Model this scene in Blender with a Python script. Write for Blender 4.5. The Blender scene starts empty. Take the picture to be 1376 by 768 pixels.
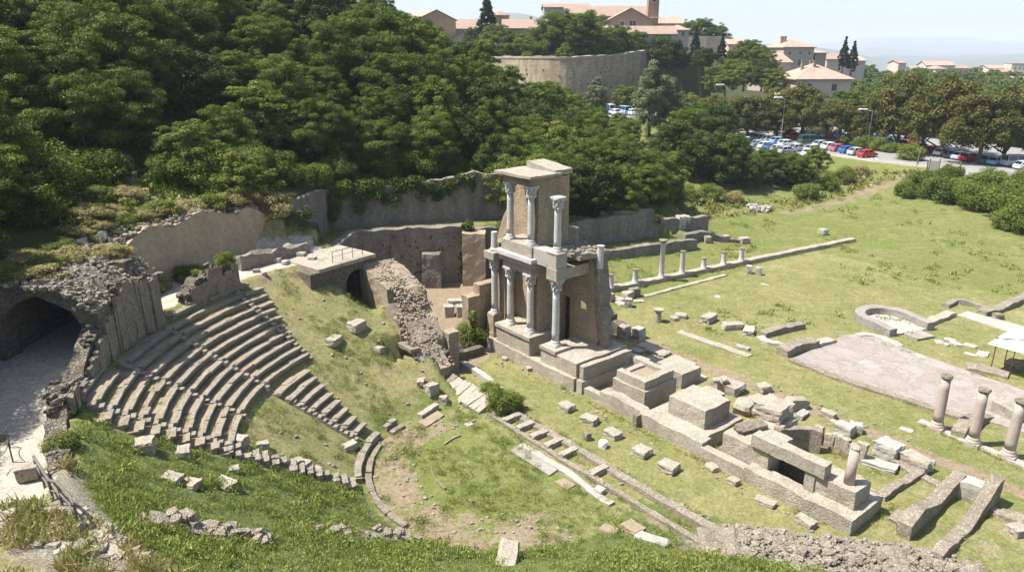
import bpy, math, random
import numpy as np
from mathutils import Vector, noise as mnoise

random.seed(7)
RNG = np.random.default_rng(11)
SC = bpy.context.scene
COL = SC.collection
R_ = math.radians

# ------------------------------------------------------------------ camera maths
F = 960.0; TH = math.atan(319 / 960.0); H = 24.0
cT, sT = math.cos(TH), math.sin(TH)
def ray(px, py):
    u = (px - 688) / F; v = (384 - py) / F
    return np.array([u, cT + v * sT, -sT + v * cT])
def P(px, py, z=0.0):                     # survey: photo point on the level z -> place in the site
    r = ray(px, py); t = (z - H) / r[2]
    return np.array([r[0] * t, r[1] * t, z])
def D(px, py, d):                         # survey: photo point at ground distance d
    r = ray(px, py); t = d / r[1]
    return np.array([r[0] * t, d, H + r[2] * t])
CX, CY = -0.7, 38.0                       # centre of the orchestra
tX, tY = 0.63, -0.777                     # along the stage
mX, mY = 0.777, 0.63                      # from the seats towards the field
def SQ(s, q, z=0.0):
    return np.array([CX + s * tX + q * mX, CY + s * tY + q * mY, z])
def PO(r, phi, z=0.0):
    a = R_(phi)
    return np.array([CX + r * math.cos(a), CY + r * math.sin(a), z])

# ------------------------------------------------------------------ numpy helpers
def sstep(a, b, x):
    t = np.clip((x - a) / (b - a), 0, 1)
    return t * t * (3 - 2 * t)
def _hash(i, j, seed):
    n = (i.astype(np.int64) * 374761393 + j.astype(np.int64) * 668265263 + seed * 1442695041) & 0x7fffffff
    n = ((n ^ (n >> 13)) * 1274126177) & 0x7fffffff
    n = (n ^ (n >> 16)) & 0xffff
    return n / 65535.0
def vnoise(x, y, seed=0):
    x = np.asarray(x, float); y = np.asarray(y, float)
    i = np.floor(x); j = np.floor(y); fx = x - i; fy = y - j
    fx = fx * fx * (3 - 2 * fx); fy = fy * fy * (3 - 2 * fy)
    a = _hash(i, j, seed); b = _hash(i + 1, j, seed); c = _hash(i, j + 1, seed); d = _hash(i + 1, j + 1, seed)
    return (a * (1 - fx) + b * fx) * (1 - fy) + (c * (1 - fx) + d * fx) * fy
def fbm(x, y, s, seed=0, o=3):
    v = 0; a = 1; tot = 0
    for k in range(o):
        v = v + a * vnoise(np.asarray(x) / s * 2 ** k, np.asarray(y) / s * 2 ** k, seed + 17 * k); tot += a; a *= .5
    return v / tot
def inpoly(poly, x, y):
    x = np.asarray(x, float); y = np.asarray(y, float); r = np.zeros(np.broadcast(x, y).shape, bool)
    n = len(poly)
    for k in range(n):
        x0, y0 = poly[k][:2]; x1, y1 = poly[(k + 1) % n][:2]
        if y0 == y1: continue
        c = ((y0 > y) != (y1 > y)) & (x < (x1 - x0) * (y - y0) / (y1 - y0) + x0)
        r ^= c
    return r
def dline(pts, x, y, closed=False):
    x = np.asarray(x, float); y = np.asarray(y, float); best = np.full(np.broadcast(x, y).shape, 1e9)
    n = len(pts)
    for k in range(n if closed else n - 1):
        x0, y0 = pts[k][:2]; x1, y1 = pts[(k + 1) % n][:2]
        dx, dy = x1 - x0, y1 - y0
        t = np.clip(((x - x0) * dx + (y - y0) * dy) / (dx * dx + dy * dy + 1e-9), 0, 1)
        best = np.minimum(best, np.hypot(x - x0 - t * dx, y - y0 - t * dy))
    return best
def sdpoly(poly, x, y):                   # negative inside
    d = dline(poly, x, y, True)
    return np.where(inpoly(poly, x, y), -d, d)

# ------------------------------------------------------------------ materials
class NT:
    def __init__(s, name):
        s.m = bpy.data.materials.new(name); s.m.use_nodes = True
        s.t = s.m.node_tree; s.t.nodes.clear()
        s.out = s.n('ShaderNodeOutputMaterial')
    def n(s, typ, **kw):
        nd = s.t.nodes.new(typ)
        for k, v in kw.items():
            if k.startswith('i_'): nd.inputs[k[2:].replace('_', ' ')].default_value = v
            else: setattr(nd, k, v)
        return nd
    def l(s, a, b): s.t.links.new(a, b)
    def pos(s, scale=(1, 1, 1), rot=(0, 0, 0)):
        g = s.n('ShaderNodeNewGeometry'); mp = s.n('ShaderNodeMapping')
        mp.inputs['Scale'].default_value = scale; mp.inputs['Rotation'].default_value = rot
        s.l(g.outputs['Position'], mp.inputs['Vector']); return mp.outputs[0]
    def noise(s, vec, scale, detail=4, rough=.55, dist=0.0):
        nd = s.n('ShaderNodeTexNoise'); nd.inputs['Scale'].default_value = scale
        nd.inputs['Detail'].default_value = detail; nd.inputs['Roughness'].default_value = rough
        nd.inputs['Distortion'].default_value = dist
        s.l(vec, nd.inputs['Vector']); return nd
    def ramp(s, fac, stops):
        r = s.n('ShaderNodeValToRGB'); e = r.color_ramp.elements
        while len(e) < len(stops): e.new(.5)
        for k, (p, c) in enumerate(stops):
            e[k].position = p; e[k].color = (c if isinstance(c, tuple) else (c, c, c)) + (1,)
        s.l(fac, r.inputs[0]); return r.outputs[0]
    def mix(s, fac, a, b, blend='MIX'):
        m = s.n('ShaderNodeMix', data_type='RGBA', blend_type=blend)
        for inp, v in ((m.inputs['Factor'], fac), (m.inputs['A'], a), (m.inputs['B'], b)):
            if hasattr(v, 'links'): s.l(v, inp)
            elif isinstance(v, tuple): inp.default_value = v + (1,)
            else: inp.default_value = v
        return m.outputs['Result']
    def math(s, op, a, b=0.0, clamp=False):
        m = s.n('ShaderNodeMath', operation=op, use_clamp=clamp)
        for k, v in enumerate((a, b)):
            if hasattr(v, 'links'): s.l(v, m.inputs[k])
            else: m.inputs[k].default_value = v
        return m.outputs[0]
    def bump(s, h, strength=.4, dist=.05):
        b = s.n('ShaderNodeBump'); b.inputs['Strength'].default_value = strength; b.inputs['Distance'].default_value = dist
        s.l(h, b.inputs['Height']); return b.outputs[0]
    def finish(s, col, rough=.9, normal=None, spec=.2, metal=0.0):
        p = s.n('ShaderNodeBsdfPrincipled')
        if hasattr(col, 'links'): s.l(col, p.inputs['Base Color'])
        else: p.inputs['Base Color'].default_value = col + (1,)
        if hasattr(rough, 'links'): s.l(rough, p.inputs['Roughness'])
        else: p.inputs['Roughness'].default_value = rough
        p.inputs['Specular IOR Level'].default_value = spec; p.inputs['Metallic'].default_value = metal
        if normal is not None: s.l(normal, p.inputs['Normal'])
        s.l(p.outputs[0], s.out.inputs['Surface']); return s.m

def mat_rubble(name, c1, c2, mortar, size=.3, flat=1.9, stain=(.12, .11, .09), stain_amt=.6, bump=.9, lichen=0.0):
    a = NT(name)
    v = a.pos((1 / size, 1 / size, flat / size))
    wob = a.noise(a.pos(), 2.2, 2); vv = a.n('ShaderNodeVectorMath', operation='MULTIPLY_ADD')
    a.l(wob.outputs['Color'], vv.inputs[0]); vv.inputs[1].default_value = (.9, .9, .9); a.l(v, vv.inputs[2])
    e = a.n('ShaderNodeTexVoronoi', feature='DISTANCE_TO_EDGE'); a.l(vv.outputs[0], e.inputs['Vector']); e.inputs['Scale'].default_value = 1
    f = a.n('ShaderNodeTexVoronoi', feature='F1'); a.l(vv.outputs[0], f.inputs['Vector']); f.inputs['Scale'].default_value = 1
    sep = a.n('ShaderNodeSeparateColor'); a.l(f.outputs['Color'], sep.inputs[0])
    col = a.mix(sep.outputs[0], c1, c2)
    fine = a.noise(a.pos(), 9, 6, .7)
    col = a.mix(.7, col, a.ramp(fine.outputs[0], [(.25, .35), (.75, 1.0)]), 'MULTIPLY')
    joint = a.ramp(e.outputs['Distance'], [(0.0, 1.0), (.09, 0.0)])
    col = a.mix(a.math('MULTIPLY', joint, .85), col, mortar)
    big = a.noise(a.pos((1, 1, .28)), .6, 6, .7)
    st = a.ramp(big.outputs[0], [(.42, 0.0), (.68, 1.0)])
    col = a.mix(a.math('MULTIPLY', st, stain_amt), col, stain)
    if lichen:
        ln = a.noise(a.pos(), 3.1, 5, .7)
        col = a.mix(a.math('MULTIPLY', a.ramp(ln.outputs[0], [(.55, 0.0), (.66, 1.0)]), lichen), col, (.42, .40, .33))
    hh = a.math('ADD', a.ramp(e.outputs['Distance'], [(0.0, 0.0), (.16, 1.0)]), a.math('MULTIPLY', fine.outputs[0], .7))
    return a.finish(col, .95, a.bump(hh, bump, .06), .1)

def mat_stone(name, c1, c2, dark=(.10, .095, .08), amt=.7, sc=1.0, bump=.6, lichen=(.45, .43, .36), lamt=.35):
    a = NT(name); p = a.pos()
    n1 = a.noise(p, 1.3 * sc, 6, .65); n2 = a.noise(p, 7 * sc, 6, .72); n3 = a.noise(p, 28 * sc, 3, .6)
    col = a.mix(a.ramp(n1.outputs[0], [(.3, 0.0), (.7, 1.0)]), c1, c2)
    col = a.mix(a.math('MULTIPLY', a.ramp(n2.outputs[0], [(.48, 0.0), (.66, 1.0)]), amt), col, dark)
    n4 = a.noise(p, 3.4 * sc, 6, .75, .6)
    col = a.mix(a.math('MULTIPLY', a.ramp(n4.outputs[0], [(.54, 0.0), (.64, 1.0)]), lamt), col, lichen)
    col = a.mix(.5, col, a.ramp(n3.outputs[0], [(.25, .55), (.75, 1.0)]), 'MULTIPLY')
    h = a.math('ADD', a.math('MULTIPLY', n2.outputs[0], 1.0), a.math('MULTIPLY', n3.outputs[0], .4))
    return a.finish(col, .93, a.bump(h, bump, .05), .12)

def mat_brick(name, c1, c2, mortar, bw=.5, bh=.16, stain=(.14, .12, .09), samt=.5, bump=.5):
    a = NT(name); uv = a.n('ShaderNodeUVMap'); uv.uv_map = 'UVMap'
    b = a.n('ShaderNodeTexBrick'); a.l(uv.outputs[0], b.inputs['Vector'])
    b.inputs['Scale'].default_value = 1; b.inputs['Brick Width'].default_value = bw; b.inputs['Row Height'].default_value = bh
    b.inputs['Mortar Size'].default_value = .018; b.inputs['Bias'].default_value = 0
    b.inputs['Color1'].default_value = c1 + (1,); b.inputs['Color2'].default_value = c2 + (1,); b.inputs['Mortar'].default_value = mortar + (1,)
    p = a.pos(); big = a.noise(a.pos((1, 1, .3)), .6, 6, .72); fine = a.noise(p, 8, 5, .7)
    col = a.mix(a.math('MULTIPLY', a.ramp(big.outputs[0], [(.45, 0.0), (.7, 1.0)]), samt), b.outputs['Color'], stain)
    col = a.mix(.65, col, a.ramp(fine.outputs[0], [(.25, .4), (.75, 1.0)]), 'MULTIPLY')
    h = a.math('ADD', a.math('MULTIPLY', b.outputs['Fac'], -.8), a.math('MULTIPLY', fine.outputs[0], .8))
    return a.finish(col, .93, a.bump(h, bump, .04), .1)

def mat_plain(name, c, rough=.6, spec=.3, metal=0.0, var=.15, sc=3.0):
    a = NT(name); n = a.noise(a.pos(), sc, 4, .6)
    col = a.mix(1.0, c, a.ramp(n.outputs[0], [(.3, 1 - var), (.7, 1.0)]), 'MULTIPLY')
    return a.finish(col, rough, None, spec, metal)

def mat_tile(name, c1, c2, c3):
    a = NT(name); uv = a.n('ShaderNodeUVMap'); uv.uv_map = 'UVMap'
    w = a.n('ShaderNodeTexWave', wave_type='BANDS', bands_direction='X'); a.l(uv.outputs[0], w.inputs['Vector'])
    w.inputs['Scale'].default_value = 1.1; w.inputs['Distortion'].default_value = .6
    b = a.n('ShaderNodeTexBrick'); a.l(uv.outputs[0], b.inputs['Vector']); b.inputs['Scale'].default_value = 1
    b.inputs['Brick Width'].default_value = .55; b.inputs['Row Height'].default_value = .6; b.inputs['Mortar Size'].default_value = 0.01
    b.inputs['Color1'].default_value = c1 + (1,); b.inputs['Color2'].default_value = c2 + (1,); b.inputs['Mortar'].default_value = c3 + (1,)
    n = a.noise(a.pos(), .5, 6, .7); n2 = a.noise(a.pos(), 3.5, 5, .7)
    col = a.mix(a.ramp(n.outputs[0], [(.4, 0.0), (.7, .8)]), b.outputs['Color'], c3)
    col = a.mix(.45, col, a.ramp(n2.outputs[0], [(.3, .45), (.7, 1.0)]), 'MULTIPLY')
    col = a.mix(.35, col, a.ramp(w.outputs[0], [(.1, .5), (.6, 1.0)]), 'MULTIPLY')
    return a.finish(col, .9, a.bump(w.outputs[0], .5, .1), .1)

def mat_leaf(name, c1, c2, tip=None, trans=.3, sat_var=.5):
    a = NT(name)
    at = a.n('ShaderNodeAttribute', attribute_name='tint'); oi = a.n('ShaderNodeObjectInfo')
    sep = a.n('ShaderNodeSeparateColor'); a.l(at.outputs['Color'], sep.inputs[0])
    f = a.math('ADD', a.math('MULTIPLY', sep.outputs[0], .75), a.math('MULTIPLY', oi.outputs['Random'], .35), True)
    col = a.mix(f, c1, c2)
    if tip: col = a.mix(a.ramp(sep.outputs[1], [(.45, 0.0), (.75, .85)]), col, tip)
    col = a.mix(1.0, col, a.ramp(sep.outputs[2], [(0.0, .6), (1.0, 1.25)]), 'MULTIPLY')
    d = a.n('ShaderNodeBsdfPrincipled'); a.l(col, d.inputs['Base Color']); d.inputs['Roughness'].default_value = .55; d.inputs['Specular IOR Level'].default_value = .12
    t = a.n('ShaderNodeBsdfTranslucent'); a.l(a.mix(1.0, col, (1.0, 1.0, .45), 'MULTIPLY'), t.inputs['Color'])
    mx = a.n('ShaderNodeMixShader'); mx.inputs[0].default_value = trans
    a.l(d.outputs[0], mx.inputs[1]); a.l(t.outputs[0], mx.inputs[2]); a.l(mx.outputs[0], a.out.inputs['Surface'])
    return a.m

# ------------------------------------------------------------------ mesh builder
def nv(p, fr, am, seed=0.0):
    q = Vector((p[0] * fr + seed, p[1] * fr - seed * .7, p[2] * fr + seed * .3))
    return np.array(mnoise.noise_vector(q)) * am

def _cubegrid(n):
    key = {}; V = []; Fc = []
    def vid(i, j, k):
        if (i, j, k) not in key:
            key[(i, j, k)] = len(V); V.append((2 * i / n - 1, 2 * j / n - 1, 2 * k / n - 1))
        return key[(i, j, k)]
    for a in range(n):
        for b in range(n):
            Fc.append((vid(a, b, 0), vid(a, b + 1, 0), vid(a + 1, b + 1, 0), vid(a + 1, b, 0)))
            Fc.append((vid(a, b, n), vid(a + 1, b, n), vid(a + 1, b + 1, n), vid(a, b + 1, n)))
            Fc.append((vid(a, 0, b), vid(a + 1, 0, b), vid(a + 1, 0, b + 1), vid(a, 0, b + 1)))
            Fc.append((vid(a, n, b), vid(a, n, b + 1), vid(a + 1, n, b + 1), vid(a + 1, n, b)))
            Fc.append((vid(0, a, b), vid(0, a, b + 1), vid(0, a + 1, b + 1), vid(0, a + 1, b)))
            Fc.append((vid(n, a, b), vid(n, a + 1, b), vid(n, a + 1, b + 1), vid(n, a, b + 1)))
    return np.array(V, float), Fc
def _rocks(n, count, rnd, amp, fr):
    V, Fc = _cubegrid(n); out = []
    for k in range(count):
        W = V.copy(); L = np.linalg.norm(W, axis=1, keepdims=True)
        W = W * (1 - rnd) + W / L * rnd * 1.15
        W = W + np.array([nv(p, fr, amp, 3.1 + k * 7.7) for p in W]); out.append(W)
    return out, Fc
ROCK_V, ROCK_F = _rocks(3, 8, .35, .22, 1.1)
BLK_V, BLK_F = _rocks(5, 10, .06, .19, 1.7)
PEB_V, PEB_F = _rocks(2, 8, .4, .25, 1.2)

class MB:
    def __init__(s): s.v = []; s.f = []
    def add(s, V, Fc):
        o = len(s.v); s.v.extend([tuple(p) for p in V]); s.f.extend([tuple(i + o for i in f) for f in Fc]); return s
    def xform(s, V, Fc, c, size, rz=0.0, tilt=(0, 0)):
        W = np.array(V) * (np.array(size) / 2)
        ax, ay = tilt
        ca, sa = math.cos(ax), math.sin(ax); W = W @ np.array([[1, 0, 0], [0, ca, sa], [0, -sa, ca]])
        ca, sa = math.cos(ay), math.sin(ay); W = W @ np.array([[ca, 0, -sa], [0, 1, 0], [sa, 0, ca]])
        ca, sa = math.cos(rz), math.sin(rz); W = W @ np.array([[ca, sa, 0], [-sa, ca, 0], [0, 0, 1]])
        return s.add(W + np.array(c), Fc)
    def rock(s, c, size, rz=None, tilt=(0, 0)):
        return s.xform(random.choice(ROCK_V), ROCK_F, c, size, random.uniform(0, 6.28) if rz is None else rz, tilt)
    def block(s, c, size, rz=0.0, tilt=(0, 0)):
        return s.xform(random.choice(BLK_V), BLK_F, c, size, rz, tilt)
    def peb(s, c, size):
        return s.xform(random.choice(PEB_V), PEB_F, c, size, random.uniform(0, 6.28), (random.uniform(-.3, .3), random.uniform(-.3, .3)))
    def box(s, c, size, rz=0.0, tilt=(0, 0)):
        V, Fc = _cubegrid(1); return s.xform(V, Fc, c, size, rz, tilt)
    def rbox(s, fn, a0, a1, b0, b1, z0, z1, step=.5, jit=.05, fr=.9, taper=0.0):   # box in a mapped frame, its faces subdivided and worn
        zt = z1 if callable(z1) else (lambda u, w: z1)
        na, nb, nz = (max(1, int(round(abs(d) / step))) for d in (a1 - a0, b1 - b0, zt(.5, .5) - z0))
        key = {}; V = []; Fc = []
        def vid(i, j, k):
            if (i, j, k) not in key:
                key[(i, j, k)] = len(V)
                u, w, h = i / na, j / nb, k / nz; tp = taper * h
                aa = a0 + (a1 - a0) * u + tp * (.5 - u) * 2; bb = b0 + (b1 - b0) * w + tp * (.5 - w) * 2
                p = fn(aa, bb, z0 + (zt(u, w) - z0) * h)
                V.append(p + nv(p, fr, jit) + nv(p, fr * 3.1, jit * .5, 9.0))
            return key[(i, j, k)]
        for a in range(na):
            for b in range(nb):
                Fc.append((vid(a, b, 0), vid(a, b + 1, 0), vid(a + 1, b + 1, 0), vid(a + 1, b, 0)))
                Fc.append((vid(a, b, nz), vid(a + 1, b, nz), vid(a + 1, b + 1, nz), vid(a, b + 1, nz)))
            for k in range(nz):
                Fc.append((vid(a, 0, k), vid(a + 1, 0, k), vid(a + 1, 0, k + 1), vid(a, 0, k + 1)))
                Fc.append((vid(a, nb, k), vid(a, nb, k + 1), vid(a + 1, nb, k + 1), vid(a + 1, nb, k)))
        for b in range(nb):
            for k in range(nz):
                Fc.append((vid(0, b, k), vid(0, b, k + 1), vid(0, b + 1, k + 1), vid(0, b + 1, k)))
                Fc.append((vid(na, b, k), vid(na, b + 1, k), vid(na, b + 1, k + 1), vid(na, b, k + 1)))
        return s.add(V, Fc)
    def tube(s, pts, rad, n=8, cap=True):
        pts = [np.array(p, float) for p in pts]; V = []; Fc = []
        for i, p in enumerate(pts):
            d = pts[min(i + 1, len(pts) - 1)] - pts[max(i - 1, 0)]; d = d / (np.linalg.norm(d) + 1e-9)
            a = np.cross(d, (0, 0, 1) if abs(d[2]) < .9 else (1, 0, 0)); a /= np.linalg.norm(a); b = np.cross(d, a)
            r = rad[i] if isinstance(rad, (list, tuple)) else rad
            for k in range(n):
                th = 2 * math.pi * k / n; V.append(p + (a * math.cos(th) + b * math.sin(th)) * r)
        for i in range(len(pts) - 1):
            for k in range(n):
                k2 = (k + 1) % n; Fc.append((i * n + k, i * n + k2, (i + 1) * n + k2, (i + 1) * n + k))
        if cap: Fc.append(tuple(range(n - 1, -1, -1))); Fc.append(tuple((len(pts) - 1) * n + k for k in range(n)))
        return s.add(V, Fc)
    def lathe(s, c, prof, n=16, jit=0.0, lean=(0, 0)):
        V = []; Fc = []; c = np.array(c, float); z0 = prof[0][1]
        for r, z in prof:
            for k in range(n):
                th = 2 * math.pi * k / n
                p = c + np.array([r * math.cos(th) + lean[0] * (z - z0), r * math.sin(th) + lean[1] * (z - z0), z])
                V.append(p + (nv(p, 2.5, jit) if jit else 0))
        m = len(prof)
        for i in range(m - 1):
            for k in range(n):
                k2 = (k + 1) % n; Fc.append((i * n + k, i * n + k2, (i + 1) * n + k2, (i + 1) * n + k))
        Fc.append(tuple(range(n - 1, -1, -1))); Fc.append(tuple((m - 1) * n + k for k in range(n)))
        return s.add(V, Fc)
    def prism(s, poly, z0, z1):                       # poly counter-clockwise
        ar = sum(poly[k][0] * poly[(k + 1) % len(poly)][1] - poly[(k + 1) % len(poly)][0] * poly[k][1] for k in range(len(poly)))
        poly = list(poly) if ar > 0 else list(poly)[::-1]
        n = len(poly); V = [(p[0], p[1], z0) for p in poly] + [(p[0], p[1], z1) for p in poly]
        Fc = [tuple(range(n - 1, -1, -1)), tuple(range(n, 2 * n))] + [(k, (k + 1) % n, n + (k + 1) % n, n + k) for k in range(n)]
        return s.add(V, Fc)
    def wall(s, pts, thick, zb, zt, step=.5, jit=.07, ragged=.2, fr=.8, batter=0.0, side=0):
        """worn wall along a polyline; zb / zt: number or function of the share of the length"""
        pts = [np.array(p[:2], float) for p in pts]
        L = [0.0]
        for i in range(len(pts) - 1): L.append(L[-1] + np.linalg.norm(pts[i + 1] - pts[i]))
        n = max(2, int(L[-1] / step) + 1); V = []; Fc = []
        fz = lambda f, u, q: f(u) if callable(f) else f
        hmax = max(fz(zt, k / 8, 0) - fz(zb, k / 8, 0) for k in range(9))
        m = max(2, int(hmax / step)); W = max(1, int(thick / step)); ring = 2 * (m + 1) + (W - 1)
        for k in range(n + 1):
            d = L[-1] * k / n; i = min(max(0, int(np.searchsorted(L, d, 'right')) - 1), len(pts) - 2)
            f = (d - L[i]) / (L[i + 1] - L[i] + 1e-9); p = pts[i] + (pts[i + 1] - pts[i]) * f
            d0 = (pts[i + 1] - pts[i]); d0 /= np.linalg.norm(d0); tg = d0
            if f < .5 and i > 0: e = pts[i] - pts[i - 1]; e /= np.linalg.norm(e); tg = d0 * (.5 + f) + e * (.5 - f)
            if f >= .5 and i < len(pts) - 2: e = pts[i + 2] - pts[i + 1]; e /= np.linalg.norm(e); tg = d0 * (1.5 - f) + e * (f - .5)
            tg = tg / np.linalg.norm(tg); nn = np.array([-tg[1], tg[0]])
            a = thick / 2 + side * thick / 2; b = -thick / 2 + side * thick / 2
            z0 = fz(zb, k / n, 0); z1 = fz(zt, k / n, 0) + ragged * (mnoise.noise(Vector((d * .55, 3.3, pts[0][0]))) + .7 * mnoise.noise(Vector((d * 1.7, 7.3, pts[0][1]))))
            z1 = max(z1, z0 + .12)
            for j in range(m + 1):
                z = z0 + (z1 - z0) * j / m; o = a + batter * (1 - j / m); V.append(np.array([*(p + nn * o), z]))
            for j in range(1, W):
                o = a + (b - a) * j / W; V.append(np.array([*(p + nn * o), z1]))
            for j in range(m + 1):
                z = z1 + (z0 - z1) * j / m; o = b - batter * j / m; V.append(np.array([*(p + nn * o), z]))
        V = [p + nv(p, fr, jit) + nv(p, fr * 3.3, jit * .6, 5.0) for p in V]
        for k in range(n):
            for j in range(ring - 1):
                Fc.append((k * ring + j, (k + 1) * ring + j, (k + 1) * ring + j + 1, k * ring + j + 1))
        Fc.append(tuple(range(ring))); Fc.append(tuple(n * ring + j for j in range(ring - 1, -1, -1)))
        return s.add(V, Fc)

def mesh_of(name, mb, mats, uv=False, smooth=False, off=(0, 0, 0)):
    me = bpy.data.meshes.new(name); V = np.array(mb.v, float) - np.array(off, float)
    me.from_pydata(V.tolist(), [], mb.f)
    for m in (mats if isinstance(mats, (list, tuple)) else [mats]): me.materials.append(m)
    me.validate()
    if uv:
        ul = me.uv_layers.new(name='UVMap'); vs = [v.co for v in me.vertices]; o = Vector(off)
        for p in me.polygons:
            n = p.normal
            if abs(n.z) > .9: u = Vector((1, 0, 0)); w = Vector((0, 1, 0))
            else:
                u = Vector((-n.y, n.x, 0)).normalized(); w = n.cross(u); w = w if w.z > 0 else -w
                if abs(n.z) < .35: w = Vector((0, 0, 1))
            for li in p.loop_indices:
                c = vs[me.loops[li].vertex_index] + o; ul.data[li].uv = (c.dot(u), c.dot(w))
    if smooth:
        for p in me.polygons: p.use_smooth = True
    return me
def link(o, parent=None):
    COL.objects.link(o)
    if parent is not None: o.parent = parent
    return o
def wloc(o):
    v = Vector((0, 0, 0))
    while o is not None: v = v + o.location; o = o.parent
    return v
def tag(o, label=None, cat=None, group=None, kind=None):
    if label: o['label'] = label
    if cat: o['category'] = cat
    if group: o['group'] = group
    if kind: o['kind'] = kind
    return o
def thing(name, label, cat, loc=(0, 0, 0), group=None):
    o = bpy.data.objects.new(name, None); o.location = Vector(tuple(float(a) for a in loc)); o.empty_display_size = .3
    COL.objects.link(o); return tag(o, label, cat, group)
def part(name, mb, mat, parent, uv=False, smooth=False, label=None):
    off = wloc(parent); o = bpy.data.objects.new(name, mesh_of(name, mb, mat, uv, smooth, off)); link(o, parent)
    return tag(o, label)
def solo(name, mb, mat, label, cat, group=None, uv=False, smooth=False, kind=None):
    V = np.array(mb.v); off = np.array([V[:, 0].mean(), V[:, 1].mean(), V[:, 2].min()])
    o = bpy.data.objects.new(name, mesh_of(name, mb, mat, uv, smooth, off)); o.location = Vector(off.tolist()); link(o)
    return tag(o, label, cat, group, kind)
def copy_tree(o, parent=None):
    c = o.copy(); COL.objects.link(c); c.parent = parent
    for ch in list(o.children): copy_tree(ch, c)
    return c
def fast_mesh(name, V, Fq, mats, tint=None):
    me = bpy.data.meshes.new(name); n = len(V); k = Fq.shape[1]
    me.vertices.add(n); me.vertices.foreach_set('co', np.asarray(V, np.float32).ravel())
    me.loops.add(len(Fq) * k); me.loops.foreach_set('vertex_index', np.asarray(Fq, np.int32).ravel())
    me.polygons.add(len(Fq)); me.polygons.foreach_set('loop_start', np.arange(0, len(Fq) * k, k, dtype=np.int32))
    me.polygons.foreach_set('loop_total', np.full(len(Fq), k, np.int32))
    if tint is not None:
        at = me.attributes.new('tint', 'FLOAT_COLOR', 'POINT'); at.data.foreach_set('color', np.asarray(tint, np.float32).ravel())
    for m in (mats if isinstance(mats, (list, tuple)) else [mats]): me.materials.append(m)
    me.update(calc_edges=True); me.validate(); return me
ORD = ['first', 'second', 'third', 'fourth', 'fifth', 'sixth', 'seventh', 'eighth', 'ninth', 'tenth', 'eleventh', 'twelfth', 'thirteenth', 'fourteenth',
       'fifteenth', 'sixteenth', 'seventeenth', 'eighteenth', 'nineteenth', 'twentieth', 'twenty-first', 'twenty-second', 'twenty-third', 'twenty-fourth', 'twenty-fifth', 'twenty-sixth', 'twenty-seventh', 'twenty-eighth', 'twenty-ninth', 'thirtieth'] + ['thirty-' + a for a in ('first', 'second', 'third', 'fourth', 'fifth', 'sixth', 'seventh', 'eighth', 'ninth')]
def ranks(v): o = sorted(range(len(v)), key=lambda k: (v[k], k)); return [o.index(k) for k in range(len(v))]
# ================================================================== GROUND
def tps_fit(pts):
    A = np.array(pts, float); X = A[:, :2] / 50; n = len(A)
    d2 = ((X[:, None] - X[None]) ** 2).sum(-1); K = np.where(d2 > 0, d2 * np.log(d2 + 1e-12) * .5, 0) + np.eye(n) * .002
    Pm = np.c_[np.ones(n), X]; M = np.block([[K, Pm], [Pm.T, np.zeros((3, 3))]])
    return X, np.linalg.solve(M, np.r_[A[:, 2], 0, 0, 0])
def tps_eval(m, x, y):
    X, w = m; x = np.asarray(x, float); sh = x.shape; Q = np.c_[x.ravel(), np.asarray(y, float).ravel()] / 50; out = np.zeros(len(Q))
    for i in range(0, len(Q), 20000):
        q = Q[i:i + 20000]; d2 = ((q[:, None] - X[None]) ** 2).sum(-1)
        out[i:i + 20000] = (d2 * np.log(d2 + 1e-12) * .5) @ w[:-3] + w[-3] + q @ w[-2:]
    return out.reshape(sh)
CTRL = [(0, 40, 0), (10, 30, 0), (20, 25, 0), (10, 50, 0), (20, 40, 0), (30, 35, 0), (40, 45, 0), (30, 60, 0), (15, 65, 0), (45, 60, 0), (60, 70, 0), (20, 80, .2),
        (40, 85, .2), (60, 85, .5), (45, 92, .5), (75, 60, 0), (60, 40, 0), (40, 25, 0), (90, 60, 0),
        (37, 114, 1.2), (55, 110, 1), (68, 92, 1), (80, 110, 2), (60, 130, 3), (85, 145, 4), (110, 140, 4), (50, 138, 4), (30, 128, 5), (36, 103, 1), (27, 96, 1.2),
        (14, 89.5, 4.2), (6, 85, 5.2), (20, 97, 4.2), (-31, 60, 13.8), (-24, 62.5, 13.0), (-36, 58, 14.6),
        (60, 155, 4), (80, 160, 4), (100, 160, 4), (120, 150, 4), (70, 175, 4.5), (100, 180, 4),
        (25, 175, 8.6), (10, 175, 8.8), (45, 180, 7), (35, 150, 6), (10, 215, 9.5), (45, 230, 10),
        (-5, 82, 10), (0, 92, 9.5), (-15, 80, 11.5), (-22, 74, 11.5), (-25, 60, 12), (-26, 54, 12.7), (-29, 45, 13), (-30, 36, 12.5), (-32, 28, 12.5), (-30, 20, 13),
        (-45, 55, 19), (-45, 40, 19), (-40, 70, 20), (-60, 80, 27), (-35, 95, 23), (-16, 100, 18.5), (-8, 105, 15), (0, 105, 10), (7, 105, 6.5), (-60, 50, 26), (-55, 30, 24),
        (-80, 100, 34), (-30, 130, 28), (-10, 130, 18), (5, 140, 10), (-50, 150, 32), (-90, 60, 34), (-20, 160, 22), (-20, 200, 18), (0, 180, 10),
        (60, 220, 6), (100, 230, 4), (60, 280, 8), (150, 250, 2), (100, 320, 2), (200, 300, 0), (250, 450, 2), (150, 480, 4), (350, 600, 3), (100, 600, 8), (0, 400, 14),
        (-100, 400, 20), (200, 150, 2), (150, 100, 1), (200, 80, 0), (150, 600, 4), (400, 400, -3), (400, 200, -3), (150, 350, 1), (-150, 200, 34), (-200, 50, 36), (-250, 500, 20)]
TPS = tps_fit(CTRL)
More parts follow.
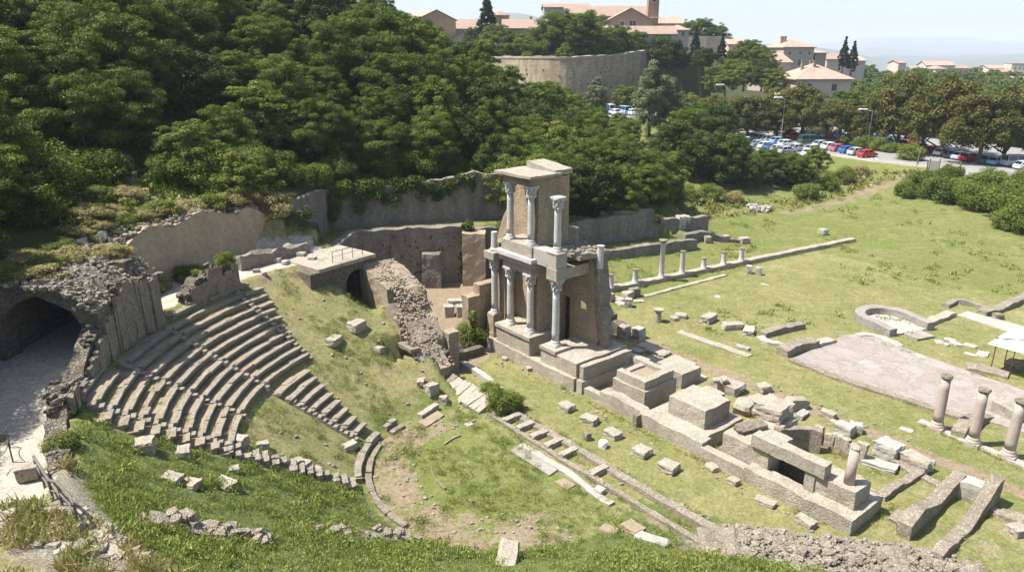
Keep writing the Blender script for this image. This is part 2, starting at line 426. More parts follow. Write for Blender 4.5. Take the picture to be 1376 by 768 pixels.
FLAT = [(-9, 55), (2, 70), (7.2, 78.4), (22.8, 85.9), (46, 93), (62, 86), (56, 60), (60, 20), (6, 18), (5, 28), (-8, 34), (-9, 45)]
COURT = [SQ(-11.0, 2.9)[:2], SQ(-21.2, 3.6)[:2], (-17.0, 60.5), (-16.6, 71.2), (-5.2, 74.3), (2.6, 76.3), (7.0, 79.6), (9, 74), (2, 62), (-1, 55)]
TERR = [(-19.9, 61.0), (-19.2, 72.9), (-14.1, 75.6), (-3.7, 78.25), (3.0, 79.5), (2.6, 76.3), (-5.2, 74.3), (-16.6, 71.2), (-17.0, 60.5)]
CARP = [P(*a, 4)[:2] for a in [(975, 172), (990, 150), (1090, 168), (1200, 178), (1376, 200), (1520, 215), (1520, 262), (1376, 243), (1310, 236), (1250, 222), (1170, 214), (1120, 208), (1060, 206), (985, 200)]]
LOT2 = [D(*a)[:2] for a in [(700, 165, 170), (700, 140, 190), (880, 140, 192), (905, 160, 172)]]
TOWNW = [D(610, 80, 250), D(650, 80, 236), D(700, 79, 219), (D(740, 78, 207)), D(775, 78, 201), D(805, 76, 205), D(838, 72, 218), D(868, 69, 236)]
TOWNW = [D(p_, y_, 200 + (.0023 if p_ < 765 else .0033) * (p_ - 765) ** 2) for p_, y_ in zip(np.linspace(610, 868, 23), np.interp(np.linspace(610, 868, 23), [610, 700, 775, 805, 838, 868], [80, 79, 78, 76, 72, 69]))]
TOWN = [(-90, 275)] + [(p[0], p[1] + 1.8) for p in TOWNW] + [(60, 264), (78, 285), (80, 420), (-90, 420)]
TR1 = [(7.5, 78.8), (22.8, 86.2), (21.0, 89.4), (4.6, 81.6)]
LA, LB = P(448, 356, 8.05)[:2], P(497, 342, 8.05)[:2]; LD = (LB - LA) / np.linalg.norm(LB - LA); LN = np.array([-LD[1], LD[0]])
LPIT = [LA - LN * 2.0 + LD * .9, LB - LN * 1.2 + LD * .6, LB + LN * 4.4, LA + LN * 4.4 + LD * .9]
DOORPIT = [SQ(-14.1, -.3)[:2], SQ(-12.7, -.3)[:2], SQ(-12.7, 4.2)[:2], SQ(-14.1, 4.2)[:2]]
APSE = (34.4, 61.0)

def terrain(x, y, micro=True):
    x = np.asarray(x, float); y = np.asarray(y, float)
    rx, ry = x - CX, y - CY; R = np.hypot(rx, ry); phi = np.degrees(np.arctan2(ry, rx)) % 360
    s = rx * tX + ry * tY; q = rx * mX + ry * mY
    dist = np.hypot(x, y)
    h = tps_eval(TPS, np.clip(x, -260, 420), np.clip(y, -20, 640))
    w = sstep(-3, 5, sdpoly(FLAT, x, y)); h = h * w
    w = sstep(-1, 7, sdpoly(CARP, x, y)); h = h * w + 4.0 * (1 - w)
    w = sstep(-1, 6, sdpoly(LOT2, x, y)); h = h * w + 8.7 * (1 - w)
    # ambulatory floor and the rubble ground in front of the viewpoint
    amb = (R > 21.6) & (R < 27.2) & (phi > 122) & (phi < 216)
    fl = 8.0 - 1.0 * sstep(180, 212, phi)
    h = np.where(amb, fl, h)
    front = (R >= 21.6) & (phi >= 216) & (phi < 285)
    fz = 8.0 + .32 * np.clip(R - 21.6, 0, 40)
    path = 7.1 + .0 * x
    pw = sstep(.2, 1.6, np.abs(R - 23.6) - .5) ; pw = np.maximum(pw, sstep(218, 226, phi))
    fz = fz * pw + path * (1 - pw)
    h = np.where(front, fz, h)
    # cavea
    cone = np.clip(.575 * (R - 8.3), 0, 8.0)
    wq = np.where(s < 2, (q < 2.9) * 1.0, 1 - sstep(-3.5, 3.5, q))
    cav = ((R < 21.65) & (((phi > 105) & (phi < 285)) | (R < 9))) | ((phi >= 285) & (phi < 345) & (R < 45))
    dip = 3.8 * np.exp(-(((s + 20.0) / 1.9) ** 2 + ((q - 1.5) / 1.25) ** 2))
    h = np.where(cav, (cone - np.where(cone > 1, dip, 0)) * wq, h)
    ct = inpoly(COURT, x, y); h = np.where(ct, 0.0, h)
    h = np.where(inpoly(TERR, x, y) & ~amb, 6.0, h)
    h = np.where(inpoly(LPIT, x, y), np.minimum(h, 4.2), h); h = np.where(inpoly(DOORPIT, x, y), np.minimum(h, .5 + .55 * np.clip(1.6 - q, 0, 3)), h)
    h = np.where(inpoly(TR1, x, y), 1.35, h)
    # town terrace
    h = np.where(inpoly(TOWN, x, y), 19.4 + .03 * np.clip(y - 215, 0, 100), h)
    # edge of the plateau, far plain and far ranges
    fall = sstep(640, 1000, dist)
    rid = np.clip(fbm(x, y, 3200, 5, 4) - .42, 0, 1) * sstep(3000, 7000, dist) * 1500 * (1.15 - .6 * sstep(0, 5000, x)) + 50 * fbm(x, y, 900, 9, 3)
    h = h * (1 - fall) + (-190 + rid) * fall
    if micro:
        built = (sstep(-1, 1, sdpoly(CARP, x, y))) * np.where(ct, .3, 1) * np.where(amb, .5, 1)
        am = .10 * fbm(x, y, 2.2, 3, 3) + .06 * fbm(x, y, .8, 8, 2) - .08
        am = am + sstep(10.5, 13, h) * (1 - fall) * .8 * (fbm(x, y, 3.0, 21, 3) - .5)
        h = h + am * built
    return h
def tz(x, y): return float(terrain(np.array([x]), np.array([y]))[0])

def axis(lo, a, b, hi, st, gr):
    mid = list(np.arange(a, b + st * .5, st)); l = []; v = a; d = st
    while v > lo: d *= gr; v -= d; l.append(v)
    r = []; v = mid[-1]; d = st
    while v < hi: d *= gr; v += d; r.append(v)
    return np.array(l[::-1] + mid + r)
GY_EXTRA = np.arange(196, 270, 1.3)
GX = axis(-13000, -34, 44, 13000, .42, 1.055); GY = axis(-60, 14, 98, 15000, .42, 1.045); GY = np.sort(np.r_[GY[(GY < 196) | (GY > 270)], GY_EXTRA])
XX, YY = np.meshgrid(GX, GY); ZZ = terrain(XX, YY)
nx, ny = len(GX), len(GY)
GV = np.c_[XX.ravel(), YY.ravel(), ZZ.ravel()]
idx = np.arange(nx * ny).reshape(ny, nx)
GF = np.stack([idx[:-1, :-1], idx[:-1, 1:], idx[1:, 1:], idx[1:, :-1]], -1).reshape(-1, 4)

# ground cover masks (what grows or lies where)
def masks(x, y):
    rx, ry = x - CX, y - CY; R = np.hypot(rx, ry); phi = np.degrees(np.arctan2(ry, rx)) % 360
    s = rx * tX + ry * tY; q = rx * mX + ry * mY; dist = np.hypot(x, y)
    z0 = np.zeros_like(x)
    lush = np.zeros_like(x); dirt = np.zeros_like(x); dry = np.zeros_like(x); pale = np.zeros_like(x); rub = np.zeros_like(x); wood = np.zeros_like(x)
    A = (R > 8.4) & (R < 21) & (phi > 203) & (phi < 335)
    lush = np.where(A, 1.0, lush)
    lush = np.where((R > 8.8) & (R < 15) & (phi > 500), .12, lush)
    lush = np.where((R < 7) & (fbm(x, y, 2.5, 4) > .5), .35, lush)
    dry = np.where((q > 2) & (s > -14) & (q < 60) & (s < 40), .35, dry)
    dry = np.where((R > 10) & (R < 22) & (phi > 118) & (phi < 156) & (q < 3), .7, dry)
    dry = np.where((R > 8.8) & (R < 15) & (phi > 156) & (phi <= 203), .45, dry)
    dry = np.where((q > 11.5) & (q < 22) & (s < 4), .6, dry)
    dirt = np.where((R > 5.2) & (R < 8.2) & (phi > 130) & (phi < 300), .56, dirt)
    dirt = np.maximum(dirt, .5 * np.exp(-(np.abs(q - 3.0) / 1.0) ** 2) * ((s > -6) & (s < 14)))
    dirt = np.maximum(dirt, np.where(inpoly(COURT, x, y) & (q > 4.6), 1.0, 0))
    dirt = np.maximum(dirt, .8 * np.exp(-(np.abs(q - 21.2) / .9) ** 2) * ((s > -8) & (s < 30)))
    # path strips in the field
    pth = [P(1235, 226, 3.5), P(1150, 262, 1.6), P(1060, 285, .8)]
    dirt = np.maximum(dirt, .6 * np.exp(-(dline(pth, x, y) / 2.2) ** 2))
    pale = np.where((R > 22.3) & (R < 24.2 + 3.2 * (phi < 202)) & (phi > 150) & (phi < 218.5), 1.0, pale)
    pale = np.where((R > 22.3) & (R < 27.2) & (phi > 127) & (phi < 175), .9, pale)
    rub = np.where((R > 21.2) & (phi > 216) & (phi < 340), .9, rub) * (1 - pale)
    dry = np.where((R > 23.5) & (phi > 226) & (phi < 300), .6, dry); rub = np.where((R > 24.2) & (phi > 226), .35, rub)
    rb = [P(950, 738, 0), P(1060, 735, .5), P(1180, 748, .8), P(1310, 775, .8)]
    rub = np.maximum(rub, np.exp(-(dline(rb, x, y) / 1.6) ** 4))
    h = terrain(x, y, False)
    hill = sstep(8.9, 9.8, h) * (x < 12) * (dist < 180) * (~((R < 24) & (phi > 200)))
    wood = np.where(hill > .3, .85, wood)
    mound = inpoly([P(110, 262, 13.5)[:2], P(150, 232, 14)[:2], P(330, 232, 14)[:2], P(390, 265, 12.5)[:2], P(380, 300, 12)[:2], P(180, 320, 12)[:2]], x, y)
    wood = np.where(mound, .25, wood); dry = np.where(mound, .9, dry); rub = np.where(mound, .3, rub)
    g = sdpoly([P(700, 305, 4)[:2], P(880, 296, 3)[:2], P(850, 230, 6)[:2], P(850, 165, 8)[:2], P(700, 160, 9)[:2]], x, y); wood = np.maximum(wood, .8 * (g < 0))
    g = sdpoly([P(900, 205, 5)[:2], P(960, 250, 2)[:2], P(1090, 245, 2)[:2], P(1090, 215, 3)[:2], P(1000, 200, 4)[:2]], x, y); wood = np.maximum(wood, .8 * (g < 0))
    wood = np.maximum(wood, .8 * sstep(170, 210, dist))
    return np.c_[lush.ravel(), dirt.ravel(), dry.ravel(), np.ones(x.size)], np.c_[pale.ravel(), rub.ravel(), wood.ravel(), np.ones(x.size)]
M1, M2 = masks(XX, YY)

def mat_ground():
    a = NT('ground_cover'); p = a.pos()
    a1 = a.n('ShaderNodeAttribute', attribute_name='m1'); a2 = a.n('ShaderNodeAttribute', attribute_name='m2')
    s1 = a.n('ShaderNodeSeparateColor'); a.l(a1.outputs['Color'], s1.inputs[0]); s2 = a.n('ShaderNodeSeparateColor'); a.l(a2.outputs['Color'], s2.inputs[0])
    nb = a.noise(p, .09, 5, .6); nm = a.noise(p, .55, 6, .68); nf = a.noise(p, 3.2, 6, .72); nx_ = a.noise(p, 14, 4, .7)
    green = a.mix(a.ramp(nf.outputs[0], [(.3, 0.0), (.7, 1.0)]), (.118, .148, .038), (.205, .222, .072))
    straw = a.mix(a.ramp(nf.outputs[0], [(.3, 0.0), (.7, 1.0)]), (.24, .215, .095), (.345, .305, .155))
    dryf = a.math('ADD', a.math('MULTIPLY', s1.outputs[2], .55), a.math('ADD', a.math('MULTIPLY', nm.outputs[0], .95), a.math('MULTIPLY', nb.outputs[0], .75)))
    dryf = a.ramp(a.math('MULTIPLY', dryf, .5), [(.405, 0.0), (.64, 1.0)])
    col = a.mix(dryf, green, straw)
    def over(col, fac, c, gain=1.0):
        f = a.math('ADD', a.math('MULTIPLY', fac, 1.0), a.math('MULTIPLY', a.math('SUBTRACT', nm.outputs[0], .5), 1.1))
        f = a.math('ADD', f, a.math('MULTIPLY', a.math('SUBTRACT', nf.outputs[0], .5), .8))
        f = a.math('MULTIPLY', a.ramp(f, [(.38, 0.0), (.62, 1.0)]), a.ramp(fac, [(.02, 0.0), (.12, 1.0)]))
        return a.mix(a.math('MULTIPLY', f, gain), col, c)
    lush = a.mix(nf.outputs[0], (.095, .122, .036), (.175, .192, .072))
    dirt = a.mix(nf.outputs[0], (.23, .165, .115), (.36, .275, .20))
    pale = a.mix(nf.outputs[0], (.42, .375, .30), (.54, .49, .405))
    rub = a.mix(a.ramp(nx_.outputs[0], [(.35, 0.0), (.65, 1.0)]), (.15, .125, .095), (.38, .34, .28))
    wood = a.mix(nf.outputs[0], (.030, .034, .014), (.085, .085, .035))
    bare = a.ramp(a.noise(p, .8, 6, .75, .4).outputs[0], [(.565, 0.0), (.68, .8)])
    col = a.mix(bare, col, (.30, .245, .16))
    col = over(col, s1.outputs[0], lush); col = over(col, s1.outputs[1], dirt, .9)
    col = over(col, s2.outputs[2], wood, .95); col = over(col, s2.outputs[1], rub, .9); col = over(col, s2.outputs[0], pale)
    col = a.mix(.55, col, a.ramp(nx_.outputs[0], [(.25, .55), (.75, 1.12)]), 'MULTIPLY')
    n5 = a.noise(p, 5.5, 5, .75); col = a.mix(.75, col, a.ramp(n5.outputs[0], [(.33, .55), (.62, 1.15)]), 'MULTIPLY'); n1_ = a.noise(p, 1.5, 6, .75, .5); col = a.mix(.6, col, a.ramp(n1_.outputs[0], [(.35, .68), (.6, 1.1)]), 'MULTIPLY')
    hh = a.math('ADD', a.math('MULTIPLY', nf.outputs[0], 1.0), a.math('MULTIPLY', nx_.outputs[0], .6))
    return a.finish(col, .97, a.bump(hh, .55, .12), .05)

def build_ground():
    me = fast_mesh('ground', GV, GF, mat_ground())
    for nm, M in (('m1', M1), ('m2', M2)):
        at = me.attributes.new(nm, 'FLOAT_COLOR', 'POINT'); at.data.foreach_set('color', M.astype(np.float32).ravel())
    me.polygons.foreach_set('use_smooth', np.ones(len(me.polygons), bool))
    o = bpy.data.objects.new('ground', me); COL.objects.link(o); tag(o, 'grassy ruin site with terraced bowl, field and wooded slopes', 'ground', kind='structure')
build_ground()

def sheet(name, poly, z, mat, label, kind='structure', step=None, drape=None):
    """flat paving sheet lying a few millimetres to centimetres above the ground below it"""
    mb = MB(); mb.prism(poly, z - .25, z); return solo(name, mb, mat, label, 'paving', kind=kind)
# ================================================================== PLANTS
LEAF = {
    'wood': mat_leaf('leaf_wood', (.032, .062, .010), (.160, .215, .034), trans=.22),
    'dark': mat_leaf('leaf_dark', (.022, .044, .009), (.085, .125, .024), trans=.18),
    'light': mat_leaf('leaf_light', (.095, .135, .022), (.22, .25, .055)),
    'poplar': mat_leaf('leaf_poplar', (.11, .135, .060), (.25, .275, .15), trans=.2),
    'chest': mat_leaf('leaf_chestnut', (.062, .080, .018), (.140, .145, .036), tip=(.17, .148, .048)),
    'cypress': mat_leaf('leaf_cypress', (.016, .030, .014), (.038, .058, .026), trans=.12),
    'straw': mat_leaf('leaf_straw', (.24, .215, .085), (.42, .36, .17)),
    'weed': mat_leaf('leaf_weed', (.150, .205, .042), (.34, .365, .115)),
}
BARK = mat_stone('bark', (.10, .08, .06), (.16, .13, .10), (.05, .04, .03), .5, 2.0)

def leaf_cloud(rng, centers, radii, n, leaf, flat=.8, up=.35, droop=0.0):
    """leaf quads spread over the shells of many clumps; returns verts, quads, tint"""
    m = len(centers); wts = radii ** 2; wts = wts / wts.sum()
    ci = rng.choice(m, n, p=wts)
    d = rng.normal(size=(n, 3)); d /= np.linalg.norm(d, axis=1, keepdims=True)
    lowm = (d[:, 2] < -.3) & (rng.random(n) < .4); d[lowm, 2] *= -1
    rr = radii[ci] * (rng.random(n) ** .45) * 1.08
    c = centers[ci] + d * rr[:, None] * np.array([1, 1, flat])
    nrm = d * .75 + np.array([0, 0, up]) + rng.normal(size=(n, 3)) * .45
    nrm /= np.linalg.norm(nrm, axis=1, keepdims=True)
    a = np.cross(nrm, rng.normal(size=(n, 3))); a /= np.linalg.norm(a, axis=1, keepdims=True); b = np.cross(nrm, a)
    L = (leaf * rng.uniform(.55, 1.35, n))[:, None]
    tip = c + a * L - nrm * L * droop; base = c - a * L * .9
    V = np.stack([base, c + b * L * .48 + nrm * L * .12, tip, c - b * L * .48 + nrm * L * .12], 1).reshape(-1, 3)
    Fq = np.arange(4 * n).reshape(-1, 4)
    ct = rng.random((m, 2)); t = np.stack([np.clip(ct[ci, 0] * .7 + rng.random(n) * .3, 0, 1), np.clip(ct[ci, 1] * .6 + rng.random(n) * .4 , 0, 1), rng.random(n), np.ones(n)], 1)
    return V, Fq, np.repeat(t, 4, 0)

def crown_clumps(rng, kind, rx, rz, zc, m):
    d = rng.normal(size=(m, 3)); d /= np.linalg.norm(d, axis=1, keepdims=True)
    d[:, 2] = np.where(d[:, 2] < -.8, -d[:, 2], d[:, 2])
    r = rng.uniform(.35, 1.0, m) ** .55 * rng.choice([1, 1, 1.1, 1.2], m)
    lob = 1 + .22 * np.sin(np.arctan2(d[:, 1], d[:, 0]) * 3 + rng.uniform(0, 6)) * (1 - np.abs(d[:, 2]))
    c = d * (r * lob)[:, None] * np.array([rx, rx, rz]); c[:, 2] += zc
    rad = rng.uniform(.09, .25, m) * rx * rng.choice([1, 1, 1.25], m)
    return c, rad

def make_tree(kind, seed):
    rng = np.random.default_rng(seed); tb = MB()
    if kind == 'wood':   rx, rz, zc, m, n, lf, mat = 3.5, 3.5, 3.7, 190, 60000, .088, LEAF['wood']
    elif kind == 'woodfar': rx, rz, zc, m, n, lf, mat = 3.7, 3.6, 3.9, 150, 38000, .115, LEAF['wood']
    elif kind == 'light': rx, rz, zc, m, n, lf, mat = 3.2, 3.3, 3.6, 150, 24000, .13, LEAF['light']
    elif kind == 'dark':  rx, rz, zc, m, n, lf, mat = 3.6, 3.4, 3.6, 150, 26000, .14, LEAF['dark']
    elif kind == 'chest': rx, rz, zc, m, n, lf, mat = 4.3, 3.8, 5.4, 160, 22000, .19, LEAF['chest']
    elif kind == 'poplar': rx, rz, zc, m, n, lf, mat = 3.7, 6.4, 7.0, 170, 26000, .16, LEAF['poplar']
    elif kind == 'cypress': rx, rz, zc, m, n, lf, mat = 1.9, 5.8, 6.0, 130, 14000, .20, LEAF['cypress']
    elif kind == 'far':   rx, rz, zc, m, n, lf, mat = 4.6, 4.0, 4.0, 70, 4600, .42, LEAF['wood']
    elif kind == 'shrub': rx, rz, zc, m, n, lf, mat = 1.5, 1.0, .95, 40, 9000, .085, LEAF['light']
    elif kind == 'bush':  rx, rz, zc, m, n, lf, mat = 1.9, 1.25, 1.1, 44, 9000, .10, LEAF['wood']
    elif kind == 'strawshrub': rx, rz, zc, m, n, lf, mat = 1.4, .9, .8, 36, 7000, .085, LEAF['straw']
    c, rad = crown_clumps(rng, kind, rx, rz, zc, m)
    if kind in ('shrub', 'bush', 'strawshrub'): rad = rad * 1.9
    if kind in ('poplar', 'cypress'):
        u = (c[:, 2] - (zc - rz)) / (2 * rz); u = np.clip(u, 0, 1); k = np.clip(1.25 * (1 - u) ** .75 + .08, .1, 1) if kind == 'cypress' else np.clip(1.5 * np.sqrt(np.clip(u * (1.05 - u), 0, 1)) + .1, .2, 1)
        c[:, :2] *= k[:, None]; rad = np.clip(rad * (.75 + .6 * k), .45, 1.0)
    V, Fq, t = leaf_cloud(rng, c, rad, n, lf, .55 if kind in ('wood', 'woodfar', 'light') else .75, .45, .15)
    keep = V.reshape(-1, 4, 3)[:, :, 2].min(1) > .05
    V = V.reshape(-1, 4, 3)[keep].reshape(-1, 3); t = t.reshape(-1, 4, 4)[keep].reshape(-1, 4); Fq = np.arange(len(V)).reshape(-1, 4)
    crown = fast_mesh('crown_' + kind, V, Fq, mat, t)
    th = .16 + rx * .028 if kind not in ('shrub', 'bush', 'strawshrub') else .05
    top = zc + rz * .35
    bend = rng.normal(size=2) * .25
    tr = [np.array([bend[0] * f * f * rx * .4, bend[1] * f * f * rx * .4, -.6 + f * (top + .6)]) for f in np.linspace(0, 1, 6)]
    tb.tube(tr, [th * 1.35, th, th * .85, th * .65, th * .45, th * .2], 8)
    for k in range(6 if th > .1 else 4):
        f = rng.uniform(.3, .7); p0 = tr[int(f * 5)]; g = c[rng.integers(len(c))]
        if kind == 'cypress': break
        mid = p0 * .5 + g * .5 + np.array([0, 0, -.12 * rx]); tb.tube([p0, mid, g], [th * .5, th * .3, th * .1], 6)
    trunk = mesh_of('trunk_' + kind, tb, BARK, smooth=True)
    return trunk, crown
KINDS_N = {'wood': 6, 'woodfar': 4, 'light': 3, 'dark': 3, 'chest': 4, 'poplar': 2, 'cypress': 2, 'far': 4, 'shrub': 3, 'bush': 3, 'strawshrub': 2}
PROTO = {k: [make_tree(k, 100 + 13 * i + 7 * len(k)) for i in range(n)] for k, n in KINDS_N.items()}
def plant(name, kind, x, y, label, cat='tree', group=None, scale=1.0, z=None, squash=None, sub='trunk'):
    tr, cr = random.choice(PROTO[kind])
    z = tz(x, y) if z is None else z
    o = thing(name, label, cat, (x, y, z - .05), group); o.rotation_euler.z = random.uniform(0, 6.28)
    sx = scale * random.uniform(.92, 1.08); o.scale = (sx, sx, scale * (squash or random.uniform(.9, 1.1)))
    a = bpy.data.objects.new('stem' if kind in ('shrub', 'bush', 'strawshrub') else 'trunk', tr); link(a, o)
    b = bpy.data.objects.new('foliage' if kind in ('shrub', 'bush', 'strawshrub') else 'crown', cr); link(b, o)
    return o

# ---- the wooded hillside on the left, row after row up the slope
EDGE = [np.array(p, float) for p in (P(-60, 345, 13), P(0, 318, 13), P(60, 275, 13.2), P(112, 246, 14), P(200, 236, 14), P(290, 231, 14), (-23, 64.5, 12.8), (-21.5, 73.8, 12), (-14, 78.0, 11.5), (-3.5, 80.4, 10.5), (5, 83, 7))]
def project(x, y, z):
    dz = z - H; dep = y * cT - dz * sT; up = y * sT + dz * cT
    return 688 + F * x / dep, 384 - F * up / dep
def hillside():
    E2 = [p[:2] for p in EDGE]; cand = []
    rng = np.random.default_rng(5)
    for k in range(9000):
        x = rng.uniform(-105, 8); y = rng.uniform(30, 150)
        if y < 45 and x > -30: continue
        left = inpoly(E2 + [(10, 98), (12, 170), (-140, 170), (-140, 30)], np.array([x]), np.array([y]))[0]
        if not left: continue
        d = float(dline(E2, np.array([x]), np.array([y]))[0])
        if d < 1.2 or d > 66: continue
        z = tz(x, y); px, py = project(x, y, z + 5)
        if px < -60 or px > 760: continue
        if py < -60: continue
        if any((x - a) ** 2 + (y - b) ** 2 < (4.6 + .012 * d * 4) ** 2 for a, b, *_ in cand): continue
        cand.append((x, y, z, d, px))
    rows = {}
    for c in cand: rows.setdefault(min(int(c[3] // 7.5), 8), []).append(c)
    names = ['lowest', 'second', 'third', 'fourth', 'fifth', 'sixth', 'seventh', 'eighth', 'topmost']
    for r in sorted(rows):
        for i, (x, y, z, d, px) in enumerate(sorted(rows[r], key=lambda c: c[4])):
            u = rng.random(); kind = ('wood' if d < 22 else 'woodfar') if u < .68 else ('light' if u < .80 else 'dark')
            look = {'wood': 'mid green bushy', 'woodfar': 'mid green bushy', 'light': 'yellow green leafy', 'dark': 'dark green dense'}[kind]
            plant('broadleaf_tree', kind, x, y, '%s tree, %s row of the wooded hillside, %s from the left' % (look, names[r], ORD[i]), 'tree', 'trees of the wooded hillside', scale=float(rng.uniform(.82, 1.18)) * (1.0 if d > 8 else .85))
    return len(cand)
N_HILL = hillside()
for k, (r, f) in enumerate([(30.5, 188), (31.0, 196), (33, 202)]):
    p = PO(r, f); plant('broadleaf_tree', 'wood', p[0], p[1], 'leafy tree shading the sunken path from beyond the left edge, %s along the path' % ORD[k], 'tree', 'trees shading the sunken path', .92)
p = PO(30.4, 181.5); plant('broadleaf_tree', 'light', p[0], p[1], 'bright green feathery tree overhanging the dark vault at the left edge', 'tree', None, .85)
# ---- undergrowth along the foot of the wood
def undergrowth():
    rng = np.random.default_rng(8); k = 0
    for i in range(len(EDGE) - 1):
        for u in np.arange(.1, 1, .3 if i not in (3, 4) else .5):
            p = EDGE[i] * (1 - u) + EDGE[i + 1] * u + np.array([rng.normal() * .8, rng.normal() * .8 + .6, 0])
            plant('bush', 'bush', p[0], p[1], 'dark low bush at the foot of the hillside wood, %s from the left' % ORD[k], 'bush', 'bushes at the foot of the wood', scale=float(rng.uniform(.8, 1.3))); k += 1
undergrowth()
def at(px, py, z): p = P(px, py, z); return p[0], p[1]
for px, py, z, kind, nm, sc, lab in [
    (328, 250, 13.2, 'light', 'broadleaf_tree', .68, 'small yellow green tree above the middle of the beige retaining wall'),
    (364, 263, 12.4, 'strawshrub', 'dry_shrub', 1.1, 'dry yellowing shrub on top of the beige retaining wall by its right end'),
    (298, 246, 13.4, 'shrub', 'shrub', 1.0, 'small green shrub left of the yellow green tree above the beige wall')]:
    x, y = at(px, py, z); plant(nm, kind, x, y, lab, 'tree' if 'tree' in nm else 'shrub', None, sc)
for k, (px, py, z) in enumerate([(135, 268, 13.5), (170, 255, 14), (150, 290, 13), (215, 268, 13.5), (255, 250, 14), (190, 300, 12.8), (245, 285, 13), (120, 300, 12.8)]):
    x, y = at(px, py, z); plant('dry_shrub', 'strawshrub' if k % 3 else 'shrub', x, y, 'dry shrub on the sunlit mound above the vault, %s from the left' % ORD[[1, 3, 2, 5, 7, 4, 6, 0][k]], 'shrub', 'dry shrubs on the mound', .8, squash=.6)
for k, (r, f, kind) in enumerate([(26.8, 184, 'shrub'), (25.2, 182, 'strawshrub'), (27.4, 180, 'strawshrub'), (25.8, 178.5, 'shrub'), (27.6, 175.5, 'strawshrub'), (25.6, 174.5, 'strawshrub'), (27.2, 172, 'shrub'), (24.0, 171, 'strawshrub')]):
    p = PO(r, f); plant('dry_shrub' if kind == 'strawshrub' else 'shrub', kind, p[0], p[1], '%s growing on top of the ruined vault, %s from the left' % ('dry shrub' if kind == 'strawshrub' else 'green shrub', ORD[k]), 'shrub', 'shrubs on the vault', .75, z=12.1, squash=.5)
for k, (f, kind) in enumerate([(166, 'strawshrub'), (162, 'strawshrub'), (158.5, 'shrub'), (155, 'strawshrub'), (151, 'strawshrub'), (147, 'strawshrub'), (143.5, 'shrub'), (140, 'strawshrub'), (136.5, 'strawshrub')]):
    p = PO(28.3, f); plant('dry_shrub' if kind == 'strawshrub' else 'shrub', kind, p[0], p[1], '%s behind the crest of the beige wall, %s from the left' % ('dry shrub' if kind == 'strawshrub' else 'green shrub', ORD[k]), 'shrub', 'shrubs on the beige wall', .85, z=12.0, squash=.7)
# ---- grove behind the tall ruin
g1 = [(700, 292, 8, 'wood'), (730, 300, 5.5, 'wood'), (765, 303, 4.6, 'dark'), (800, 300, 4.6, 'dark'), (835, 300, 4.4, 'wood'), (866, 298, 3.6, 'wood'), (890, 292, 3, 'light'),
      (690, 255, 9.5, 'light'), (722, 258, 8, 'wood'), (760, 258, 6.5, 'wood'), (800, 262, 5.4, 'wood'), (838, 268, 5, 'dark'), (866, 275, 4, 'wood'),
      (715, 225, 9, 'wood'), (750, 225, 8, 'light'), (785, 222, 7.5, 'wood'), (818, 225, 6.5, 'wood'), (842, 240, 5.5, 'wood'), (745, 200, 9, 'wood'), (790, 196, 8.5, 'wood'), (770, 212, 8, 'light')]
for k, (px, py, z, kind) in enumerate(g1):
    x, y = at(px, py - (14 if k < 7 else 5), z); row = 'front' if k < 7 else ('middle' if k < 13 else 'back'); i = k if k < 7 else (k - 7 if k < 13 else [0, 2, 5, 6, 7, 1, 4, 3][k - 13])
    plant('broadleaf_tree', kind, x, y, '%s tree behind the tall ruin, %s from the left in the grove\'s %s row' % ({'wood': 'mid green', 'dark': 'dark green', 'light': 'pale green'}[kind], ORD[i], row), 'tree', 'grove behind the tall ruin', .86 if k < 7 else .92)
# ---- darker grove between the field and the car park
g2 = [(905, 222, 5, 'dark'), (935, 236, 3.6, 'dark'), (968, 248, 2.2, 'dark'), (1002, 255, 1.6, 'dark'), (1036, 252, 1.6, 'dark'), (1066, 248, 2, 'wood'), (1092, 240, 2.4, 'light'),
      (925, 205, 5, 'wood'), (958, 212, 4.4, 'dark'), (990, 224, 3.6, 'wood'), (1030, 236, 3.0, 'wood'), (1062, 240, 2.8, 'wood'), (935, 188, 5, 'wood'), (962, 195, 4.6, 'dark')]
for k, (px, py, z, kind) in enumerate(g2):
    x, y = at(px, py, z); row = 'front' if k < 7 else ('middle' if k < 12 else 'back')
    plant('broadleaf_tree', kind, x, y, '%s tree below the car park, %s from the left in the grove\'s %s row' % ({'wood': 'mid green', 'dark': 'dark green', 'light': 'bright green'}[kind], ORD[k if k < 7 else (k - 7 if k < 12 else k - 12)], row), 'tree', 'grove below the car park', (1.05 if px < 985 else .72) if k < 12 else 1.05)
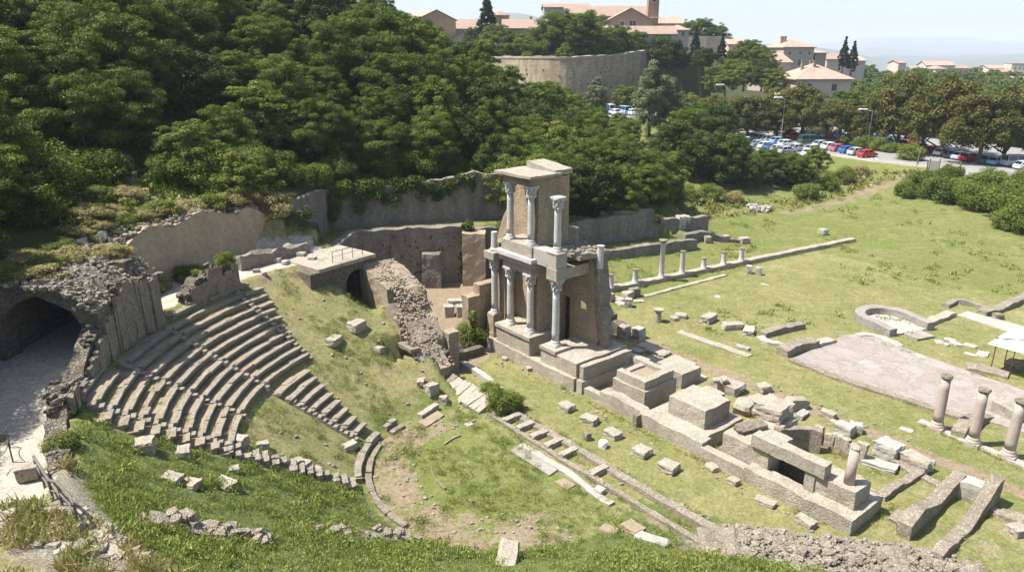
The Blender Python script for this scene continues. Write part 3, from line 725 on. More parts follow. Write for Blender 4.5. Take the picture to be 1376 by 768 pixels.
# ---- poplars and single trees by the far wall
for px, py, d, kind, nm, sc, lab in [(872, 185, 150, 'poplar', 'poplar_tree', .98, 'tall grey green poplar left of the pair below the city wall'), (898, 182, 152, 'poplar', 'poplar_tree', .92, 'grey green poplar right of the pair below the city wall'),
                                     (801, 160, 168, 'poplar', 'poplar_tree', .72, 'slender grey green poplar in front of the city wall'),
                                     (838, 148, 196, 'light', 'broadleaf_tree', 1.0, 'yellow green spreading tree at the foot of the city wall'), (858, 146, 194, 'light', 'broadleaf_tree', .8, 'small yellow green tree beside the poplars under the city wall'),
                                     (735, 140, 180, 'light', 'broadleaf_tree', .55, 'small pale tree left of the bus below the city wall')]:
    p = D(px, py, d); plant(nm, kind, p[0], p[1], lab, 'tree', None, sc)
for k, (px, py, d, sc) in enumerate([(770, 180, 150, .8), (800, 182, 148, .75), (830, 186, 144, .68), (752, 168, 160, .9), (716, 170, 158, 1.0), (845, 190, 138, .7), (700, 150, 172, 1.0), (784, 176, 158, .6)]):
    p = D(px, py, d); plant('broadleaf_tree', 'wood' if k % 2 else 'light', p[0], p[1], '%s tree between the tall ruin grove and the upper cars, %s from the left' % ('green' if k % 2 else 'pale green', ORD[ranks([770, 800, 830, 752, 716, 845, 700, 780])[k]]), 'tree', 'trees below the upper cars', sc)
# ---- trees on top of the city wall and by the monastery
wall_d = lambda px: 200 + (.0023 if px < 765 else .0033) * (px - 765) ** 2
top = [(655, 76, 236, 'cypress', 1.25, 'tall dark fir'), (640, 78, 232, 'dark', 1.0, 'dark bushy tree'), (668, 78, 231, 'wood', 1.15, 'tall green tree'), (690, 78, 229, 'dark', 1.0, 'round green tree'),
       (708, 77, 228, 'wood', .95, 'round green tree'), (727, 78, 227, 'dark', .95, 'round green tree'), (748, 78, 227, 'wood', 1.45, 'broad spreading tree'), (772, 79, 228, 'wood', 1.5, 'broad spreading tree'),
       (795, 78, 230, 'wood', 1.25, 'broad spreading tree'), (757, 79, 222, 'light', .6, 'low light green tree'), (815, 74, 238, 'wood', .95, 'round dark tree'), (832, 73, 243, 'dark', .95, 'round dark tree'),
       (850, 71, 247, 'wood', .95, 'round dark tree'), (655, 78, 222, 'bush', 1.6, 'low grey green bush'), (712, 79, 222, 'bush', 1.4, 'low dark bush')]
for k, (px, py, d, kind, sc, lk) in enumerate(top):
    d = wall_d(px) + (5 if kind in ('bush', 'light') else 13); sc *= 1.0 if kind == 'bush' else 1.35; p = D(px, py, d); nm = 'fir_tree' if kind == 'cypress' else ('bush' if kind == 'bush' else 'broadleaf_tree')
    plant(nm, kind, p[0], p[1], '%s on the terrace above the city wall, %s from the left' % (lk, ORD[sorted(range(len(top)), key=lambda j: top[j][0]).index(k)]), 'bush' if nm == 'bush' else 'tree', 'greenery above the city wall', sc)
for px, pyt, d, kind, sc, lab in [(888, 100, 236, 'dark', 1.45, 'big round dark tree at the right end of the city wall'), (905, 98, 238, 'dark', 1.2, 'round dark tree right beside the end of the city wall'),
                                  (932, 92, 240, 'cypress', .95, 'pointed blue green cypress before the grey far wall'), (945, 92, 232, 'dark', .9, 'dark tree right of the pointed cypress'), (968, 92, 230, 'cypress', .8, 'second dark cypress near the grey far wall'),
                                  (925, 50, 300, 'wood', 1.4, 'green tree rising above the grey far wall, left one'), (945, 50, 302, 'wood', 1.5, 'green tree rising above the grey far wall, middle one'), (962, 52, 304, 'wood', 1.3, 'green tree rising above the grey far wall, right one')]:
    p = D(px, pyt, d); plant('cypress_tree' if kind == 'cypress' else 'broadleaf_tree', kind, p[0], p[1], lab, 'tree', None, sc, z=p[2] - (4.5 if d > 290 else 0))
# ---- round brown-tinged trees along the car park
row = [(952, 178, 160, .78), (1005, 172, 166, .9), (1045, 170, 168, .82), (1078, 172, 168, 1.05), (1128, 188, 160, 1.08), (1170, 194, 155, 1.05), (1205, 200, 152, 1.12), (1238, 203, 150, 1.0), (1262, 216, 141, 1.16), (1312, 232, 131, 1.1), (1345, 226, 136, 1.02), (1392, 232, 134, 1.05)]
for k, (px, py, d, sc) in enumerate(row):
    p = D(px, py, d); sc *= 1.0 if 1100 < px < 1180 else 1.24; plant('chestnut_tree', 'chest', p[0], p[1], 'round rusty tinged tree lining the car park, %s from the left' % ORD[k], 'tree', 'round trees lining the car park', sc)
row = [(930, 160, 172, 'light', .9), (975, 150, 182, 'light', .9), (1012, 142, 190, 'light', 1.0), (1052, 146, 188, 'light', .8), (1095, 160, 180, 'wood', .75), (1140, 162, 180, 'wood', .8), (1175, 160, 182, 'wood', 1.1), (1215, 165, 178, 'wood', 1.05), (1250, 172, 172, 'wood', 1.0), (1365, 205, 155, 'wood', 1.0)]
for k, (px, py, d, kind, sc) in enumerate(row):
    p = D(px, py, d); plant('broadleaf_tree', kind, p[0], p[1], '%s tree, second line behind the car park trees, %s from the left' % ({'light': 'pale green', 'wood': 'mid green'}[kind], ORD[k]), 'tree', 'second line of trees by the car park', sc)
for k, (px, py, d, kind, sc) in enumerate([(990, 98, 226, 'dark', 1.3), (1005, 92, 232, 'wood', 1.45), (1020, 96, 228, 'wood', 1.3), (985, 108, 215, 'wood', 1.1), (1030, 104, 215, 'dark', 1.0), (1000, 110, 206, 'light', 1.0), (960, 112, 206, 'light', 1.0), (975, 118, 200, 'light', .95), (1024, 110, 200, 'dark', .9), (1040, 120, 196, 'light', 1.0)]):
    p = D(px, py, d); plant('broadleaf_tree', kind, p[0], p[1], '%s tree in the clump beside the stone palace, %s from the left' % ({'dark': 'dark', 'wood': 'mid green', 'light': 'yellow green'}[kind], ORD[[3, 5, 6, 2, 8, 4, 0, 1, 7, 9][k]]), 'tree', 'clump left of the stone palace', sc, z=p[2] - 2.0)
# ---- woods beyond the villa, thinning out towards the far town
def farwood():
    rng = np.random.default_rng(21); pts = []
    for k in range(5000):
        d = rng.uniform(196, 560); px = rng.uniform(1118, 1400); x = (px - 688) / F * d
        if 1040 < px < 1150 and d > 215 and d < 262: continue
        z = tz(x, d); X, Y = project(x, d, z + 4)
        lim = 80 if X < 1230 else 92
        if Y < lim or X > 1400: continue
        sp = 6.2 + d * .010
        if any((x - a) ** 2 + (d - b) ** 2 < sp * sp for a, b, _ in pts): continue
        pts.append((x, d, X))
    pts = sorted(pts, key=lambda p: p[1])[:190]
    bands = {}
    for p in pts: bands.setdefault(min(int((p[1] - 196) // 45), 7), []).append(p)
    bn = ['nearest', 'second', 'third', 'fourth', 'fifth', 'sixth', 'seventh', 'farthest']
    for b in sorted(bands):
        for i, (x, d, X) in enumerate(sorted(bands[b], key=lambda p: p[2])):
            kind = 'far' if d > 260 else ('light' if rng.random() < .55 else 'woodfar')
            plant('broadleaf_tree', kind, x, d, '%s tree, %s band of the far wood, %s from the left' % ('pale green' if kind == 'light' else 'green', bn[b], ORD[i]), 'tree', 'trees of the far wood', float(rng.uniform(.85, 1.25)))
farwood()
for px, py, d, lab in [(1131, 98, 262, 'dark pointed cypress just right of the stone palace'), (1143, 100, 262, 'dark round tree right of the pointed cypress by the palace')]:
    p = D(px, py, d); plant('cypress_tree' if 'pointed' in lab else 'broadleaf_tree', 'cypress' if 'pointed' in lab else 'dark', p[0], p[1], lab, 'tree', None, .95, z=p[2])
# ---- shrubs: hedge of the car park, right border of the field, gully
TH_ = [(1215, 265, 1.4, 'shrub', 1.1), (1238, 258, 1.8, 'bush', 1.3), (1262, 268, 1.6, 'bush', 1.5), (1288, 272, 1.5, 'shrub', 1.5), (1312, 282, 1.2, 'bush', 1.4), (1340, 290, 1.0, 'bush', 1.6), (1366, 300, .8, 'bush', 1.7), (1385, 318, .4, 'bush', 1.6),
                                          (1275, 250, 2.2, 'shrub', 1.3), (1305, 262, 2, 'shrub', 1.6), (1335, 270, 1.8, 'bush', 1.6), (1366, 278, 1.6, 'bush', 1.7), (1352, 312, .5, 'shrub', 1.3), (1250, 245, 2.5, 'shrub', 1.0), (1330, 255, 2.4, 'shrub', 1.2), (1370, 262, 2.2, 'shrub', 1.3)]
for k, (px, py, z, kind, sc) in enumerate(TH_):
    x, y = at(px, py, z); plant('shrub', kind, x, y, 'green shrub in the thicket bordering the field, %s from the left' % ORD[ranks([a[0] for a in TH_])[k]], 'shrub', 'thicket on the right border', sc)
for k, (px, py, z, sc) in enumerate([(1060, 186, 4, .9), (1088, 182, 4, .9), (1105, 178, 4, 1.0), (1140, 195, 4, 1.25), (1162, 200, 4, 1.3), (1180, 203, 4, 1.2), (1222, 215, 4, 1.5), (1040, 180, 4, .8), (1196, 205, 4, 1.0)]):
    x, y = at(px, py, z); plant('shrub', 'shrub', x, y, 'clipped green shrub between the parked cars, %s from the left' % ORD[[1, 2, 3, 4, 5, 6, 8, 0, 7][k]], 'shrub', 'shrubs between the parked cars', sc)
for k, (px, py, z, kind, sc) in enumerate([(860, 245, 5, 'shrub', 1.3), (880, 262, 4, 'shrub', 1.1), (900, 258, 3.5, 'strawshrub', 1.1), (925, 270, 2.4, 'shrub', 1.0), (955, 268, 1.8, 'shrub', 1.1), (985, 272, 1.4, 'strawshrub', 1.0), (905, 285, 2, 'shrub', 1.1), (875, 285, 3, 'bush', 1.2), (1085, 262, 1.6, 'shrub', 1.3), (1110, 250, 2.2, 'shrub', 1.3), (1135, 240, 2.8, 'shrub', 1.1), (1155, 232, 3.2, 'strawshrub', 1.0), (880, 215, 5, 'strawshrub', 1.0), (900, 240, 4.2, 'shrub', .9)]):
    x, y = at(px, py, z); plant('dry_shrub' if kind == 'strawshrub' else 'shrub', kind, x, y, '%s on the grassy bank above the back walls, %s from the left' % ('dry straw coloured shrub' if kind == 'strawshrub' else 'green shrub', ORD[[0, 2, 6, 7, 8, 9, 5, 1, 10, 11, 12, 13, 3, 4][k]]), 'shrub', 'shrubs on the grassy bank', sc)
# ---- plants on the ruins
for px, py, z, kind, sc, lab in [(674, 550, .15, 'shrub', .75, 'sprawling yellow green bush on the stage edge beside the sloping slabs'), (660, 530, .4, 'shrub', .5, 'small leafy plant above the sprawling bush on the stage edge'), (629, 458, .4, 'shrub', .75, 'bright green bush at the foot of the ivy covered pier'),
                                 (50, 588, 6.8, 'shrub', .7, 'green bush clinging to the lower end of the dark slab wall'), (303, 356, 10.2, 'shrub', .4, 'small green sprig on the short slab wall'), (690, 548, .15, 'shrub', .5, 'low leafy plant right of the sprawling bush on the stage edge')]:
    x, y = at(px, py, z)
    if 'clinging' in lab: x, y, z, sc = *PO(21.7, 209.5)[:2], 7.3, .42
    plant('shrub', kind, x, y, lab, 'shrub', None, sc, z=z)
# ================================================================== RUINS
M = {
    'seat': mat_stone('seat_stone', (.235, .205, .16), (.35, .305, .245), (.09, .082, .065), .75, 1.0, .7),
    'infill': mat_stone('seat_infill', (.29, .215, .155), (.385, .305, .225), (.17, .165, .07), .75, 1.2, .7, (.22, .23, .09), .45),
    'slab': mat_stone('upright_slab', (.20, .165, .12), (.30, .25, .19), (.07, .065, .055), .8, .8, .7),
    'block': mat_stone('loose_block', (.34, .295, .23), (.46, .405, .325), (.12, .105, .085), .8, 1.3, .7),
    'pale': mat_stone('pale_block', (.35, .32, .275), (.455, .42, .365), (.16, .20, .17), .5, 1.3, .5),
    'rubble': mat_rubble('rubble_wall', (.28, .235, .175), (.46, .395, .305), (.24, .205, .16), .15, 1.6, (.15, .13, .10), .45, .7, .35),
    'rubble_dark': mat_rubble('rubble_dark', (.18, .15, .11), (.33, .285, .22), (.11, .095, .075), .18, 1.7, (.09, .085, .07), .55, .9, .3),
    'podium': mat_rubble('podium_wall', (.42, .365, .285), (.55, .49, .40), (.27, .23, .18), .19, 1.5, (.20, .17, .13), .55, .5, .4),
    'beige': mat_stone('beige_plaster', (.37, .28, .185), (.46, .37, .255), (.20, .155, .105), .55, .45, .6, (.40, .35, .27), .3),
    'grey_wall': mat_rubble('grey_terrace_wall', (.25, .22, .175), (.36, .32, .26), (.19, .17, .14), .3, 1.5, (.11, .105, .09), .85, .6),
    'brick': mat_brick('facade_brick', (.41, .31, .20), (.50, .40, .28), (.29, .225, .15), .5, .2, (.20, .15, .10), .75, .8),
    'marble': mat_stone('weathered_marble', (.46, .44, .41), (.58, .56, .52), (.22, .20, .18), .45, 1.2, .3, (.60, .58, .54), .3),
    'pink': mat_stone('pink_column', (.42, .34, .29), (.49, .41, .36), (.25, .20, .17), .5, 1.4, .35, (.48, .43, .39), .3),
    'pave': mat_rubble('worn_paving', (.35, .315, .28), (.41, .375, .335), (.22, .185, .155), 2.1, 1, (.22, .185, .15), .6, .35),
    'iron': mat_plain('iron_and_hole_shade', (.06, .05, .045), .6, .3),
    'rubbish': mat_stone('pale_rubble_earth', (.34, .28, .225), (.47, .40, .33), (.17, .14, .11), .6, 2.2, .9, (.55, .51, .46), .5),
    'tan': mat_rubble('tan_rubble', (.36, .285, .205), (.50, .42, .325), (.25, .20, .145), .17, 1.5, (.24, .20, .12), .5, .7, .2),
    'canvas': mat_plain('white_canvas', (.78, .79, .80), .6, .2, 0, .05),
    'woodrail': mat_plain('grey_wood', (.20, .17, .14), .85, .1, 0, .4),
}
rn = random.uniform
# ---------------- seating
def arc_block(mb, r0, r1, f0, f1, z0, z1, jit=.03):
    k = random.uniform(0, 50)
    def fn(a, b, z):
        ang = R_(f0 + (f1 - f0) * a); r = r0 + (r1 - r0) * b
        return np.array([CX + r * math.cos(ang), CY + r * math.sin(ang), z])
    arc = R_(abs(f1 - f0)) * r0; na = max(1, int(arc / .4)); V0, n0 = len(mb.v), 0
    # even parameter box, worn
    key = {}; V = []; Fc = []; nb, nz = 2, 2
    def vid(i, j, l):
        if (i, j, l) not in key:
            key[(i, j, l)] = len(V); p = fn(i / na, j / nb, z0 + (z1 - z0) * l / nz); V.append(p + nv(p, 1.3, jit, k) + nv(p, 4.5, jit * .6, k))
        return key[(i, j, l)]
    for a in range(na):
        for b in range(nb):
            Fc.append((vid(a, b, nz), vid(a, b + 1, nz), vid(a + 1, b + 1, nz), vid(a + 1, b, nz)))
            Fc.append((vid(a, b, 0), vid(a + 1, b, 0), vid(a + 1, b + 1, 0), vid(a, b + 1, 0)))
        for l in range(nz):
            Fc.append((vid(a, 0, l), vid(a, 0, l + 1), vid(a + 1, 0, l + 1), vid(a + 1, 0, l))); Fc.append((vid(a, nb, l), vid(a + 1, nb, l), vid(a + 1, nb, l + 1), vid(a, nb, l + 1)))
    for b in range(nb):
        for l in range(nz):
            Fc.append((vid(0, b, l), vid(0, b + 1, l), vid(0, b + 1, l + 1), vid(0, b, l + 1))); Fc.append((vid(na, b, l), vid(na, b, l + 1), vid(na, b + 1, l + 1), vid(na, b + 1, l)))
    mb.add(V, Fc)
def seat_z(r): return .575 * (r - 8.3)
def seating_row(r, spans, label, group, pitch, miss=.08, tread=.13, lift=.42):
    za = seat_z(r) + lift; p0 = PO(r, spans[0][0], za - .6)
    root = thing('seating_row', label, 'seating', p0, group); sb = MB(); ib = MB(); stub = MB()
    for si, (f0, f1) in enumerate(spans):
        f = f0
        while f < f1 - .3:
            w = math.degrees(rn(1.0, 2.6) / r); g = min(f + w, f1)
            if f1 - g < w * .3: g = f1
            if random.random() > miss:
                dj = rn(-.03, .03); dz = rn(-.06, .04); arc_block(sb, r - .10 + dj, r + tread + rn(-.03, .06), f + .04, g - .04, za - .15 + dz, za + dz, .03); arc_block(sb, r + .06 + dj, r + tread + .1, f + .08, g - .08, za - .62, za - .13 + dz, .03)
            f = g
        n = max(1, int((f1 - f0) / 5))
        for k in range(n):
            a = f0 + (f1 - f0) * k / n; b = f0 + (f1 - f0) * (k + 1) / n
            arc_block(ib, r + tread - .06, r + pitch + .12, a, b, za - .62, za - .06 + rn(-.03, .03), .035)
    part('seat_stones', sb, M['seat'], root); part('infill', ib, M['infill'], root)
    return root
NU = 11
for k in range(NU):
    r = 14.9 + .645 * k; fe = 145.5 + (NU - 1 - k) * .75
    i = NU - 1 - k
    lab = 'long curved stone seat row of the upper tier, ' + ('topmost, right below the dark slab wall' if i == 0 else ('lowest, bordering the grass' if k == 0 else '%s from the top' % ORD[i]))
    ends = [(fe + (0 if k % 2 else .4), 151.6), (153.0, 170.4), (171.6, 184.6), (185.8, 197.6), (199.2, 202.4 + rn(-.6, .5))]
    if k == NU - 1: ends = [(149.0, 168.0), (188, 197.4)]
    if k == NU - 2: ends = [(147.0, 151.6), (153, 170.4), (171.6, 184.6), (188.0, 197.5)]
    ends = [e for e in ends if e[1] - e[0] > .8]
    seating_row(r, ends, lab, 'seat rows of the upper tier', .645)
# small half steps of the stairs between the wedges
def seat_stair(f0, f1, r0, n, pitch, label, grp, dz=.2):
    root = thing('stone_stair', label, 'stairs', PO(r0, f0, seat_z(r0) - .3), grp); b = MB()
    for k in range(n):
        r = r0 + pitch * k
        arc_block(b, r - .28 + rn(-.04, .04), r + .1, f0 + rn(-.1, .1), f1 + rn(-.1, .1), seat_z(r) - .4, seat_z(r) + .2 + rn(-.04, .04), .03)
        arc_block(b, r + .05, r + .42, f0, f1, seat_z(r) - .4, seat_z(r) + .40 + rn(-.05, .02), .03)
    part('steps', b, M['seat'], root)
seat_stair(151.7, 152.9, 14.9, 11, .645, 'narrow stone stair cutting the upper seats near their right end', 'stairs between the seats')
seat_stair(170.5, 171.5, 14.9, 10, .645, 'narrow stone stair cutting the middle of the upper seats', 'stairs between the seats')
seat_stair(184.7, 185.7, 14.9, 10, .645, 'narrow stone stair cutting the left third of the upper seats', 'stairs between the seats')
seat_stair(197.7, 199.1, 14.9, 10, .645, 'stone stair at the left end of the upper seats beside the weeds', 'stairs between the seats')
# lower tier
NL = 8
for k in range(NL):
    r = 9.35 + .66 * k; i = NL - 1 - k
    f0 = 156.5 + i * .55 + rn(-.5, .5); f1 = 171.5 - i * .35 + rn(-.5, .5)
    lab = 'short curved stone seat row of the lower right tier, ' + ('uppermost of them' if i == 0 else ('lowest, next to the orchestra' if k == 0 else '%s from the top' % ORD[i]))
    seating_row(r, [(f0, f1 - 2.1), (f1 - 1.4, f1)] if k < 6 else [(f0, f1)], lab, 'seat rows of the lower tier', .66, .03, .18, .40)
seat_stair(169.5, 171.2, 9.35, 7, .66, 'broken stone stair along the left ends of the short lower seats', 'stairs between the seats')
# kerbs round the orchestra
def kerb(r, f0, f1, z0, z1, w, label, name='orchestra_kerb', miss=.1, mat='seat', bl=.9):
    b = MB(); f = f0
    while f < f1 - .5:
        g = min(f1, f + math.degrees(rn(.6, 1.3) * bl / r))
        if random.random() > miss: arc_block(b, r + rn(-.03, .03), r + w + rn(-.05, .05), f + .15, g - .15, z0, z1 + rn(-.05, .04), .04)
        f = g
    return solo(name, b, M[mat], label, 'kerb')
kerb(7.75, 146, 232, -.2, .2, .34, 'low curved stone kerb closing the orchestra on the side of the seats', miss=.15, mat='slab', bl=1.5)
kerb(8.3, 147, 196, -.1, .48, .42, 'second curved step above the orchestra kerb, with gaps', miss=.18)
kerb(4.15, 92, 250, -.2, .09, .12, 'thin inner curved line of stone in the orchestra grass', 'stone_line', .25, 'slab', 1.4)
# broken radial stair through the grass: squared stones one by one
k = 0
for j in range(15):
    r = 8.9 + j * .44
    for f in (198.6, 201.2):
        if (j in (3, 8) and f > 200) or (j == 12 and f < 200): continue
        b = MB(); c = PO(r, f + rn(-.5, .5), tz(*PO(r, f)[:2]) + .16); b.block(c, (rn(.32, .46), rn(.38, .6), .46), R_(f) + rn(-.12, .12), (rn(-.1, .1), rn(-.1, .1)))
        solo('stair_block', b, M['seat'], 'squared block of the broken stair through the grass, %s side, %s from the orchestra' % ('upper' if f < 200 else 'lower', ORD[j]), 'stone block', 'blocks of the broken stair'); k += 1

# ---------------- upright slab wall behind the seats
def slab_wall(r, f0, f1, zt, label, nslab, rub=True, zb=7.2):
    pm = PO(r, (f0 + f1) / 2, zb); root = thing('ruined_wall', label, 'ruin wall', pm)
    b = MB(); pts = [PO(r + .55, f0 + (f1 - f0) * u) for u in np.linspace(0, 1, 14)]
    b.wall(pts, .85, zb, lambda u: zt(u) - .25, .35, .12, .5, 1.0)
    for k in range(int(90 * (f1 - f0) / 30)):
        u = rn(0, 1); p = PO(r + rn(.15, 1.0), f0 + (f1 - f0) * u, zt(u) - .22 + rn(-.1, .12)); b.peb(p, (rn(.2, .5), rn(.2, .4), rn(.15, .35)))
    part('rubble_core', b, M['rubble_dark'], root)
    for k in range(nslab):
        u = (k + rn(.25, .75)) / nslab; f = f0 + (f1 - f0) * u; w = rn(.45, .95); h = zt(u) - 7.75 + rn(-.6, .05)
        if h < .5: continue
        s = MB(); c = PO(r + rn(-.08, .06), f, 7.6 + h / 2); s.block(c, (.26, w, h), R_(f) + rn(-.08, .08), (0, rn(-.06, .06)))
        part('upright_slab', s, M['slab'], root)
slab_wall(21.55, 170.0, 205.5, lambda u: 11.3 - 2.7 * sstep(.22, .66, u) - .25 * math.sin(u * 21) - .6 * (1 - sstep(0, .06, u)) - .6 * sstep(.85, 1, u), 'dark ruined wall of upright slabs curving behind the upper left of the seats', 26)
slab_wall(21.5, 151.0, 163.0, lambda u: 9.9 - 1.1 * sstep(.55, .95, u) + .15 * math.sin(u * 17), 'short ruined wall of upright slabs behind the top right of the seats', 9)
# low rubble tail of the wall down to the railing
b = MB(); b.wall([PO(21.9, 206), PO(21.8, 212), PO(21.5, 219)], .9, 6.2, lambda u: 8.1 - .7 * u, .4, .12, .4)
for i in range(60):
    u = rn(0, 1); p = PO(21.8 + rn(-.4, .4), 206 + 13 * u, 8.0 - .8 * u); b.peb(p, (rn(.2, .45),) * 2 + (rn(.12, .3),))
solo('ruined_wall', b, M['rubble_dark'], 'low crumbling wall end between the white path and the weeds', 'ruin wall')

# ---------------- ruined vault over the walkway, left edge
def vault():
    root = thing('ruined_vault', 'dark ruined barrel vault with rubble top spanning the sunken path at the left', 'vault', PO(24.6, 178, 7.5)); b = MB()
    prof = []; r0, r1 = 22.5, 26.7
    outer = [(21.7, 7.0), (21.7, 10.6), (22.6, 11.5), (23.8, 12.1), (25.4, 12.3), (27.2, 12.3), (28.2, 12.3), (28.2, 7.0)]
    inner = [(26.7, 7.0), (26.7, 9.6), (26.3, 10.6), (25.5, 11.35), (24.6, 11.6), (23.7, 11.35), (22.9, 10.6), (22.5, 9.6), (22.5, 7.0)]
    ring = outer + inner; n = len(ring); NF = 12; V = []; Fc = []
    for i in range(NF + 1):
        f = 185.5 - (185.5 - 169.5) * i / NF + (1.0 * math.sin(i * 9) if i in (0, NF) else 0)
        for r, z in ring:
            p = PO(r, f + 1.2 * mnoise.noise(Vector((r * 2, z, i))), z); V.append(p + nv(p, .9, .22) + nv(p, 2.7, .14))
    for i in range(NF):
        for k in range(n):
            k2 = (k + 1) % n; Fc.append((i * n + k, i * n + k2, (i + 1) * n + k2, (i + 1) * n + k))
    # end faces as strips between outer and inner line
    om = [0, 1, 2, 3, 4, 5, 6, 7]; im = [16, 15, 14, 12, 11, 10, 9, 8]
    for base in (0, NF * n):
        for k in range(7):
            Fc.append((base + om[k], base + om[k + 1], base + im[k + 1], base + im[k]))
        Fc.append((base + 14, base + 13, base + 12))
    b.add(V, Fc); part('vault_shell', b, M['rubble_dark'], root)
    c = MB()
    for i in range(1000):
        f = rn(168, 187); r = rn(21.6, 28.5); z = float(np.interp(r, [21.7, 22.6, 23.8, 25.4, 27.2, 28.4], [10.7, 11.5, 12.1, 12.3, 12.3, 12.3])); c.peb(PO(r, f, z + rn(-.08, .1)), (rn(.1, .34), rn(.1, .3), rn(.08, .24)))
    part('rubble_top', c, M['rubble'], root)
    e = MB(); e.wall([PO(22.4, 172.5), PO(24.6, 173), PO(26.8, 172.5)], 1.0, 6.5, 12, .5, .12, .1); part('tunnel_dark_backing', e, M['rubble_dark'], root)  # wall added to close the tunnel so its inside stays dark
vault()
# outer wall of the sunken path on the left edge
b = MB(); b.wall([PO(27.4, 186), PO(27.4, 196), PO(27.2, 206), PO(26.6, 214)], 1.0, 6.0, lambda u: 12.4 - 1.6 * u, .5, .12, .4)
solo('retaining_wall', b, M['beige'], 'rough earthen retaining wall along the sunken path at the left edge', 'wall')
# ---------------- long beige retaining wall with broken rubble crest
def beige():
    root = thing('retaining_wall', 'long beige retaining wall with a broken rubble crest behind the seats', 'wall', PO(27, 150, 7.5))
    pts = [PO(26.3, 172), PO(26.6, 165), PO(26.9, 157), PO(27.2, 148), PO(27.6, 140), PO(28.2, 132.5)]
    zt = lambda u: 11.35 + .85 * math.sin(u * 3.0) + .18 * math.sin(u * 23) - 1.5 * sstep(.86, 1, u)
    a = MB(); a.wall(pts, 1.1, 6.8, zt, .45, .07, .25); part('wall', a, M['beige'], root)
    c = MB(); pts = np.array([p[:2] for p in pts])
    for i in range(520):
        u = rn(0, 1) ** .9; k = u * 5; j = min(int(k), 4); p = pts[j] * (1 - k + j) + pts[j + 1] * (k - j); o = rn(-.5, 1.3)
        d = p - np.array([CX, CY]); d /= np.linalg.norm(d)
        z = zt(u) + .02 + max(0, o) * .25 + rn(-.1, .1)
        c.peb((p[0] + d[0] * o, p[1] + d[1] * o, z), (rn(.14, .5), rn(.14, .4), rn(.1, .34)))
    part('rubble_crest', c, M['rubble'], root)
    e = MB(); e.wall([PO(26.1, 165), PO(26.4, 157), PO(26.7, 148), PO(27.1, 140), PO(27.6, 133)], .3, 7.5, 8.3, .6, .03, .02); part('base_ledge', e, M['block'], root)
beige()

# ---------------- landing with the arch at the right end of the walkway
def landing():
    root = thing('arched_landing', 'stone landing slab over a dark round arch at the end of the walkway', 'landing', (-13.5, 57.5, 4))
    A, B = LA, LB; dx = (B - A); Lw = np.linalg.norm(dx); dx /= Lw; nn = np.array([-dx[1], dx[0]])
    fn = lambda a, b, z: np.array([A[0] + dx[0] * a + nn[0] * b, A[1] + dx[1] * a + nn[1] * b, z])
    b = MB(); W = Lw; c0, cr = W * .60, W * .31; sp = 6.0                  # arch centre, radius, springing
    N = 14; dep = 3.6; V = []; Fc = []; tp = 7.8
    xs = [c0 - cr * math.cos(math.pi * i / N) for i in range(N + 1)]; zsb = [sp + cr * math.sin(math.pi * i / N) for i in range(N + 1)]
    for x, z in zip(xs, zsb):
        for q in (0, dep): V.append(fn(x, q, z)); V.append(fn(x, q, tp))
    for i in range(N):
        o = i * 4; Fc += [(o, o + 4, o + 5, o + 1), (o + 2, o + 3, o + 7, o + 6), (o, o + 2, o + 6, o + 4), (o + 1, o + 5, o + 7, o + 3)]
    b.add(V, Fc)
    b.rbox(fn, -2.2, c0 - cr, 0.0, dep, 2.0, tp, .5, .06); b.rbox(fn, c0 + cr, W + .3, 0.0, dep, 0.2, tp, .5, .06)
    b.rbox(fn, -1.0, W + .2, dep - .2, dep + .5, 0.2, tp, .6, .05)
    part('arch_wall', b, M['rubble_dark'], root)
    s = MB(); s.rbox(fn, -1.6, W + .4, -.25, 4.3, tp + .01, tp + .30, .6, .05); part('slab', s, M['block'], root)
    w = MB(); w.rbox(fn, -5.2, W * .3, 4.3, 5.0, 7.0, lambda u, v: 9.2 + .5 * mnoise.noise(Vector((u * 6, v, 2))) - .5 * u, .3, .12); part('parapet', w, M['rubble'], root)
    r = MB(); z = tp + .3
    for k in range(4): r.tube([fn(.2 + k * 1.0, .3, z), fn(.2 + k * 1.0, .3, z + .9)], .025, 6)
    r.tube([fn(.1, .3, z + .9), fn(3.3, .3, z + .9)], .025, 6); r.tube([fn(.1, .3, z + .5), fn(3.3, .3, z + .5)], .015, 6); part('railing', r, M['iron'], root)
landing()
for k, (px, py, sz) in enumerate([(372, 352, .7), (384, 355, .6), (378, 346, .5), (405, 345, .75), (420, 350, .6), (345, 366, .5), (355, 369, .4)]):
    b = MB(); x, y = at(px, py, 8.0); b.rock((x, y, 8.0 + sz * .2), (sz, sz * .8, sz * .7)); solo('loose_stone', b, M['pale' if k < 3 else 'block'], 'rough stone at the walkway edge above the grassy slope, %s from the left' % ORD[[2, 4, 3, 5, 6, 0, 1][k]], 'stone', 'stones on the walkway edge')

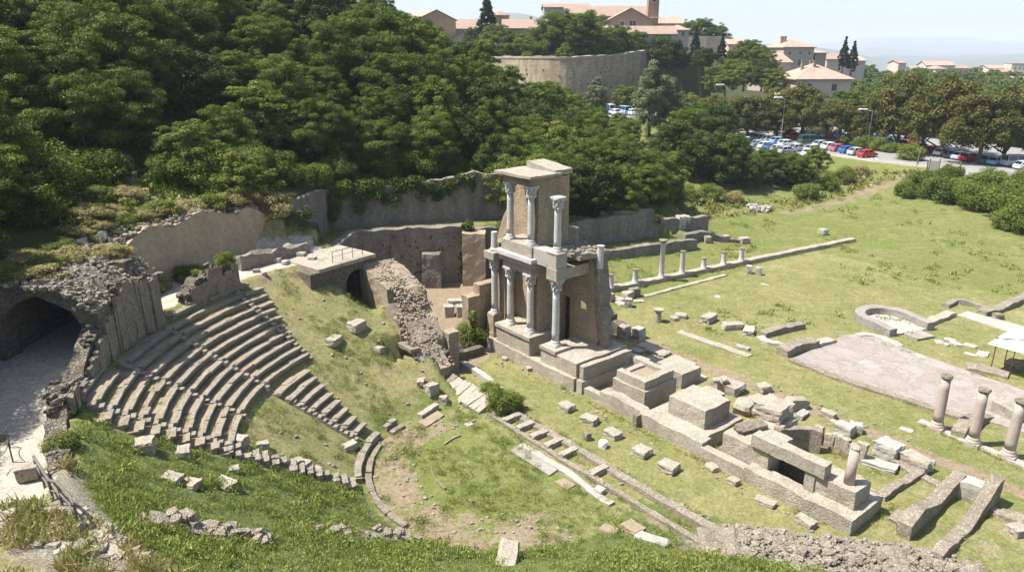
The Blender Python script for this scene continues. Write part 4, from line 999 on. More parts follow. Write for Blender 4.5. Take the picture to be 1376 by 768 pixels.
# ---------------- sloping ruin wall with two doorways at the end of the seats
def analemma():
    root = thing('ruined_wall', 'broad sloping ruin wall with two dark doorways running down from the landing', 'ruin wall', SQ(-15, 3, 0))
    zt = lambda s: float(np.interp(s, [-21, -18.5, -16.2, -15.4, -14.2, -12.6, -11.2], [7.3, 6.7, 6.0, 5.2, 4.4, 2.9, 1.5]))
    b = MB(); f = lambda a, bq, z: SQ(a, bq, z)
    def seg(s0, s1, q0, q1, z0=-.4, zo=0, cb=None):
        bm_ = cb or b; bm_.rbox(f, s0, s1, q0, q1, z0, lambda u, w: zt(s0 + (s1 - s0) * u) + zo + .25 * mnoise.noise(Vector((s0 + (s1 - s0) * u * 1.7, w * 3, q0))), .4, .13)
    seg(-21.2, -16.9, 2.1, 5.2); seg(-16.9, -15.9, 3.3, 5.2); seg(-15.9, -14.1, 1.5, 4.9, 0, -.3)
    seg(-12.75, -10.9, 1.7, 3.9); b.rbox(f, -14.1, -12.75, 1.9, 4.6, 2.75, lambda u, w: zt(-14.1 + 1.35 * u) + .1, .4, .12); b.rbox(f, -14.1, -12.75, 4.1, 4.7, -.2, 3.0, .5, .08)
    part('core', b, M['tan'], root)
    l = MB(); l.rbox(f, -15.2, -12.2, 1.2, 2.0, 2.72, 3.0, .5, .05); part('lintel', l, M['slab'], root)
    c = MB()
    for i in range(900):
        s = rn(-21, -11); q = rn(2.2, 5.1) - (s + 15 > 0) * .8; c.peb(SQ(s, q, zt(s) + rn(-.1, .06)), (rn(.08, .26), rn(.08, .24), rn(.06, .18)))
    part('loose_top', c, M['tan'], root)
    d = MB(); d.rbox(f, -13.2, -12.3, 4.7, 5.6, -.3, 3.4, .5, .07); part('end_pier', d, M['tan'], root)
    j = MB(); j.rbox(f, -14.45, -14.12, -.3, 1.6, 0, lambda u, w: 2.6 + .4 * (1 - w), .5, .05); j.rbox(f, -12.72, -12.4, .2, 1.8, -.2, 1.9, .5, .05); part('door_jamb', j, M['block'], root)
analemma()
for k, (px, py, z, sz) in enumerate([(480, 452, 3.6, (1.3, .9, .7)), (449, 460, 4.0, (1.3, .8, .55)), (580, 528, .6, (.9, .7, .8)), (596, 536, .4, (.6, .5, .6)), (566, 520, .9, (.7, .5, .5)), (510, 478, 2.6, (.6, .5, .4)), (468, 588, 1.3, (1.0, .6, .4))]):
    b = MB(); x, y = at(px, py, z); zz = tz(x, y); b.block((x, y, zz + sz[2] * .25), sz, rn(0, 3), (rn(-.1, .1), rn(-.1, .1)))
    solo('loose_stone', b, M['block'], ['large squared block on the dry slope left of the two doorways', 'squared block lying on the dry slope above the lower seats', 'dark rough stone at the foot of the doorway wall, left one', 'dark rough stone at the foot of the doorway wall, right one', 'small stone at the foot of the slope by the lower doorway', 'small stone on the slope below the large squared block', 'flat stone on the grass left of the orchestra kerb'][k], 'stone')

# ---------------- courtyard walls
Pw = [(-17.2, 62.0), (-16.6, 71.2), (-5.2, 74.1), (2.4, 76.2), (7.4, 79.4)]
def courtwalls():
    root = thing('terrace_wall', 'tall grey terrace wall with putlog holes closing the courtyard', 'wall', (-8, 73.6, 0))
    b = MB(); b.wall(Pw[0:3], 1.0, -.5, 6.25, .6, .08, .22); b.wall([Pw[2], Pw[3], Pw[4]], 1.0, -.5, lambda u: 6.0 - 1.2 * u, .6, .08, .2); part('wall', b, M['grey_wall'], root)
    h = MB()
    for i in range(46):
        u = rn(.03, .97); p = np.array(Pw[1]) * (1 - u) + np.array(Pw[2]) * u; h.box((p[0] + .12, p[1] - .535, rn(.8, 5.6)), (.16, .12, .17), .25)
    part('hole_shade_boxes', h, M['iron'], root)  # solid dark boxes, their colour standing in for the shade inside holes
    x, y = at(581, 385, 0); c = MB(); c.rbox(lambda a, bq, z: np.array([x + a, y + bq, z]), -1.0, 1.0, -.6, 2.2, -.3, 3.7, .5, .1, taper=.06); part('buttress', c, M['grey_wall'], root)
    c = MB(); x2, y2 = at(636, 385, 0); c.rbox(lambda a, bq, z: np.array([x2 + a, y2 + bq, z]), -1.1, 1.3, .2, 2.2, -.3, 5.7, .5, .1); part('end_pier', c, M['beige'], root)
    up = thing('terrace_wall', 'upper grey retaining wall hung with ivy under the trees', 'wall', (-12, 76.5, 6)); b = MB()
    b.wall([(-25.5, 60.0), (-22.5, 61.5), (-20.0, 62.8), (-19.3, 72.7), (-14, 75.3), (-3.6, 77.9), (3.4, 79.2)], 1.0, 5.5, lambda u: 10.6 + .5 * math.sin(u * 9) - .8 * sstep(.8, 1, u), .6, .1, .4); part('wall', b, M['grey_wall'], up)
courtwalls()
def ivy(label, centers, radii, n, seed, mat='wood', leaf=.13):
    rng = np.random.default_rng(seed); V, Fq, t = leaf_cloud(rng, np.array(centers, float), np.array(radii, float), n, leaf, 1.0, .1, .2)
    c0 = np.mean(centers, 0); me = fast_mesh('ivy', V - c0, Fq, LEAF[mat], t); o = bpy.data.objects.new('ivy', me); o.location = Vector(c0.tolist()); link(o); tag(o, label, 'ivy')
ivy('dark ivy hanging in a strip down the right part of the courtyard wall', [(-4.9 + rn(-.5, .5), 73.5 + rn(-.1, .1), z) for z in np.arange(1.5, 6.6, .35)], [rn(.35, .6) for z in np.arange(1.5, 6.6, .35)], 2600, 3, 'dark')
ivy('dark ivy curtain draped over the upper retaining wall', [(-16 + 12 * u + rn(-.4, .4), 74.3 + 2.9 * u + rn(-.2, .2), 10.6 - rn(0, 2.4) * abs(math.sin(u * 7))) for u in np.linspace(0, 1, 60)], [rn(.4, .8) for u in range(60)], 8000, 4, 'dark', .15)
x, y = P(455, 306, 9.0)[:2]; x, y = PO(29.5, 128.5)[:2]
ivy('dark ivy spilling over the left part of the upper retaining wall', [(-19.2 + 5 * u + rn(-.4, .4), 72.2 + 2.6 * u + rn(-.3, .1), 10.6 - rn(0, 3.4) * abs(math.sin(u * 5 + 1))) for u in np.linspace(0, 1, 50)], [rn(.4, .9) for u in range(50)], 8000, 14, 'wood', .13)
ivy('dark round ivy mass bulging over the wall above the landing', [(x + rn(-1.3, 1.3), y + rn(-.8, .8), 9.3 + rn(-.9, .9)) for _ in range(34)], [rn(.4, .8) for _ in range(34)], 9000, 6, 'dark', .11)
ivy('yellow green ivy climbing the brick pier beside the courtyard', [(-3.1 + rn(-.25, .1), 55.0 + rn(-.2, .2), z) for z in np.arange(.6, 3.6, .3)], [rn(.25, .4) for z in np.arange(.6, 3.6, .3)], 1300, 5, 'light', .1)
for k, (px, py, sz, lab) in enumerate([(603, 424, (.95, .9, 1.1), 'large squared grey block in the courtyard, left of the pair'), (620, 424, (.95, .9, 1.1), 'large squared grey block in the courtyard, right of the pair'), (612, 408, (1.5, .7, .5), 'long grey block lying behind the pair of blocks in the courtyard')]):
    b = MB(); x, y = at(px, py, 0); b.block((x, y, sz[2] / 2 - .05), sz, rn(-.1, .3)); solo('stone_block', b, M['pale'], lab, 'stone block')
b = MB(); b.rbox(SQ, -14.8, -13.6, 6.0, 6.7, -.2, .9, .5, .06); b.rbox(SQ, -17.0, -14.0, 6.9, 7.5, -.2, .5, .5, .06); b.rbox(SQ, -14.3, -13.7, 6.6, 9.0, -.2, .7, .5, .06)
solo('low_wall', b, M['rubble_dark'], 'low dark walls framing the entrance from the stage to the courtyard', 'low wall')

# ---------------- the two-storeyed stage front
def column(root, s, q, z0, z1, r, name='column', plinth=True, mat='marble', lean=(0, 0), cap=True, at_=None):
    c = SQ(s, q, 0) if at_ is None else np.array([at_[0], at_[1], 0.0]); ch = .95 if cap else 0.0; bh = .42
    p = MB(); zs = np.linspace(z0 + bh, z1 - ch, 7); p.lathe(c, [(r * (1.0 - .14 * (max(0, z - z0 - bh) / (z1 - z0)) ** 1.5), z) for z in zs], 16, .02)
    col = part(name, p, M[mat], root, smooth=True)
    b = MB(); b.lathe(c, [(r * 1.42, z0 + .12), (r * 1.46, z0 + .18), (r * 1.36, z0 + .24), (r * 1.12, z0 + .28), (r * 1.24, z0 + .33), (r * 1.22, z0 + .37), (r * 1.02, z0 + bh + .03)], 16, .015)
    b.box((c[0], c[1], z0 + .06), (r * 3, r * 3, .12), .68); part('base', b, M[mat], col)
    if cap:
        k = MB(); z = z1 - ch; k.lathe(c, [(r * .92, z), (r * .9, z + .2), (r * .98, z + .45), (r * 1.22, z + .7), (r * 1.5, z + .80)], 16, .02)
        for ring, (zz, rr, nn) in enumerate([(z + .1, r * 1.08, 8), (z + .36, r * 1.14, 8), (z + .6, r * 1.42, 8)]):
            for i in range(nn):
                th = 2 * math.pi * (i + .5 * (ring % 2)) / nn; k.peb((c[0] + rr * math.cos(th), c[1] + rr * math.sin(th), zz + .08), (r * .62, r * .62, .24))
        k.box((c[0], c[1], z + .87), (r * 3.1, r * 3.1, .14), .68); part('capital', k, M[mat], col)
    return col
def facade():
    root = thing('stage_facade', 'tall two storey ruin of the stage front with brick walls, columns and a roofed corner', 'ruin', SQ(-9, 12, 0))
    # podium
    b = MB(); b.rbox(SQ, -14.6, -4.1, 10.0, 16.2, -.3, 1.0, .5, .06); part('podium', b, M['podium'], root)
    b = MB(); b.rbox(SQ, -13.5, -9.3, 10.2, 12.4, .95, 2.45, .5, .04); part('column_pedestal', b, M['podium'], root)
    b = MB(); b.rbox(SQ, -13.6, -9.2, 10.08, 12.5, 2.3, 2.58, .5, .03); part('cornice', b, M['block'], root)
    b = MB(); b.rbox(SQ, -8.1, -4.2, 10.35, 15.8, .95, 2.1, .5, .05); part('column_pedestal', b, M['podium'], root)
    b = MB(); b.rbox(SQ, -8.2, -6.4, 10.25, 12.0, 2.05, 2.33, .5, .03); part('cornice', b, M['block'], root)
    # rear wall behind the left corner, its broken left edge stepping up
    b = MB(); top = lambda u, w: float(np.interp(-16.6 + 6.4 * u, [-16.6, -16.2, -15.8, -15.2, -14.6, -14.1, -13.8, -10.2], [8.8, 9.8, 10.6, 11.6, 13.2, 14.6, 14.9, 14.9])) + .12 * mnoise.noise(Vector((u * 20, w, 0)))
    b.rbox(SQ, -16.6, -10.2, 12.7, 14.0, -.2, top, .45, .05); part('rear_wall', b, M['brick'], root, True)
    # recess with a doorway: side wall, door head, wall right of the door
    b = MB(); b.rbox(SQ, -10.9, -9.75, 11.35, 14.5, .9, lambda u, w: 14.9 - .15 * w, .45, .045); part('side_wall', b, M['brick'], root, True)
    b = MB(); b.rbox(SQ, -9.76, -8.78, 14.05, 15.1, 5.2, 9.45, .4, .05); part('door_head', b, M['brick'], root, True)
    b = MB(); b.rbox(SQ, -10.6, -8.5, 15.02, 15.5, .6, 5.6, .5, .03); part('door_dark_backing', b, M['rubble_dark'], root)  # dark block added behind the door to shut out daylight
    A = np.array(SQ(-8.8, 14.1)[:2]); B = np.array(SQ(-6.25, 14.0)[:2]); Lr = np.linalg.norm(B - A); dr = (B - A) / Lr; nr = np.array([-dr[1], dr[0]])
    def right_wall(a, b_, z):
        k = max(0.0, (9.4 - z) / 9.4); e = max(0, a / Lr); a2 = a + e ** 3 * (1.1 * k + .28 * mnoise.noise(Vector((z * 1.4, b_, 2)))) - e ** 3 * .25
        return np.array([*(A + dr * a2 + nr * b_), z])
    b = MB(); b.rbox(right_wall, -.1, Lr, 0, 1.15, .9, lambda u, w: 9.5 - .25 * u, .4, .05); part('recess_wall', b, M['brick'], root, True)
    b = MB(); b.rbox(right_wall, Lr + .02, Lr + .4, .05, 1.2, .9, lambda u, w: 9.0 - 1.2 * u + .4 * mnoise.noise(Vector((w * 5, u, 1))), .3, .14); part('broken_wall_end', b, M['rubble'], root)
    x, y = SQ(-5.9, 14.2)[:2]; b = MB(); b.lathe((x, y, 0), [(.26, 8.3), (.25, 9.9), (.3, 10.05)], 12, .02); part('column_stump', b, M['marble'], root)
    # columns
    for s in (-12.6, -10.1): column(root, s, 10.95, 2.58, 7.5, .29)
    column(root, -7.35, 11.15, 2.33, 7.7, .29)
    for s in (-12.6, -10.1): column(root, s, 10.95, 9.75, 14.3, .27)
    column(root, -7.35, 11.15, 9.75, 13.9, .27)
    # first entablature over the pair, second over the single column, both running back to the wall
    b = MB(); b.rbox(SQ, -13.1, -9.6, 10.6, 12.9, 7.5, 8.15, .5, .03); part('architrave', b, M['block'], root)
    b = MB(); b.rbox(SQ, -13.35, -9.35, 10.35, 12.9, 8.15, 8.6, .5, .03); part('frieze', b, M['pale'], root)
    b = MB(); b.rbox(SQ, -13.6, -9.1, 10.1, 12.9, 8.6, 8.9, .5, .03); part('cornice', b, M['marble'], root)
    b = MB(); b.rbox(SQ, -13.2, -9.5, 10.5, 12.9, 8.9, 9.75, .5, .03); part('upper_plinth', b, M['block'], root)
    b = MB(); b.rbox(SQ, -9.5, -6.9, 10.65, 11.75, 8.55, 9.72, .5, .03); part('architrave', b, M['pale'], root)
    b = MB(); b.rbox(SQ, -7.9, -6.8, 10.6, 14.6, 7.7, 8.56, .5, .03); part('architrave', b, M['block'], root)
    b = MB(); b.rbox(SQ, -7.95, -6.75, 10.6, 11.8, 9.72, 9.8, .5, .02); part('upper_plinth', b, M['pale'], root)
    b = MB(); b.rbox(SQ, -9.8, -6.0, 12.2, 15.2, 9.2, 9.5, .4, .1)
    for i in range(40): b.peb(SQ(rn(-9.4, -6.2), rn(12.4, 15.2), 9.55), (rn(.2, .5), rn(.2, .4), rn(.15, .35)))
    part('upper_floor', b, M['rubble'], root)
    # roof of the corner
    b = MB(); b.rbox(SQ, -13.0, -9.7, 10.6, 12.9, 14.3, 14.95, .5, .03); part('architrave', b, M['brick'], root, True)
    b = MB(); b.rbox(SQ, -13.5, -9.25, 10.1, 13.2, 14.95, 15.15, .5, .05); part('roof_slab', b, M['block'], root)
    b = MB(); b.rbox(SQ, -13.0, -9.6, 12.9, 14.65, 14.92, lambda u, w: 15.65 - .35 * u, .5, .06); part('wall_top', b, M['block'], root)
    # left wing: pier with an engaged column
    b = MB(); b.rbox(SQ, -15.7, -14.0, 11.5, 12.7, -.2, 8.9, .45, .05); part('wing_wall', b, M['brick'], root, True)
    b = MB(); b.rbox(SQ, -15.3, -14.2, 10.4, 11.5, -.2, 1.35, .5, .04); b.rbox(SQ, -15.2, -14.3, 10.5, 11.5, 1.35, 2.85, .5, .03); part('column_pedestal', b, M['brick'], root, True)
    column(root, -14.75, 11.0, 2.85, 7.7, .27)
    b = MB(); b.rbox(SQ, -15.4, -14.1, 10.4, 12.0, 7.7, 8.3, .5, .03); part('cornice', b, M['block'], root)
    x, y = SQ(-14.75, 11.0)[:2]; b = MB(); b.lathe((x, y, 0), [(.36, 8.3), (.38, 8.5), (.28, 8.6), (.26, 9.9)], 12, .03); part('column_stump', b, M['marble'], root)
    b = MB(); b.rbox(SQ, -16.7, -15.7, 9.0, 10.2, -.2, 4.4, .45, .07); b.rbox(SQ, -16.7, -15.8, 10.2, 13.0, -.2, 5.2, .45, .07); part('side_pier', b, M['brick'], root, True)
facade()

# ---------------- podium ruins in a line to the right
def podium(name, label, boxes, cat='podium'):
    s = [b_[0] for b_ in boxes]; root = thing(name, label, cat, SQ((boxes[0][0] + boxes[0][1]) / 2, (boxes[0][2] + boxes[0][3]) / 2, 0))
    for s0, s1, q0, q1, z0, z1, nm, mt in boxes:
        b = MB(); b.rbox(SQ, s0, s1, q0, q1, z0, z1, .45, .06); part(nm, b, M[mt], root)
    return root
podium('stone_podium', 'long curved podium wall joined to the right foot of the tall ruin', [(-4.0, -3.4, 10.2, 16.4, -.3, .95, 'plinth', 'podium'), (-4.0, -3.55, 10.5, 15.6, .95, 2.0, 'upper_wall', 'podium'), (-4.0, -2.2, 15.6, 16.3, -.3, 1.5, 'rear_wall', 'podium')])
podium('stone_podium', 'square podium block with a moulded top filled with grass', [(-1.8, 1.2, 11.7, 15.2, -.3, 1.5, 'base', 'podium'), (-1.65, 1.0, 11.9, 12.45, 1.5, 2.15, 'kerb', 'block'), (.45, 1.0, 12.45, 15.0, 1.5, 2.15, 'kerb', 'block'), (-1.65, .45, 14.5, 15.0, 1.5, 2.1, 'kerb', 'block'), (-1.65, -1.2, 12.45, 14.5, 1.5, 1.95, 'kerb', 'block'), (-1.2, .45, 12.45, 14.5, 1.4, 1.8, 'grass_fill', 'infill')])
podium('stone_podium', 'smaller block behind the grass filled podium', [(-1.6, .6, 16.6, 18.9, -.3, 1.15, 'base', 'podium'), (-2.4, -.3, 17.3, 19.6, -.2, .9, 'step', 'block')])
podium('stone_podium', 'massive low podium with a flat bare top between the grass podium and the beam', [(2.4, 7.0, 10.9, 14.8, -.3, .93, 'base', 'podium'), (3.4, 6.3, 11.55, 14.2, .9, 2.2, 'upper_block', 'podium'), (3.4, 5.0, 14.2, 15.6, .4, 1.7, 'rear_step', 'block')])
def frontwall():
    root = thing('low_wall', 'long low rubble wall edging the stage in front of the podiums', 'low wall', SQ(6, 10.3, 0))
    for s0, s1, q0, q1, z1 in [(-3.3, -1.6, 10.35, 10.9, .55), (-1.6, 2.2, 10.2, 11.1, 1.0), (2.2, 7.3, 10.0, 10.95, .95), (7.3, 10.5, 9.85, 10.5, .75), (10.5, 16.85, 9.75, 10.55, .98)]:
        b = MB(); b.wall([SQ(s0, (q0 + q1) / 2), SQ((s0 + s1) / 2, (q0 + q1) / 2), SQ(s1, (q0 + q1) / 2)], q1 - q0, -.4, z1, .35, .06, .12)
        part('wall_stretch', b, M['podium'], root)
frontwall()
def beam_podium():
    root = thing('stone_podium', 'long podium with a heavy stone beam bridging a dark opening', 'podium', SQ(12, 12, 0))
    for s0, s1, q0, q1, z0, z1, nm, mt in [(8.3, 11.4, 10.6, 13.2, -.3, 2.0, 'body', 'podium'), (14.25, 16.4, 10.7, 12.4, -.3, 1.95, 'body', 'podium'), (13.9, 16.85, 10.58, 13.2, -.3, .92, 'plinth', 'podium'), (11.4, 14.25, 12.0, 12.6, -.3, 1.1, 'inner_wall', 'rubble_dark'),
                                           (8.6, 10.2, 13.2, 15.8, -.3, 1.9, 'rear_body', 'podium'), (13.65, 14.25, 10.6, 11.2, -.3, 2.1, 'pillar', 'block'), (11.4, 13.65, 10.58, 11.0, -.3, .8, 'sill', 'podium')]:
        b = MB(); b.rbox(SQ, s0, s1, q0, q1, z0, z1, .4, .075); part(nm, b, M[mt], root)
    b = MB(); b.rbox(SQ, 10.3, 14.75, 10.45, 11.2, 2.05, 2.8, .4, .05); part('beam', b, M['block'], root)
    b = MB(); b.wall([SQ(10.25, 13.4), SQ(10.2, 14.3), SQ(10.4, 15.2), SQ(10.9, 15.95), SQ(11.6, 16.3)], .5, -.2, lambda u: 2.0 - .55 * u, .35, .06, .2); part('curved_wall', b, M['rubble'], root)
beam_podium()
r = thing('column_stump', 'short fluted column stump standing on the end of the beam podium', 'column', SQ(15.7, 11.35, 1.95)); b = MB(); c = SQ(15.7, 11.35, -.15); b.lathe(c, [(.28, 2.1), (.27, 3.0), (.255, 4.2)], 16, .03, (0.03, 0)); part('shaft', b, M['pink'], r, smooth=True)
b = MB(); b.lathe(c + np.array([.06, 0, 0]), [(.26, 4.2), (.28, 4.26), (.23, 4.32)], 14, .03); part('worn_top', b, M['block'], r)
def loose(px, py, z, sz, rz, tilt, label, mat='block', name='stone_block', kind='block', grp=None):
    x, y = at(px, py, z); zz = tz(x, y) if z < .5 else z; b = MB(); getattr(b, kind)((x, y, zz + sz[2] * .5 - .06), sz, rz, tilt); return solo(name, b, M[mat], label, 'stone', grp)
AL = math.atan2(tY, tX)
loose(1008, 578, 1.95, (2.0, .7, .55), AL + 1.3, (.35, 0), 'tilted dark slab leaning on the left end of the beam podium', 'slab')
loose(1038, 556, 2.0, (1.9, 1.7, .9), AL, (0, 0), 'large cubic block on the rear corner of the beam podium')
loose(1070, 545, .2, (1.6, .9, .9), .3, (0, .2), 'rounded boulder behind the cubic block', 'block', kind='rock'); loose(1078, 556, .2, (1.2, .5, .4), .8, (.2, .1), 'broken slab leaning beside the rounded boulder', 'pale')
loose(1000, 548, .2, (1.7, 1.3, .8), 1.0, (0, 0), 'rough boulder between the massive podium and the beam podium', 'block', kind='rock'); loose(1016, 540, .2, (1.2, .9, .7), .5, (0, 0), 'squared block behind the rough boulder by the massive podium')
loose(978, 520, .2, (2.2, 1.6, .8), AL, (0, 0), 'flat rough block on the grass behind the massive podium', 'block', kind='rock'); loose(962, 512, .9, (.5, .5, .3), 0, (0, 0), 'small stone on top of the flat rough block, left one', kind='rock'); loose(974, 512, .9, (.5, .5, .3), 0, (0, 0), 'small stone on top of the flat rough block, right one', kind='rock')
loose(1026, 522, .2, (.9, .8, .6), .4, (0, 0), 'stone block on the grass right of the flat rough block'); loose(938, 505, .1, (1.1, 1.0, .2), AL, (0, 0), 'thin slab lying flat behind the smaller podium block', 'pale')
for k, (px, py, sz) in enumerate([(884, 470, (1.8, 1.2, .3)), (868, 462, (1.3, 1.0, .25)), (856, 468, (1.0, .9, .25)), (838, 452, (.9, .9, 1.2)), (858, 452, (.9, .8, 1.0)), (880, 481, (1.4, 1.1, .25))]):
    loose(px, py, .1 if k in (3, 4) else .25, sz, AL + rn(-.2, .3), (rn(-.1, .1), rn(-.1, .1)), ['broad flat slab behind the curved podium, largest of the slabs', 'flat pale slab behind the curved podium', 'small flat slab nearest the broken wall', 'upright dark block beside the broken right end of the tall ruin', 'grey block standing right of the upright dark block', 'flat slab lowest of those behind the curved podium'][k], 'block' if k != 4 else 'pale')
for k, (px, py) in enumerate([(818, 438), (831, 446), (812, 448)]):
    loose(px, py, .1, (1.2, .9, 1.5 - k * .4), AL, (0, 0), 'stacked grey block against the right side of the tall ruin, %s' % ['rear one', 'front right one', 'front left one'][k], 'rubble_dark')
# row of upright stones
for k, (px, py) in enumerate([(1098, 594), (1114, 600), (1123, 603), (1133, 609), (1143, 613), (1155, 618)]):
    loose(px, py, 0, (.62, .42, [1.25, 1.0, 1.15, 1.2, 1.0, 1.3][k]), AL + rn(-.1, .1), (rn(-.06, .06), rn(-.08, .08)), 'upright stone in the close set row behind the beam podium, %s from the left' % ORD[k], 'block', 'upright_stone', 'block', 'row of upright stones')
for k, (px, py, sz, lab) in enumerate([(1134, 583, (1.1, .8, .8), 'pale cubic block behind the row of upright stones'), (1149, 580, (.8, .6, .7), 'smaller pale block beside the pale cubic block'), (1192, 612, (1.4, 1.1, 1.0), 'large pale squared block near the three columns'), (1230, 627, (1.7, .9, .8), 'long squared block right of the large pale block'), (1181, 626, (1.9, .9, .35), 'flat slab on the grass below the large pale block'), (1218, 577, (.8, .5, .12), 'small flat white slab on the grass near the first column'), (1280, 655, (.9, .7, .5), 'brown stone inside the small walled room'), (1205, 595, (.7, .5, .1), 'thin pale slab flush with the grass by the large pale block'), (1112, 560, (1.0, .6, .5), 'rubble block at the rear of the curved recess'), (1122, 572, (.7, .5, .4), 'small rubble block at the rear of the curved recess')]):
    loose(px, py, 0, sz, AL + rn(-.2, .5), (0, 0), lab, 'pale' if k in (0, 1, 2, 4, 5, 7) else 'block')
b = MB()
for i in range(26): b.peb(SQ(14.6 + rn(-1.3, 1.4), 13.9 + rn(-.6, .6), rn(.05, .5)), (rn(.3, .9), rn(.3, .7), rn(.15, .4)))
solo('rubble_heap', b, M['block'], 'heap of broken slabs between the column stump and the upright stones', 'rubble')
# ---------------- bottom right rooms
def lowwall(label, pxs, th, z1, z=0.0, mat='rubble', name='low_wall', rag=.18, grp=None, z0=-.4):
    b = MB(); pts = [P(px, py, z) for px, py in pxs]; b.wall(pts, th, z0, z1, .35, .07, rag); return solo(name, b, M[mat], label, 'low wall', grp)
lowwall('low wall stub running right from the beam podium', [(1182, 670), (1206, 655), (1236, 638)], .5, .35)
lowwall('thick low wall on the left side of the bottom right room', [(1212, 722), (1236, 700), (1262, 674), (1284, 658)], .7, lambda u: .85 + .25 * math.sin(u * 8))
lowwall('tall broken wall on the right side of the bottom right room', [(1258, 752), (1285, 722), (1312, 694), (1334, 672)], .6, lambda u: .35 + 1.35 * sstep(.55, 1, u))
lowwall('low pale wall closing the back of the bottom right room', [(1284, 662), (1312, 672), (1332, 682)], .9, lambda u: 1.0 + .4 * u, 0, 'pale')
lowwall('narrow pale wall base edging the lawn behind the rooms', [(1200, 622), (1250, 648), (1300, 670), (1376, 712)], .5, .16, 0, 'rubble')
lowwall('reddish rubble strip at the right edge beyond the room', [(1340, 690), (1376, 706), (1420, 725)], .9, .3, 0, 'rubble')
loose(1366, 716, 0, (.9, .7, .5), .3, (0, 0), 'brown stone at the right edge below the rubble strip'); loose(1216, 700, 0, (1.3, 1.2, .3), AL, (0, 0), 'flat paved patch at the foot of the beam podium end', 'rubble')
# ---------------- three pink columns
for k, (px, py) in enumerate([(1258, 576), (1306, 597), (1354, 614)]):
    c = P(px, py, 0); r = thing('pink_column', 'weathered pink column without roof, %s of the three' % ['left', 'middle', 'right'][k], 'column', (c[0], c[1], 0), 'three pink columns')
    b = MB(); b.box((c[0], c[1], .1), (.9, .9, .3), AL); b.lathe(c, [(.42, .25), (.43, .33), (.38, .42), (.36, .46), (.37, .52), (.325, .62)], 18, .02); part('base', b, M['pink'], r)
    b = MB(); b.lathe(c, [(.32, .60), (.318, 1.1), (.31, 1.7), (.30, 2.3), (.285, 3.0), (.262, 3.68)], 18, .015); part('shaft', b, M['pink'], r, smooth=True)
    b = MB(); b.lathe(c, [(.26, 3.66), (.31, 3.74), (.36, 3.84), (.30, 3.98)], 14, .05)
    for i in range(5): b.peb((c[0] + rn(-.2, .2), c[1] + rn(-.2, .2), 3.9), (.24, .24, .18))
    part('broken_capital', b, M['slab'], r)
lowwall('stone kerb carrying the three pink columns', [(1236, 566), (1306, 596), (1380, 627)], .7, .08, 0, 'pale', 'stone_kerb', .03)
lowwall('broken pinkish wall between the first and second pink column', [(1286, 588), (1310, 568), (1336, 554)], .8, lambda u: .5 + .35 * math.sin(u * 5), 0, 'rubble')
lowwall('pale jagged wall end behind the third pink column', [(1336, 552), (1356, 560), (1376, 568)], 1.1, lambda u: .9 - .2 * u, 0, 'block')
# ---------------- paved hall, basin and shelter
TAB = [P(*p)[:2] for p in [(1062, 484), (1138, 450), (1168, 450), (1250, 482), (1400, 534), (1400, 590), (1344, 572), (1240, 542), (1140, 512)]]
sheet('stone_floor', TAB, .11, M['pave'], 'large grey worn stone floor of the open hall')
sheet('stone_floor', [P(*p)[:2] for p in [(1286, 424), (1300, 419), (1400, 446), (1400, 462)]], .11, M['pale'], 'narrow pale strip of floor leading to the canopy')
lowwall('low kerb along the near side of the paved hall', [(1062, 484), (1140, 514), (1240, 546), (1300, 565)], .7, .2, 0, 'rubble', 'stone_kerb', .08)
lowwall('broken low wall at the left corner of the paved hall', [(1050, 478), (1072, 470), (1094, 465)], 1.1, .7, 0, 'rubble'); lowwall('low stone course extending the left wall of the paved hall', [(1096, 465), (1118, 459)], .9, .4, 0, 'pale')
lowwall('short low wall on the lawn before the paved hall', [(1024, 452), (1050, 446), (1078, 440)], .8, .5, 0, 'rubble'); lowwall('ground level stone course left of the short low wall', [(1020, 454), (1034, 462), (1056, 466)], .7, .18, 0, 'pale')
lowwall('thin stone course on the far side of the paved hall', [(1150, 450), (1176, 452), (1210, 466)], .8, .2, 0, 'pale')
def apse():
    root = thing('stone_basin', 'horseshoe shaped stone basin sunk at the far end of the paved hall', 'basin', (APSE[0], APSE[1], 0))
    c = np.array(P(1193, 434)[:2]); ax = np.array(P(1226, 448)[:2]) - c; ax /= np.linalg.norm(ax); nn = np.array([-ax[1], ax[0]])
    pts = [c + ax * (2.6 - .0) + nn * 2.2] + [c + nn * 2.35 * math.cos(a) - ax * 2.5 * math.sin(a) for a in np.linspace(0, math.pi, 18)] + [c + ax * 2.6 - nn * 2.2]
    b = MB(); b.wall(pts, .85, -.3, .75, .3, .04, .07); part('rim', b, M['pave'], root)
    fl = [c + ax * 2.5 + nn * 2.0] + [c + nn * 2.1 * math.cos(a) - ax * 2.2 * math.sin(a) for a in np.linspace(0, math.pi, 14)] + [c + ax * 2.5 - nn * 2.0]
    b = MB(); b.prism(fl, -.2, .12); part('floor', b, M['pale'], root)
    b = MB(); b.rbox(lambda a, q, z: np.array([*(c + ax * a + nn * q), z]), 2.7, 4.1, -1.0, 1.0, -.2, .2, .4, .03); part('outlet', b, M['pave'], root)
apse()
lowwall('thin kerb right of the horseshoe basin', [(1236, 440), (1262, 430), (1278, 424)], .9, .4, 0, 'block'); lowwall('low walls framing a small bed behind the pale strip', [(1270, 413), (1284, 407), (1310, 412), (1340, 421)], .7, .45, 0, 'rubble'); lowwall('rubble wall running to the right edge behind the canopy', [(1318, 424), (1340, 418), (1364, 408), (1400, 392)], .9, .5, 0, 'rubble')
loose(1341, 424, .3, (.8, .7, .6), 0, (0, 0), 'dark rounded stone on the rubble wall behind the canopy', 'slab', 'loose_stone', 'rock')
